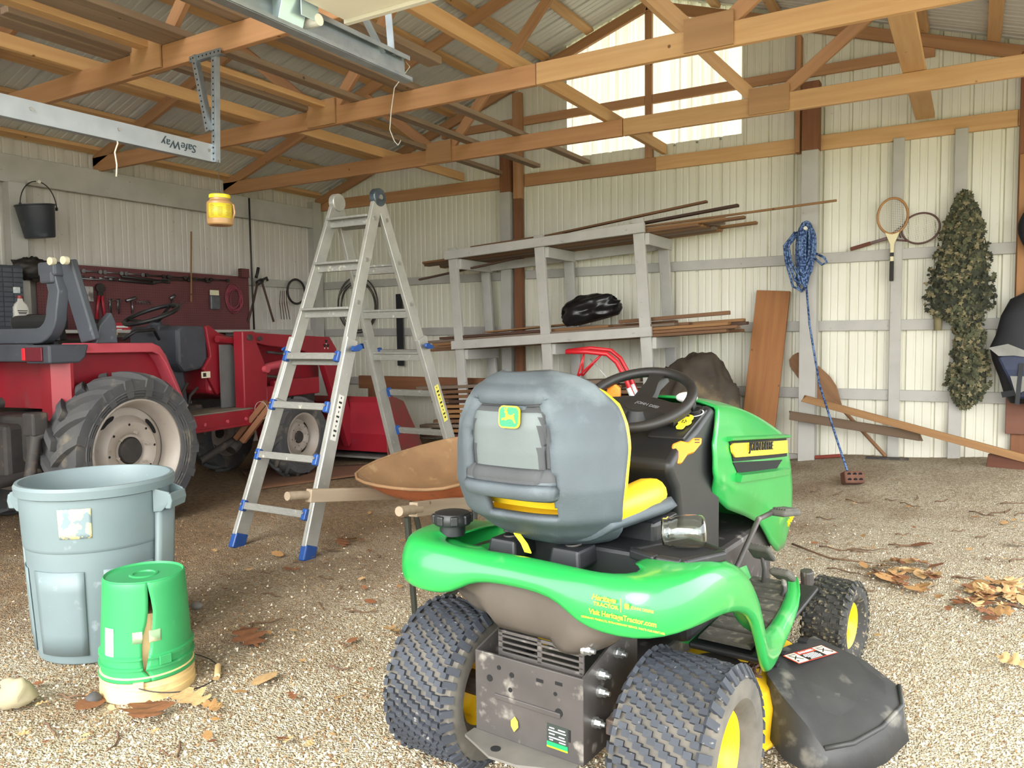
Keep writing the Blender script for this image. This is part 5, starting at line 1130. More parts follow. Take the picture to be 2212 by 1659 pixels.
# red handlebars of a tiller standing behind the mower
TL = empty('garden_tiller', (-2.45, 5.35, 0), label='garden tiller with red tubular handlebars standing behind the riding mower', cat='tiller')
m_tred = mat('handle_red', 'c4202a', 'ad1822', rough=.35, scale=6)
Ti = Matrix.Translation((2.45, -5.35, 0))
def hp_(x, y, Y): return on_y(x, y, Y)
for k, (Y, ox, oy_) in enumerate(((5.10, 0, 0), (5.55, 8, -8))):
    pts = [hp_(1222+ox*.3, 760+oy_*.2, Y-.05), hp_(1268+ox, 760+oy_, Y), hp_(1312+ox, 765+oy_, Y), hp_(1332+ox, 782+oy_, Y+.02), hp_(1350+ox, 815+oy_, Y+.05), hp_(1385+ox, 900+oy_, Y+.1), hp_(1420+ox, 985, Y+.15)]
    b = MB(); b.tube(pts, .017, 10); b.build('handlebar', m_tred, TL, smooth=True, mtx=Ti)
    b = MB(); b.tube([hp_(1358+ox, 838+oy_, Y+.06), hp_(1368+ox, 862+oy_, Y+.07)], .0185, 10); b.build('handle_band', mat('white_label', 'd9dcd8'), TL, smooth=True, mtx=Ti)
for a, c in (((1262, 762, 5.12), (1247, 815, 5.12)), ((1300, 765, 5.12), (1247, 815, 5.12)), ((1262, 756, 5.52), (1257, 812, 5.5)), ((1305, 760, 5.5), (1258, 812, 5.5))):
    b = MB(); b.tube([hp_(*a), hp_(*c)], .007, 8); b.build('lever_stay', m_tred, TL, smooth=True, mtx=Ti)
b = MB(); b.tube([hp_(1275, 775, 5.2), hp_(1310, 815, 5.25), hp_(1370, 900, 5.3)], .004, 6); b.build('control_cable', m_chrome, TL, smooth=True, mtx=Ti)
b = MB(); b.box((.72, .1, .30), (.4, .36, .34)); b.cyl((.72, .1, .47), (.72, .1, .56), .12, seg=20); b.build('engine', m_red, TL, bevel=.03)
b = MB()
for k in range(4): b.lathe([(.05, -.03), (.16, -.02), (.17, 0), (.16, .02), (.05, .03)], 12, (.55+.12*k, .1, .17), XZ)
b.build('tines', m_iron, TL)
# ================================================================== things along the right of the back wall
# wide board leaning on the wall
p0, p1 = Vector((-1.70, 7.22, .13)), Vector((-1.60, 7.44, 1.62))
tag(timber('wide_board', p0, p1, .30, .03, wood('board_orange', 'a8713f', '8c5a30'), up=(0, -1, .1)), 'wide brown board leaning upright on the back wall left of the grey post', 'board')
# wooden paddle leaning behind the grey post
PD = empty('wooden_paddle', (-.65, 7.40, .17), label='wooden paddle leaning with its blade behind the grey post', cat='paddle')
q0, q1 = Vector((-.63, 7.36, .16)), Vector((-1.43, 7.452, 1.03)); dq = (q1-q0); Mq = frame(q0, dq, (0, -.13, -.0) if False else Vector((dq.z, 0, -dq.x)))
L_ = dq.length; m_pad = wood('paddle_wood', '8a6442', '6f4d31'); Mi = Matrix.Translation((.65, -7.40, -.17))
b = MB(); b.prism([(.55, .016), (.62, .05), (.72, .10), (.82, .115), (1.0, .10), (1.12, .085), (1.17, .05), (1.18, 0), (1.17, -.05), (1.12, -.085), (1.0, -.10), (.82, -.115), (.72, -.10), (.62, -.05), (.55, -.016)], .016); b.build('blade', m_pad, PD, bevel=.005, mtx=Mi @ Mq)
b = MB(); b.tube([(0, 0, 0), (.3, 0, 0), (.62, 0, .004)], .016, 10); b.build('shaft', m_pad, PD, smooth=40, mtx=Mi @ Mq)
# rough boards on the gravel
tag(timber('split_board', Vector((-1.26, 7.10, .66)), Vector((.62, 6.98, .20)), .03, .06, wood('board_split', '9c7548', '7d5a38'), jag=.02), 'long split board lying slanted across the wall, right end on the gravel', 'board')
tag(timber('rough_plank', Vector((-1.38, 7.16, .50)), Vector((-.36, 7.15, .375)), .04, .075, wood('rough_bark', '6f5a44', '574431', knot='2d2118'), jag=.03), 'rough weathered plank with a broken end under the long split board', 'plank')
tag(timber('brown_timber', Vector((.12, 7.10, .215)), Vector((1.1, 6.78, .12)), .06, .12, wood('brown_timber', '6e4330', '573325')), 'reddish brown timber half buried in the gravel at the right edge', 'timber')
tag(timber('scrap_bar', Vector((-.78, 7.30, .145)), Vector((-.45, 7.30, .155)), .05, .025, m_iron), 'short rusty bar on the gravel at the foot of the paddle', 'bar')
tag(timber('red_pipe', Vector((-1.30, 7.34, .10)), Vector((-.98, 7.30, .15)), .03, .03, mat('faded_pipe', '8a3c2c', '6e3022', rough=.7, scale=8), bevel=.008), 'short reddish pipe lying by the foot of the grey post', 'pipe')
# blue rope coil hanging on the post, its end tied to a brick
m_rope = mat('blue_rope', '17305c', '6681ab', rough=.8, scale=60, contrast=.12, bump=.3, bscale=180)
ROPE = empty('blue_rope', (-1.31, 7.28, 2.2), label='hank of blue speckled rope hanging on the grey post', cat='rope')
rr = random.Random(3); pts = []; Ri = Matrix.Translation((1.31, -7.28, -2.2))
for k in range(15):
    w = .022+.045*rr.random(); ytop = 2.17+rr.uniform(-.03, .03); zb = 1.63+rr.uniform(-.05, .14); yy = 7.275-.085*rr.random(); cx = -1.285+rr.uniform(-.028, .028)
    n = 22; lp_ = []
    for i in range(n):
        t = 2*PI*i/n; s = math.sin(t); c = math.cos(t); z = (ytop+zb)/2+(ytop-zb)/2*c
        lp_.append(Vector((cx+w*s*(.75+.5*(z-zb)/(ytop-zb))-.02*(c < -.5), yy+.01*s, z)))
    b = MB(); b.tube(lp_, .0115, 7, closed=True); b.build('rope_loop', m_rope, ROPE, smooth=True, mtx=Ri)
for k in range(3):
    a = -1.395-.02*k; b = MB(); b.tube([Vector((a+.06, 7.23, 2.12)), Vector((a-.03, 7.21, 2.0)), Vector((a-.01, 7.20, 1.86)), Vector((a+.05, 7.21, 1.74-.05*k)), Vector((a+.12, 7.22, 1.70-.05*k))], .0105, 7); b.build('rope_loop', m_rope, ROPE, smooth=True, mtx=Ri)
b = MB(); b.tube([Vector((-1.21, 7.24, 1.88)), Vector((-1.15, 7.23, 1.82)), Vector((-1.11, 7.23, 1.84)), Vector((-1.13, 7.23, 1.88)), Vector((-1.2, 7.24, 1.92))], .010, 7); b.build('rope_end', m_rope, ROPE, smooth=True, mtx=Ri)
b = MB(); b.tube([Vector((-1.28, 7.24, 1.66)), Vector((-1.24, 7.2, 1.3)), Vector((-1.13, 7.05, .8)), Vector((-.93, 6.7, .36)), Vector((-.80, 6.42, .12))], .009, 7); b.build('rope_tail', m_rope, ROPE, smooth=True, mtx=Ri)
b = MB(); b.cyl((-1.28, 7.30, 2.12), (-1.28, 7.17, 2.14), .016, seg=12); b.build('wall_peg', mat('peg_white', 'd8d4c8', rough=.5), ROPE, mtx=Ri)
BRK = empty('tied_brick', (-.775, 6.40, ground_z(-.775, 6.40)), .5, 'small dark brick with holes tied to the blue rope on the gravel', 'brick')
b = MB(); b.box((0, 0, .055), (.15, .10, .095), Euler((-.35, 0, 0)).to_matrix()); b.build('brick_body', mat('brick_brown', '6e4a3a', '54372b', rough=.9, scale=16, bump=.2), BRK, bevel=.012)
for i in (-1, 0, 1):
    for j in (-.5, .5):
        b = MB(); c = Euler((-.35, 0, 0)).to_matrix() @ Vector((i*.042, -.051, j*.042)); b.cyl(c+Vector((0, 0, .055)), c+Vector((0, -.002, .0543)), .014, seg=12); b.build('brick_hole', m_dark, BRK)
# rackets
def racket(name, label, M, hl, hw, hd, m_fr, m_st, m_grip, ns, th=.010, throat=False):
    o = empty(name, M.translation, label=label, cat='racket'); Mi = Matrix.Translation(-M.translation) @ M
    b = MB(); n = 40; b.tube([Vector((math.cos(2*PI*k/n)*hw, math.sin(2*PI*k/n)*hl, 0)) for k in range(n)], th, 8, closed=True); b.build('racket_head', m_fr, o, smooth=True, mtx=Mi)
    b = MB()
    for k in range(1, ns):
        x = hw*(2*k/ns-1)*.97; y = hl*math.sqrt(1-(x/hw)**2); b.box((x, 0, 0), (.0026, 2*y, .002))
    m2 = int(ns*hl/hw)
    for k in range(1, m2):
        y = hl*(2*k/m2-1)*.97; x = hw*math.sqrt(1-(y/hl)**2); b.box((0, y, 0), (2*x, .0026, .002))
    s_ = b.build('string_bed', m_st, o, mtx=Mi); s_['kind'] = 'stuff'
    y0 = -hl
    if throat:
        for s in (-1, 1): b = MB(); b.tube([Vector((s*hw*.55, -hl*.86, 0)), Vector((s*.012, y0-.11, 0))], .008, 8); b.build('throat', m_fr, o, smooth=True, mtx=Mi)
        b = MB(); b.tube([Vector((-.03, y0-.02, 0)), Vector((.03, y0-.02, 0))], .006, 8); b.build('throat_bridge', m_fr, o, smooth=True, mtx=Mi)
    else:
        b = MB(); b.prism([(-hw*.5, -hl*.90), (0, -hl*1.02), (hw*.5, -hl*.90), (.016, y0-.09), (.014, y0-.16), (-.014, y0-.16), (-.016, y0-.09)], .018); b.build('throat', mat('racket_cream', 'd9cda2', rough=.45), o, bevel=.004, mtx=Mi)
    yg = y0-hd
    b = MB(); b.box((0, (yg+y0-.12)/2, 0), (.026, y0-.12-yg, .022)); b.build('shaft', mat('racket_cream', 'd9cda2') if not throat else m_fr, o, bevel=.004, mtx=Mi)
    b = MB(); b.box((0, yg+.085, 0), (.032, .17, .028)); b.build('grip', m_grip, o, bevel=.006, mtx=Mi)
    if not throat:
        b = MB(); b.box((0, y0-.175, 0), (.029, .035, .024)); b.build('grip_band', m_ink, o, bevel=.003, mtx=Mi)
    return o
m_str = mat('racket_string', 'e8e4d4', rough=.5)
c = Vector((-.618, 7.415, 2.215)); racket('tennis_racket', 'wooden tennis racket with a tan frame hanging upright on the grey batten', frame(c, (1, 0, 0), (-.06, 0, 1)), .15, .116, .40, mat('racket_tan', 'ae7f4a', '96683a', rough=.4, scale=12), m_str, mat('grip_black', '2b2926', rough=.8), 16)
c = Vector((-.405, 7.435, 2.098)); racket('tennis_racket', 'dark-framed tennis racket with a brown grip hanging sideways behind the wooden one', frame(c, (-.25, 0, .97), (.97, 0, .25)), .142, .125, .42, mat('racket_maroon', '4b302e', '5d3c36', rough=.4, scale=12), m_str, mat('grip_brown', '6b3a26', '58301f', rough=.7, scale=20), 14, .008, throat=True)
# camouflage netting: hundreds of cut leaf shapes over a hanging core
m_camo = [mat('camo_olive', '5a5b42', '484a34', rough=.85, scale=14), mat('camo_tan', '8a8060', '73694b', rough=.85, scale=14), mat('camo_dark', '3d4030', '32342a', rough=.85, scale=14)]
CM = empty('camouflage_net', (-.10, 7.40, 2.35), label='camouflage leaf netting hanging from a nail on the back wall', cat='netting')
prof = [(2.37, -.085, .02), (2.28, -.095, .07), (2.15, -.09, .115), (2.0, -.095, .155), (1.85, -.10, .185), (1.70, -.105, .22), (1.55, -.115, .235), (1.45, -.11, .235), (1.38, -.13, .19), (1.32, -.06, .11), (1.2, -.025, .10), (1.05, -.03, .115), (.90, -.03, .14), (.78, -.035, .15), (.68, -.045, .10), (.62, -.05, .04)]
def camo_w(z):
    for (z0, c0, w0), (z1, c1, w1) in zip(prof, prof[1:]):
        if z1 <= z <= z0: t = (z0-z)/(z0-z1); return c0+(c1-c0)*t, w0+(w1-w0)*t
    return -.05, .03
Ci = Matrix.Translation((.10, -7.40, -2.35))
b = MB(); b.loft([[Vector((c+w*.88*math.cos(t), 7.415-.045*min(1, w/.12)*(1+math.sin(t)), z)) for t in [2*PI*k/14 for k in range(14)]] for z, c, w in prof]); b.build('net_core', m_camo[2], CM, smooth=True, mtx=Ci)
rc = random.Random(11); leaf = [(-.03, 0), (-.018, .014), (-.008, .008), (.002, .022), (.012, .01), (.028, .012), (.02, -.004), (.03, -.016), (.008, -.012), (-.004, -.022), (-.014, -.010), (-.028, -.014)]
bs = [MB(), MB(), MB()]
for k in range(1500):
    z = rc.uniform(.60, 2.36); c, w = camo_w(z); s = rc.uniform(-1.08, 1.08); x = c+w*s
    if z > 1.34 and z < 1.5 and s > -.1 and False: continue
    y = 7.405-.092*min(1, w/.12)*math.sqrt(max(0, 1-min(1, s*s)))-rc.uniform(0, .015)
    M = Matrix.Translation(Vector((x, y, z))) @ Euler((rc.uniform(.9, 2.2), rc.uniform(-.6, .6), rc.uniform(-.9, .9)+s*.5)).to_matrix().to_4x4() @ Matrix.Rotation(rc.uniform(0, 6.28), 4, 'Z') @ Matrix.Scale(rc.uniform(.55, 1.15), 4)
    dark = .6 if (1.3 < z < 1.75 and abs(x+.11) > .07) else .2
    q = bs[2 if rc.random() < dark else rc.choice((0, 0, 1))]
    vs = [q.bm.verts.new(M @ Vector((p[0], p[1], .010*math.sin(p[0]*60+k)))) for p in leaf]; q.bm.faces.new(vs)
for i, q in enumerate(bs): o = q.build('net_leaves', m_camo[i], CM, mtx=Ci); o['kind'] = 'stuff'
b = MB(); b.loft([[Vector((-.26+.03*math.cos(t), 7.40-.02*math.sin(t), z)) for t in [2*PI*k/8 for k in range(8)]] for z in (1.45, 1.30, 1.24)]); b.build('net_tail', m_camo[1], CM, smooth=True, mtx=Ci)
# brown boards on the wall at the right edge
tag(timber('pegboard_strip', Vector((.60, 7.41, .40)), Vector((.60, 7.41, .98)), .016, .73, mat('pegboard_brown', '7b4f3c', '6d4433', rough=.7, scale=6), up=(1, 0, 0)), 'reddish brown pegboard panel low on the wall behind the backpack', 'pegboard')
tag(timber('wall_board', Vector((.66, 7.42, .98)), Vector((.66, 7.42, 2.62)), .016, .76, wood('wall_board', 'a87a4e', '8e6239'), up=(1, 0, 0)), 'tan board panel on the wall at the right edge of the picture', 'board')
# backpack hanging
BP = empty('backpack', (.42, 7.30, 1.1), label='dark navy and grey backpack hanging on the wall at the right edge', cat='backpack')
m_navy = mat('navy_nylon', '1d2338', '2a3350', rough=.6, scale=5, bump=.2, bscale=14); m_bgrey = mat('grey_nylon', '8e8d88', '77766f', rough=.7, scale=8, bump=.1); m_bblk = mat('black_nylon', '17181c', '222328', rough=.65, scale=7, bump=.25, bscale=12)
Bi = Matrix.Translation((-.42, -7.30, -1.1))
b = MB(); b.loft([[Vector((cx+w*math.cos(t), 7.30-d*math.sin(t), z)) for t in [2*PI*k/20 for k in range(20)]] for z, cx, w, d in ((.66, .42, .16, .05), (.72, .42, .20, .08), (.86, .40, .22, .10), (1.0, .37, .24, .11), (1.10, .36, .25, .11), (1.2, .38, .23, .10), (1.35, .40, .22, .09), (1.48, .43, .19, .08), (1.54, .47, .12, .05))]); b.build('pack_body', m_bblk, BP, smooth=True, mtx=Bi)
b = MB(); b.loft([[Vector((x, 7.28-d, z)), Vector((x, 7.19-d, z)), Vector((.60, 7.17-d, z)), Vector((.60, 7.28-d, z))] for z, x, d in ((.70, .29, 0), (.80, .26, .012), (.93, .20, .02), (1.02, .16, .012), (1.08, .22, 0))]); b.build('front_pocket', m_navy, BP, bevel=.02, mtx=Bi)
b = MB(); b.prism([(.10, 1.10), (.23, 1.13), (.36, 1.07), (.40, 1.02), (.27, 1.04), (.17, 1.035)], .012, Matrix(((1, 0, 0, 0), (0, 0, -1, 7.165), (0, 1, 0, 0), (0, 0, 0, 1)))); b.build('grey_panel', m_bgrey, BP, mtx=Bi)
b = MB(); b.prism([(.25, .88), (.36, .88), (.37, .78), (.29, .74)], .012, Matrix(((1, 0, 0, 0), (0, 0, -1, 7.16), (0, 1, 0, 0), (0, 0, 0, 1)))); b.build('grey_panel', m_bgrey, BP, mtx=Bi)
for x, z0, z1 in ((.37, .62, 1.12), (.30, .66, .98)): b = MB(); b.beam((x, 7.15, z0), (x+.02, 7.155, z1), .03, .006, up=(0, -1, 0)); b.build('strap', m_bblk, BP, mtx=Bi)
b = MB(); b.beam((.20, 7.2, .73), (.32, 7.16, .76), .045, .012, up=(0, -1, 0)); b.build('strap', m_bblk, BP, mtx=Bi)
b = MB(); b.tube([Vector((.40, 7.32, 1.5)), Vector((.42, 7.33, 1.62)), Vector((.47, 7.36, 1.66)), Vector((.52, 7.33, 1.62)), Vector((.53, 7.32, 1.5))], .014, 8); b.build('hang_loop', m_bblk, BP, smooth=True, mtx=Bi)
# round dark hat on the wall above it
o = blob('round_hat', (.42, 7.33, 2.03), (.14, .07, .20), m_bblk, 32, 5, .04, 2); tag(o, 'dark rounded cap hanging on the board above the backpack', 'cap')
# ================================================================== boards on the truss chords, door tracks, hanging jar
zc = 2.992
def chord_board(x, y0, y1, w, t, m, label, dx=0, z=zc, tilt=0):
    return tag(timber('loose_board', (x, y0, z+t/2), (x+dx, y1, z+t/2+tilt), w, t, m), label, 'board')
chord_board(-5.04, -.4, 7.44, .04, .088, m_woodb, 'straight new brace board along the tops of the truss chords, furthest left')
chord_board(-2.655, 2.55, 7.45, .045, .10, m_woodb, 'straight brown brace board over the truss chords beside the ridge')
chord_board(-.39, .5, 7.42, .14, .04, m_woodb, 'flat brace board over the truss chords near the grey post')
chord_board(-4.50, 2.3, 7.40, .075, .038, m_old, 'weathered loose board on the truss chords, second from the left brace', dx=-.01)
chord_board(-4.02, 2.2, 7.30, .085, .038, m_old, 'weathered loose board on the chords with its end above the tall brown stud', dx=.02)
chord_board(-3.52, 2.1, 7.42, .085, .038, m_old, 'weathered loose board on the chords with its end beside the translucent panel', dx=.04)
chord_board(-4.62, -.3, 3.35, .14, .06, m_old, 'heavy rough-sawn old plank on the chords in front of the nearest truss', dx=-.02)
chord_board(-4.15, -.3, 3.3, .15, .07, m_old, 'heavy cracked old beam on the chords near the left door track', dx=.02)
chord_board(-4.36, .1, 4.6, .09, .04, m_woodb, 'shorter tan board on the chords between the two heavy old planks', dx=.02)
chord_board(-3.60, .6, 4.85, .12, .05, m_old, 'grey cracked plank on the chords above the ladder', dx=-.0, z=zc+.04)
chord_board(-3.05, .3, 4.2, .11, .05, m_old, 'dark stained plank on the chords behind the right door track')
# left door track: channel, perforated hangers
m_gal2 = mat('track_steel', 'b4bcc2', 'a3abb2', rough=.35, metal=.6, scale=10)
def channel(name, x, y0, y1, z, m, parent=None, s=1, h=.085):
    b = MB()
    b.box((x, (y0+y1)/2, z), (.004, y1-y0, h)); b.box((x-s*.02, (y0+y1)/2, z-h/2), (.042, y1-y0, .004)); b.box((x-s*.014, (y0+y1)/2, z+h/2), (.03, y1-y0, .004)); b.box((x-s*.039, (y0+y1)/2, z-h/2+.008), (.004, y1-y0, .016)); b.box((x-s*.028, (y0+y1)/2, z+h/2-.008), (.004, y1-y0, .016))
    return b.build(name, m, parent)
def perforated(name, p0, p1, parent, up=(0, 1, 0)):
    p0, p1 = Vector(p0), Vector(p1); b = MB(); b.beam(p0, p1, .032, .003, up=up); B = basis(p0, p1, up); b.beam(p0+B @ Vector((0, .016, .016)), p1+B @ Vector((0, .016, .016)), .003, .032, up=up)
    o = b.build(name, m_galv, parent); n = int((p1-p0).length/.032); b = MB()
    for k in range(n): c = p0+(p1-p0)*((k+.5)/n); b.cyl(c-B @ Vector((0, 0, .0022)), c+B @ Vector((0, 0, .0022)), .0055, seg=8)
    h = b.build('perforations', m_dark, o); h['kind'] = 'stuff'
    return o
DT = empty('door_track', (-3.765, 3.0, 2.25), label='galvanised overhead door track at the left with perforated hangers', cat='door track'); Di = Matrix.Translation((3.765, -3.0, -2.25))
o = channel('track_rail', -3.765, -.3, 3.04, 2.30, m_gal2, DT, s=1, h=.095); o.matrix_local = Di
for nm, a, c in (('hanger', (-3.762, 3.02, 2.25), (-3.735, 3.02, 2.86)), ('hanger', (-3.775, 2.995, 2.42), (-3.88, 2.995, 2.86)), ('hanger', (-3.93, 3.01, 2.85), (-3.66, 3.01, 2.85))):
    o = perforated(nm, a, c, DT); o.matrix_local = Di
for y in (2.02, 2.45, 2.99): b = MB(); b.cyl((-3.762, y, 2.31), (-3.755, y, 2.31), .009, seg=8); b.build('track_bolt', m_chrome, DT, mtx=Di)
text_obj('track_lettering', 'SafeWay', .062, mat('marker_ink', '2a3a44', rough=.6), DT, Di @ frame((-3.7605, 2.80, 2.30), (0, -1, 0), (0, 0, -1)), .0006, font_shear=.2)
# second track, door panel in the open position
DT2 = empty('door_track', (-2.0, 2.5, 2.31), label='blue-grey overhead door track at the top centre with two hangers at its end', cat='door track'); Di2 = Matrix.Translation((2.0, -2.5, -2.31))
o = channel('track_rail', -2.02, -.3, 2.57, 2.325, m_galv, DT2, s=-1, h=.10); o.matrix_local = Di2
for nm, a, c in (('hanger', (-2.03, 2.50, 2.36), (-2.06, 2.50, 2.74)), ('hanger', (-2.03, 2.44, 2.36), (-2.06, 2.16, 2.70)), ('hanger', (-2.05, 2.05, 2.70), (-2.05, 2.66, 2.74))):
    o = perforated(nm, a, c, DT2, up=(1, 0, 0)); o.matrix_local = Di2
b = MB(); b.beam((-2.05, 2.50, 2.72), (-2.05, 3.05, 2.90), .03, .004, up=(1, 0, 0)); b.build('hanger', m_galv, DT2, mtx=Di2)
DP = empty('door_panel', (-.55, .9, 2.36), label='white sectional overhead door held open under the roof', cat='door'); Di3 = Matrix.Translation((.55, -.9, -2.36))
m_door = mat('door_white', 'efe9dc', 'e6dfd0', rough=.5, scale=2)
for k in range(5):
    y1 = 2.13-.5*k; y0 = y1-.494
    b = MB(); b.box((-.56, (y0+y1)/2, 2.385), (2.76, y1-y0, .045)); b.build('door_section', m_door, DP, bevel=.004, mtx=Di3)
b = MB(); b.box((-.56, 2.14, 2.375), (2.76, .02, .05)); b.build('bottom_seal', mat('seal_white', 'd8d4ca', rough=.6), DP, mtx=Di3)
b = MB(); b.box((-1.99, 1.93, 2.39), (.07, .10, .006)); b.box((-2.0, 1.93, 2.35), (.05, .11, .10), Euler((0, .35, 0)).to_matrix()); b.box((-1.955, 1.98, 2.36), (.004, .08, .08)); b.build('roller_bracket', mat('zinc_plate', 'b7cbd4', rough=.3, metal=.5), DP, bevel=.002, mtx=Di3)
b = MB(); b.cyl((-2.04, 2.02, 2.33), (-1.95, 2.02, 2.33), .02, seg=14); b.build('roller', mat('white_plastic', 'e8e6e0'), DP, mtx=Di3)
# thin white pull string and a wire loop
b = MB(); p = on_x(250, 300, -3.77); b.tube([p+Vector((0, 0, .02)), p+Vector((0, .01, -.02)), p+Vector((.006, -.012, -.07)), p+Vector((0, .0, -.13)), p+Vector((.004, -.008, -.19))], .004, 6); tag(b.build('pull_string', mat('string_white', 'd8cdb8', rough=.9), smooth=True), 'short white string tied to the left door track', 'string')
b = MB(); b.tube([Vector((-2.02, 2.565, 2.37)), Vector((-2.0, 2.58, 2.34)), on_y(852, 190, 2.6), on_y(845, 240, 2.62), on_y(842, 280, 2.64), on_y(852, 305, 2.65), on_y(860, 314, 2.65), on_y(866, 303, 2.66)], .0022, 6); tag(b.build('hanging_wire', mat('grey_wire', '9a968c'), smooth=True), 'thin pale wire looped down from the end of the second door track', 'wire')
# jar hanging on a string from the left track
JR = empty('hanging_jar', (-3.735, 3.03, 1.89), label='clear plastic jar with yellow lid and label hanging on a string', cat='jar')
m_peanut = mat('jar_tan', 'b08a5c', 'a27c50', rough=.35, scale=5)
b = MB(); b.lathe([(.001, 0), (.062, .0), (.07, .006), (.073, .02), (.073, .115), (.07, .13), (.056, .142), (.054, .165)], 32); b.build('jar_body', m_peanut, JR, smooth=35)
b = MB(); b.lathe([(.0585, .0), (.0585, .018), (.056, .021), (.001, .022)], 32); b.build('jar_lid', mat('lid_yellow', 'e6cf24', rough=.4), JR, smooth=35, mtx=Matrix.Translation((0, 0, .152)))
va2 = math.atan2(-3.03, 3.735)
lb_ = curved_label('jar_label', JR, mat('label_yellow', 'd9c23a', 'cfb42e', rough=.45, scale=8), va2, 2.1, .035, .118, lambda z: .0742)
b = MB()
for k in range(3):
    for r in range(9):
        a = va2-.62+.62*k; w = .16+.10*random.random(); z = .108-.0075*r
        if k == 1 and r < 2: continue
        b.grid(lambda u, v: Vector((.0752*math.cos(a+(u-.5)*w*1.6), .0752*math.sin(a+(u-.5)*w*1.6), z+.0024*v)), 4, 2)
pr_ = b.build('label_print', mat('label_brown_print', '8a7420', rough=.6), lb_); pr_['kind'] = 'stuff'
b = MB(); b.tube([(.058*math.cos(va2+1.2), .058*math.sin(va2+1.2), .125), (.078*math.cos(va2+1.2), .078*math.sin(va2+1.2), .115), (.084*math.cos(va2+1.2), .084*math.sin(va2+1.2), .07), (.07*math.cos(va2+1.2), .07*math.sin(va2+1.2), .03)], .006, 8); b.build('jar_handle', m_peanut, JR, smooth=True)
b = MB(); b.tube([(0, 0, .176), (0, 0, .37)], .0018, 6); b.build('jar_string', m_iron, JR)
# ================================================================== left wall: pegboard and tools
XP = XL+.055
PB = link('pegboard', None); m_peg = mat('pegboard_maroon', '6b3a3c', '5c3033', rough=.7, scale=5)
def peg_dots(m):
    nt = m.node_tree; N = nt.nodes; L = nt.links; b = N['Principled BSDF']; src = b.inputs['Base Color'].links[0].from_socket
    tc = N.new('ShaderNodeTexCoord'); sc = N.new('ShaderNodeVectorMath'); sc.operation = 'SCALE'; sc.inputs['Scale'].default_value = 1/.0254; L.new(tc.outputs['Object'], sc.inputs[0])
    fr = N.new('ShaderNodeVectorMath'); fr.operation = 'FRACTION'; L.new(sc.outputs[0], fr.inputs[0])
    sb = N.new('ShaderNodeVectorMath'); sb.operation = 'SUBTRACT'; sb.inputs[1].default_value = (.5, .5, .5); L.new(fr.outputs[0], sb.inputs[0])
    ml = N.new('ShaderNodeVectorMath'); ml.operation = 'MULTIPLY'; ml.inputs[1].default_value = (0, 1, 1); L.new(sb.outputs[0], ml.inputs[0])
    ln = N.new('ShaderNodeVectorMath'); ln.operation = 'LENGTH'; L.new(ml.outputs[0], ln.inputs[0])
    lt = N.new('ShaderNodeMath'); lt.operation = 'LESS_THAN'; lt.inputs[1].default_value = .14; L.new(ln.outputs['Value'], lt.inputs[0])
    mx = N.new('ShaderNodeMix'); mx.data_type = 'RGBA'; L.new(lt.outputs[0], mx.inputs['Factor']); L.new(src, mx.inputs['A']); mx.inputs['B'].default_value = (.012, .007, .007, 1); L.new(mx.outputs['Result'], b.inputs['Base Color'])
peg_dots(m_peg)
bpy.data.objects.remove(PB)
PB = empty('pegboard', (XP, 5.05, 1.55), label='maroon pegboard full of hand tools on the left wall', cat='pegboard')
b = MB(); b.box((0, 0, .02), (.012, 2.38, .75)); b.build('board', m_peg, PB)
b = MB(); b.box((.004, 0, .398), (.014, 2.38, .012)); b.build('edge_strip', m_grey, PB)
def wp(x, y, off=.03): return on_x(x, y, XP+off)
def tool(name, label, cat='tool'): return empty(name, (XP+.03, 5, 1.5), label=label, cat=cat)
Tl = Matrix.Translation((-(XP+.03), -5, -1.5))
m_tool = mat('tool_steel', '8d8f92', '6d6f73', rough=.35, metal=.8, scale=20); m_tdk = mat('tool_dark', '2a2726', '3b3634', rough=.5, metal=.4, scale=16)
def rod(o, name, pts, r, m, seg=8, off=.03):
    b = MB(); b.tube([wp(x, y, off) for x, y in pts], r, seg); b.build(name, m, o, smooth=True, mtx=Tl)
# rows of wrenches along the top edge of the board
for k in range(7):
    x = 180+46*k; o = tool('wrench', 'dark wrench hanging level in the top row of the pegboard, number %s from the left' % ('one', 'two', 'three', 'four', 'five', 'six', 'seven')[k], 'wrench')
    y = 577+.068*(x-180)+8; rod(o, 'wrench_shank', [(x, y), (x+36, y+2.5)], .008, m_tdk if k > 2 else m_tool)
    for e in (0, 36): c = wp(x+e, y+e*.07); b = MB(); b.cyl(c-Vector((.008, 0, 0)), c+Vector((.008, 0, 0)), .02, seg=10); b.build('wrench_head', m_tdk if k > 2 else m_tool, o, mtx=Tl)
for k in range(5):
    x = 172+21*k; y = 590+.07*(x-172)+8; o = tool('socket', 'small chrome socket in the second row of the pegboard, %s' % ('first', 'second', 'third', 'fourth', 'fifth')[k], 'socket')
    rod(o, 'socket_body', [(x, y), (x+11, y+1)], .012, m_tool)
o = tool('socket_bar', 'long bright socket bar in the second row of tools', 'socket bar'); rod(o, 'bar', [(176, 602), (255, 606)], .008, m_tool); rod(o, 'bar_end', [(225, 598), (256, 600)], .006, m_tool)
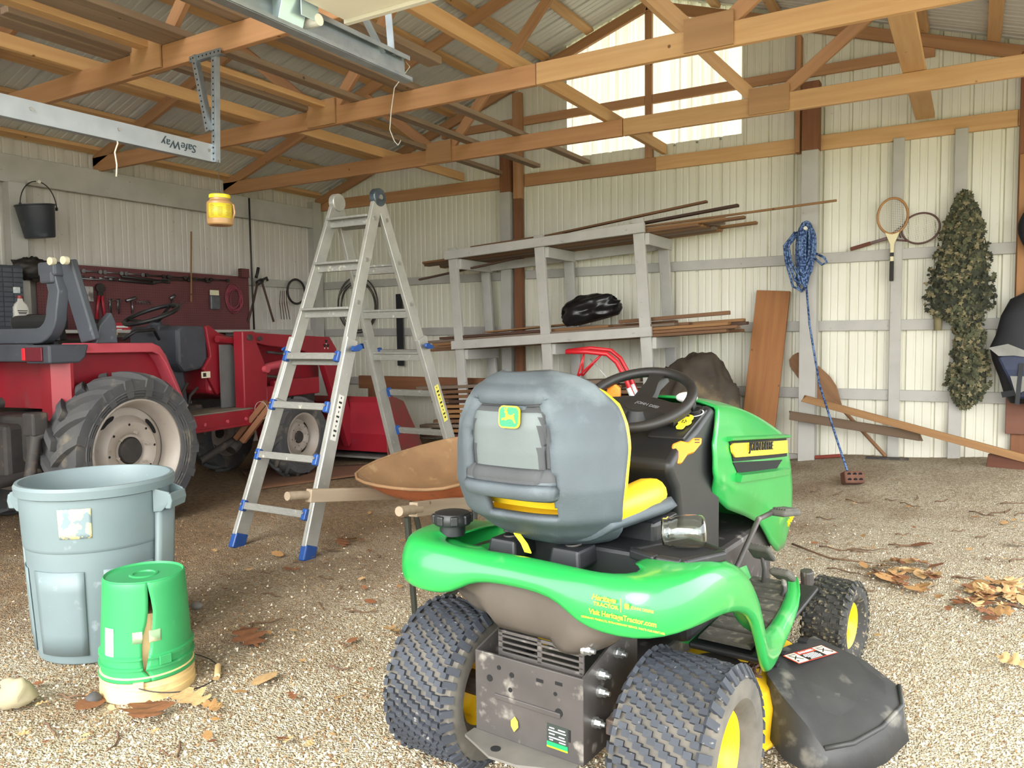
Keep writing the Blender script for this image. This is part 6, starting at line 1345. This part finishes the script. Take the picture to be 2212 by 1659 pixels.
for k, (x0, x1, y0, y1) in enumerate(((262, 345, 597, 607), (258, 330, 605, 612), (330, 362, 610, 607), (350, 410, 603, 606), (408, 450, 603, 608))):
    o = tool('breaker_bar', 'dark iron bar or pipe wrench lying level in the tool rows, %s' % ('upper middle', 'lower middle', 'with the thick jaw', 'upper right', 'rightmost')[k], 'tool'); rod(o, 'bar', [(x0, y0), (x1, y1)], .014 if k < 3 else .008, m_tdk)
    c = wp(x1, y1); b = MB(); b.box(c, (.02, .05, .05 if k == 2 else .03)); b.build('bar_head', m_tdk, o, bevel=.005, mtx=Tl)
# bolt cutters with red handles
o = tool('bolt_cutters', 'bolt cutters with red handles hanging open on the pegboard', 'bolt cutters')
c = wp(216, 622); b = MB(); b.cyl(c-Vector((.01, 0, 0)), c+Vector((.015, 0, 0)), .045, seg=16); b.box(c+Vector((0, 0, -.05)), (.025, .05, .06)); b.build('jaw', m_tdk, o, bevel=.004, mtx=Tl)
for s in (-1, 1):
    rod(o, 'handle', [(217+s*3, 638), (217+s*6, 660), (218+s*9, 690)], .014, mat('tool_red', 'a82434', '8c1c2a', rough=.45)); rod(o, 'grip', [(218+s*9, 690), (217+s*11, 712)], .017, m_tdk)
# bagged small parts, hammers, pliers
o = tool('parts_bag', 'clear bag of small parts hanging at the left of the bolt cutters', 'bag'); a, c = wp(182, 618), wp(202, 652)
b = MB(); b.box((a+c)/2, (.02, (c-a).y, (a-c).z)); b.build('bag_body', mat('clear_bag', 'a3a09c', '5f5a58', rough=.3, scale=22, contrast=.2), o, bevel=.006, mtx=Tl)
for k, x in enumerate((238, 255)):
    o = tool('open_pliers', 'pair of pliers hanging on the pegboard, %s of the two beside the bolt cutters' % ('left', 'right')[k], 'pliers')
    rod(o, 'pliers_leg', [(x, 645), (x-1, 670)], .006, m_tool); rod(o, 'pliers_leg', [(x+2, 645), (x+2, 678)], .006, m_tdk); rod(o, 'pliers_jaw', [(x-3, 650), (x+9, 650)], .005, m_tool)
for k, (x, y) in enumerate(((285, 645), (372, 640))):
    o = tool('hammer', ('claw hammer hanging at the middle of the pegboard', 'small hammer hanging above the tractor steering wheel')[k], 'hammer')
    rod(o, 'hammer_head', [(x-12+k*8, y+5), (x+9-k*3, y-2)], .016, m_tool); rod(o, 'hammer_handle', [(x, y+5), (x+2, y+32-k*6)], .010, m_tool if k == 0 else m_tdk)
o = tool('tool_rack', 'row of small wire hooks on the pegboard', 'hooks'); rod(o, 'rail', [(295, 651), (327, 654)], .004, m_tool)
for k in range(6): rod(o, 'hook', [(296+6*k, 649), (296+6*k, 658)], .003, m_tool)
o = tool('wire_hook', 'single pale wire hook on the right half of the pegboard', 'hook'); rod(o, 'hook', [(391, 650), (391, 656), (398, 656), (398, 650)], .003, m_tool)
o = tool('parts_packet', 'packet with a cream card hanging near the right end of the pegboard', 'packet'); a, c = wp(453, 627), wp(475, 668); mid = (a+c)/2
b = MB(); b.box(mid+Vector((0, 0, -.03)), (.03, (c-a).y, (a-c).z*.75)); b.build('packet_body', mat('packet_plastic', '5f6266', '3f4145', rough=.3, scale=18), o, bevel=.01, mtx=Tl)
b = MB(); b.box(a+Vector((.004, (c-a).y*.45, -.025)), (.012, (c-a).y*.9, .055)); b.build('packet_card', mat('card_cream', 'd8d2b4', rough=.7), o, mtx=Tl)
o = tool('pink_cord', 'loose coil of pinkish red cord hanging at the right end of the pegboard', 'cord')
rq = random.Random(2)
for k in range(9):
    c = wp(506+rq.uniform(-3, 3), 645+rq.uniform(-4, 4)); ry, rz = .10+rq.uniform(-.03, .03), .14+rq.uniform(-.03, .03); b = MB()
    b.tube([c+Vector((.006*math.sin(t*3+k), ry*math.sin(t), rz*math.cos(t))) for t in [2*PI*i/20 for i in range(20)]], .0035, 6, closed=True); b.build('cord_loop', mat('cord_pink', 'a04858', '8c3a4a', rough=.7), o, smooth=True, mtx=Tl)
o = tag(timber('long_stick', wp(413, 500, .05), wp(413, 652, .05), .014, .014, m_pl[2]), 'thin vertical wooden stick hanging in front of the pegboard', 'stick')
o = tool('red_box', 'red cardboard box with white lettering standing below the pliers', 'box'); a, c = wp(241, 697, .06), wp(277, 720, .06)
b = MB(); b.box((a+c)/2, (.07, (c-a).y, (a-c).z)); b.build('box_body', mat('box_red', 'b02a34', rough=.5), o, mtx=Tl)
b = MB(); q = (a+c)/2+Vector((.037, 0, .012)); b.box(q, (.002, .12, .018)); b.box(q+Vector((0, -.03, -.03)), (.002, .05, .018)); b.build('box_print', mat('white_print', 'd8d8d4'), o, mtx=Tl); o.children[-1]['kind'] = 'stuff'
# shelf under the board, its things
SH = timber('wall_shelf', (XP+.16, 2.9, 1.315), (XP+.16, 6.25, 1.315), .32, .03, m_grey); tag(SH, 'narrow pale shelf along the foot of the pegboard', 'shelf')
for k, yy in enumerate((3.3, 4.6, 5.9)): tag(timber('shelf_bracket', (XP+.02, yy, 1.28), (XP+.28, yy, 1.28), .04, .04, m_grey), 'small bracket holding up the wall shelf, %s' % ('nearest', 'middle one', 'furthest')[k], 'bracket')
BT = empty('oil_bottle', (XP+.20, 3.80, 1.33), label='white plastic oil bottle with a red cap on the left shelf', cat='bottle')
c = on_x(45, 700, XP+.2); BT.location = (XP+.20, c.y, 1.33)
m_wpl = mat('bottle_white', 'd9d6cc', 'cfccc2', rough=.4, scale=6)
b = MB(); b.loft([[Vector((x*w, y*d, z)) for x, y in rrect(1, 1, .25)] for z, w, d in ((0, .07, .12), (.01, .075, .125), (.19, .075, .125), (.22, .065, .10), (.245, .04, .05), (.27, .035, .04))]); b.build('bottle_body', m_wpl, BT, smooth=40)
b = MB(); b.cyl((0, 0, .27), (0, 0, .295), .021, seg=16); b.build('bottle_cap', mat('cap_red', 'b03a34', rough=.4), BT, bevel=.003)
b = MB()
for z, w in ((.165, .08), (.15, .07), (.14, .06), (.12, .065), (.11, .05), (.07, .03)): b.box((.0385, 0, z), (.002, w, .007 if z > .13 else .003))
o = b.build('bottle_print', m_ink, BT); o['kind'] = 'stuff'
# dark parts cabinet with drawers
c0, c1 = on_x(0, 578, XP+.12), on_x(42, 710, XP+.12)
OC = empty('parts_cabinet', (XP+.12, (c0.y+c1.y)/2-.05, 1.33), label='dark plastic cabinet of small drawers at the left edge of the shelf', cat='cabinet')
hh = .55; wy_ = abs(c1.y-c0.y)+.12
b = MB(); b.box((0, 0, hh/2), (.16, wy_, hh)); b.build('cabinet_body', mat('cabinet_dark', '2c3038', '383c44', rough=.5, scale=6), OC, bevel=.006)
for r in range(12):
    for k in range(3):
        b = MB(); b.box((.083, -wy_/2+wy_*(k+.5)/3, .03+(hh-.05)*(r+.5)/12), (.008, wy_/3*.9, (hh-.05)/12*.82)); d_ = b.build('drawer', mat('drawer_smoke', '4a5058', '3e444c', rough=.3, scale=9), OC, bevel=.002)
b = MB(); b.box((.09, wy_*.25, hh*.62), (.004, .055, .05)); b.build('white_tag', mat('white_label', 'd9dcd8'), OC)
o = blob('clamp_bundle', on_x(68, 580, XP+.10), (.06, .17, .10), m_tdk, 32, 9, .3, 3, crease=.2); tag(o, 'dark bundle of clamps hanging beside the parts cabinet', 'clamps')
# dark tools on the shelf beside the seat
o = tool('tool_case', 'small black tool case at the back of the shelf beside the tractor seat', 'case'); a = on_x(95, 705, XP+.2); b = MB(); b.box((XP+.2, a.y, 1.40), (.18, .34, .13)); b.build('case_body', m_bblk, o, bevel=.02, mtx=Tl)
# pail hanging from the header
PA = empty('metal_pail', (XP+.16, 3.83, 2.14), label='black metal pail hanging by its bail from the grey header', cat='pail')
m_pail = mat('pail_black', '2f3238', '3f434b', rough=.5, metal=.3, scale=6, spots=('6d7078', 12, .62, .5))
b = MB(); b.lathe([(.001, 0), (.115, 0), (.12, .008), (.152, .27), (.158, .275), (.158, .285), (.15, .285), (.116, .012)], 36); b.build('pail_body', m_pail, PA, smooth=35, mtx=Matrix.Rotation(.12, 4, 'X'))
b = MB(); b.tube([(0, -.155*math.cos(t), .27+.22*math.sin(t)) for t in [PI*k/20 for k in range(21)]], .005, 8); b.build('bail', m_tdk, PA, smooth=True)
b = MB(); b.cyl((-.14, .0, .50), (.03, 0, .485), .014, seg=10); b.build('peg', mat('peg_white', 'd8d4c8'), PA, smooth=40)
for s in (-1, 1): b = MB(); b.box((0, s*.155, .27), (.03, .012, .03)); b.build('bail_ear', m_pail, PA, bevel=.003)
# long hanging rope, loppers, hoops, wires near the corner
b = MB(); b.tube([on_x(538, 428, XL+.12), on_x(541, 520, XL+.12), on_x(545, 620, XL+.12), on_x(549, 712, XL+.12)], .011, 8); tag(b.build('hanging_rope', m_tdk, smooth=True), 'straight black rope hanging from the header near the corner', 'rope')
o = tool('hoof_nippers', 'long iron nippers with open rusty handles hanging near the corner', 'nippers')
rod(o, 'jaw', [(553, 600), (556, 590), (558, 578)], .018, m_tdk); rod(o, 'jaw', [(566, 605), (576, 600), (578, 607)], .016, m_tdk); rod(o, 'joint', [(556, 612), (566, 606)], .03, m_tdk); rod(o, 'handle', [(556, 612), (548, 650), (536, 695)], .013, mat('rust_brown', '5a4038', '48332d', rough=.8)); rod(o, 'handle', [(566, 610), (578, 650), (591, 695)], .013, mat('rust_brown', '5a4038'))
b = MB(); c = on_x(640, 630, XL+.07); b.tube([c+Vector((0, .16*math.cos(t)*.9, .15*math.sin(t))) for t in [2*PI*k/32 for k in range(32)]], .014, 8, closed=True); tag(b.build('rubber_hoop', m_tdk, smooth=True), 'black rubber hoop hanging on the left wall near the corner', 'hoop')
o = tool('wire_hooks', 'bunch of rusty wire hooks hanging left of the rubber hoop', 'hooks')
for k in range(4): rod(o, 'wire', [(606+4*k, 628), (604+5*k, 655), (608+6*k, 690), (604+5*k, 650)], .004, mat('rust_brown', '5a4038'), 6)
o = tool('wood_block', 'small maroon wood block fixed above the right end of the pegboard', 'block'); a, c = wp(518, 580, .05), wp(535, 600, .05); b = MB(); b.box((a+c)/2, (.06, (c-a).y, (a-c).z)); b.build('block_body', m_peg, o, mtx=Tl)
# coil of wire on the back wall behind the ladder
WC = empty('wire_coil', (-6.7, YB-.03, 1.55), label='large loose coil of dark wire on the back wall behind the ladder', cat='wire coil')
c = on_y(775, 660, YB-.03); rq = random.Random(4)
for k in range(7):
    b = MB(); rx, rz = .30+rq.uniform(-.03, .03), .33+rq.uniform(-.04, .03); dz = rq.uniform(-.03, .02)
    b.tube([c+Vector((rx*math.sin(t), -.01*k*.6, rz*math.cos(t)+dz)) for t in [2*PI*i/36 for i in range(36)]], .005, 6, closed=True); b.build('wire_loop', mat('coil_dark', '3a3634', '4c4642', rough=.6), WC, smooth=True, mtx=Matrix.Translation((6.7, -YB+.03, -1.55)))
p0, p1 = on_y(862, 635, YB-.04), on_y(866, 790, YB-.04); tag(timber('dark_strap', p0, p1, .012, .10, m_bblk, up=(1, 0, 0)), 'dark flat strip hanging on the back wall behind the rear ladder legs', 'strip')
# ================================================================== litter on the gravel
leafm = [mat('leaf_tan', 'b08a58', '966c3e', rough=.8, scale=14, obj_rand=.2), mat('leaf_brown', '8a5a38', '6e4428', rough=.8, scale=14, obj_rand=.2), mat('leaf_pale', 'c9a878', 'b08c5c', rough=.8, scale=12, obj_rand=.15)]
oak = [(0, -.5), (.05, -.42), (.04, -.33), (.15, -.36), (.26, -.30), (.20, -.20), (.12, -.14), (.25, -.10), (.40, -.02), (.34, .08), (.18, .06), (.16, .14), (.30, .24), (.26, .34), (.12, .30), (.08, .40), (0, .5)]
oak = oak+[(-x, y) for x, y in oak[-2:0:-1]]
oval = [(.0, -.5), (.14, -.38), (.26, -.18), (.30, .02), (.24, .22), (.12, .40), (0, .5)]; oval = oval+[(-x, y) for x, y in oval[-2:0:-1]]
def leaf_mesh(shape, seed, curl, m):
    b = MB(); r = random.Random(seed); ph = r.uniform(0, 6); n = len(shape); h = n//2
    zf = lambda x, y: curl*(x*x*2.2+.35*y*y)+.05*math.sin(y*9+ph)*x
    R_ = [b.bm.verts.new((x, y, zf(x, y)+.015*r.uniform(-1, 1))) for x, y in shape[:h+1]]     # stalk, right edge, tip
    L_ = [R_[0]]+[b.bm.verts.new((x, y, zf(x, y)+.015*r.uniform(-1, 1))) for x, y in shape[:h:-1]]+[R_[h]]
    S_ = [R_[0]]+[b.bm.verts.new((0, -.5+k/h, zf(0, -.5+k/h)+.02)) for k in range(1, h)]+[R_[h]]   # midrib
    for E_ in (R_, L_):
        for k in range(h):
            vs = []
            for v in (S_[k], E_[k], E_[k+1], S_[k+1]):
                if v not in vs: vs.append(v)
            if len(vs) > 2: b.bm.faces.new(vs)
    return b.mesh('leaf', m, smooth=True)
LM = [leaf_mesh(oak if k % 4 else oval, k, (.12, .28, .4, .08)[k % 4], leafm[k % 3]) for k in range(9)]
rl = random.Random(21)
def leaf_at(x, y, size, k=None, label=None, rz=None, tilt=.25, grp='dry leaves scattered on the gravel'):
    p = on_z(x, y, 0); z = ground_z(p.x, p.y)
    if p.y > 5: p = on_z(x, y, z); z = ground_z(p.x, p.y)
    return leaf_world(p.x, p.y, size, k, label, rz, tilt, grp)
def leaf_world(X, Y, size, k=None, label=None, rz=None, tilt=.25, grp='dry leaves scattered on the gravel', dz=0):
    o = link('oak_leaf', LM[rl.randrange(9) if k is None else k]); o.location = (X, Y, ground_z(X, Y)+.016+.16*size*tilt+dz)
    o.rotation_euler = (rl.uniform(-tilt, tilt), rl.uniform(-tilt, tilt), rl.uniform(0, 6.28) if rz is None else rz); o.scale = (size, size, size)
    return tag(o, label or 'dry brown leaf lying loose on the gravel', 'leaf', grp if not label else None)
for x, y, s, k, rz, lab in ((318, 1552, .22, 1, .9, 'large curled tan oak leaf in front of the cream bucket'), (415, 1524, .16, 5, 1.7, 'tan oak leaf lying just right of the cream bucket'), (195, 1532, .14, 4, .4, 'small brown leaf beside the dark nut near the bucket'), (540, 1390, .19, 7, 1.2, 'brown oak leaf lying alone on the gravel right of the green bucket'), (572, 1480, .13, 8, .1, 'oval toothed brown leaf between the bucket and the mower'), (1990, 1182, .12, 4, 1.5, 'curled brown leaf on the gravel between the brick and the leaf heaps'), (2190, 1446, .12, 2, 1.3, 'pale oak leaf at the right edge in front of the leaf heaps'), (460, 1535, .08, 3, 2.2, 'small pale leaf in front of the bucket handle'), (232, 1195, .07, 2, .2, None), (2140, 1345, .10, 7, .4, None), (2195, 1180, .11, 4, 1.9, 'dark curled leaf at the right edge beyond the leaf heaps'), (1865, 1228, .08, 0, .5, None)):
    if y != 1195: leaf_at(x, y, s, k, lab, rz)
# two heaps of leaves at the right
for cx_, cy_, n, w, h, nm in ((1965, 1250, 34, 85, 34, 'leaf in the leaf heap nearer the mower'), (2150, 1300, 40, 80, 34, 'leaf in the leaf heap at the right edge')):
    for k in range(n):
        a = rl.uniform(0, 6.28); r = math.sqrt(rl.random()); leaf_at(cx_+w*r*math.cos(a), cy_+h*r*math.sin(a), rl.uniform(.07, .13), None, None, None, .32, grp=nm).__setitem__('label', 'dry tan oak '+nm)
for k in range(46):
    x, y = rl.uniform(1700, 2212), rl.uniform(1060, 1400); leaf_at(x, y, rl.uniform(.025, .06), None, None, None, .3, grp='small leaves on the gravel to the right of the mower')['label'] = 'small dry leaf lying on the gravel to the right of the mower'
for k in range(44):
    x, y = rl.uniform(430, 880), rl.uniform(1100, 1620); leaf_at(x, y, rl.uniform(.02, .055), None, None, None, .3, grp='small leaves between the buckets and the mower')['label'] = 'small dry leaf on the ground between the buckets and the mower'
for k in range(16):
    x, y = rl.uniform(20, 420), rl.uniform(1480, 1659); leaf_at(x, y, rl.uniform(.02, .05), None, None, None, .3, grp='small leaves in front of the trash can')['label'] = 'small dry leaf on the gravel in front of the trash can and buckets'
for (x, y, s) in ((740, 1180, .12), (760, 1172, .10), (720, 1195, .09), (800, 1310, .06), (845, 1375, .09), (690, 1200, .06), (600, 1205, .09), (640, 1240, .05)): leaf_at(x, y, s, None, None, None, .3)
# twigs
m_twig = mat('twig_brown', '6f5640', '58422f', rough=.9, scale=20)
for k in range(62):
    if k < 40: x, y = rl.uniform(1720, 2200), rl.uniform(1050, 1330)
    elif k < 56: x, y = rl.uniform(450, 860), rl.uniform(1090, 1500)
    else: x, y = rl.uniform(60, 400), rl.uniform(1500, 1640)
    p = on_z(x, y, ground_z(*on_z(x, y, 0).xy)); L = rl.uniform(.06, .24) if k < 34 else rl.uniform(.05, .14); a = rl.uniform(-.7, .7)+(.4 if k < 40 else 0)
    pts = []; q = Vector((p.x, p.y, 0))
    for i in range(6):
        pts.append(Vector((q.x, q.y, ground_z(q.x, q.y)+.008+.006*math.sin(i*1.7)))); a += rl.uniform(-.35, .35); q = q+Vector((math.cos(a), math.sin(a), 0))*L/5
    b = MB(); b.tube(pts, lambda t: .0035*(1-.6*t)+.0008, 6); wh = 'to the right of the mower' if k < 40 else 'between the buckets and the mower' if k < 56 else 'in front of the trash can'; tag(b.build('twig', m_twig, smooth=True), 'thin dry twig lying on the ground '+wh, 'twig', 'twigs '+wh)
b = MB(); pts = [on_z(x, y, .015) for x, y in ((1712, 1175), (1745, 1188), (1790, 1205), (1830, 1210), (1885, 1216))]; b.tube(pts, lambda t: .007*(1-.5*t), 8); tag(b.build('long_stick', m_twig, smooth=True), 'long crooked stick lying from the mower towards the leaf heaps', 'stick')
# stone, nut, debris
o = blob('pale_stone', on_z(32, 1498, .05), (.065, .05, .05), mat('stone_pale', 'a89d80', '93886c', rough=.85, scale=8, bump=.2), 14, 4, .3, 1.3); tag(o, 'pale angular stone on the gravel at the left edge', 'stone')
o = blob('dark_nut', on_z(202, 1510, .02), (.026, .026, .024), mat('nut_dark', '3a3836', '4c4a48', rough=.8, scale=20, bump=.2), 20, 6, .06, 2); tag(o, 'small dark round nut on the gravel left of the cream bucket', 'nut')
o = blob('grey_pebble', on_z(425, 1308, .02), (.03, .022, .018), mat('stone_grey', '6d6a64', '85817a', rough=.9, scale=12), 16, 2, .12, 2); tag(o, 'small grey stone on the ground right of the green bucket', 'stone')
b = MB()
for k in range(4): b.tube([on_z(1620+rl.uniform(-25, 30), 1445+rl.uniform(-18, 18), .235+.01*k) for _ in range(7)], .004, 6)
gc = b.build('grass_clump', mat('dry_clippings', '5c4230', '4a3526', rough=.95), smooth=True); tag(gc, 'tangle of dry clippings on the mower deck beside the rear tyre', 'debris', kind='stuff')
# brown sheet of cardboard on the earth under the loader
b = MB(); cb = [on_z(x, y, 0) for x, y in ((560, 1062), (700, 1046), (790, 1030), (800, 1008), (640, 1000), (520, 1020))]
b.grid(lambda u, v: (cb[0].lerp(cb[2], u)).lerp(cb[5].lerp(cb[3], u), v)+Vector((0, 0, .018+.004*math.sin(u*9)*math.sin(v*7))), 17, 9); tag(b.build('cardboard_sheet', mat('cardboard_brown', '6f4c34', '5b3d2a', rough=.9, scale=3), smooth=True, solid=.006), 'flat brown sheet lying on the earth in front of the loader bucket', 'sheet')
# loose gravel: thousands of chips nobody could count
def pebbles():
    import array
    r = random.Random(9); V = []; Fc = []; base = [Vector(v) for v in ((1, 0, 0), (-1, 0, 0), (0, 1, 0), (0, -1, 0), (0, 0, .8), (0, 0, -.8))]; fs = ((0, 2, 4), (2, 1, 4), (1, 3, 4), (3, 0, 4), (2, 0, 5), (1, 2, 5), (3, 1, 5), (0, 3, 5))
    n = 0; mi = []
    while n < 27000:
        x = r.uniform(-250, 2450); y = 1100+760*(1-r.random()**1.3)
        p = on_z(x, y+12, 0)
        if p.y > 5.3: continue
        s = r.uniform(.003, .0075); E_ = Euler((r.uniform(0, 3), r.uniform(0, 3), r.uniform(0, 6))).to_matrix(); sc = Vector((s*r.uniform(.8, 1.5), s*r.uniform(.7, 1.1), s*r.uniform(.5, .9))); c = Vector((p.x, p.y, ground_z(p.x, p.y)+.001)); o_ = len(V)
        for v in base:
            q = E_ @ Vector((v.x*sc.x*r.uniform(.8, 1.2), v.y*sc.y*r.uniform(.8, 1.2), v.z*sc.z)); V.append(c+q)
        brown = max(0, min(1, (-.22*p.x-.95+.11*p.y+.75)*1.0)); k = r.choice((3, 4)) if r.random() < brown*.97 else r.randrange(3)
        for f in fs: Fc.append([o_+i for i in f]); mi.append(k)
        n += 1
    me = bpy.data.meshes.new('gravel_chips'); me.from_pydata(V, [], Fc)
    for c in ('cfc3aa', 'bbab8e', 'd9cfbb', '75593e', '8f7553'): me.materials.append(mat('chip_'+c, c, rough=.9))
    me.polygons.foreach_set('material_index', mi)
    tag(link('gravel_chips', me), 'loose pale gravel chips covering the shed floor', 'gravel', kind='stuff')
pebbles()
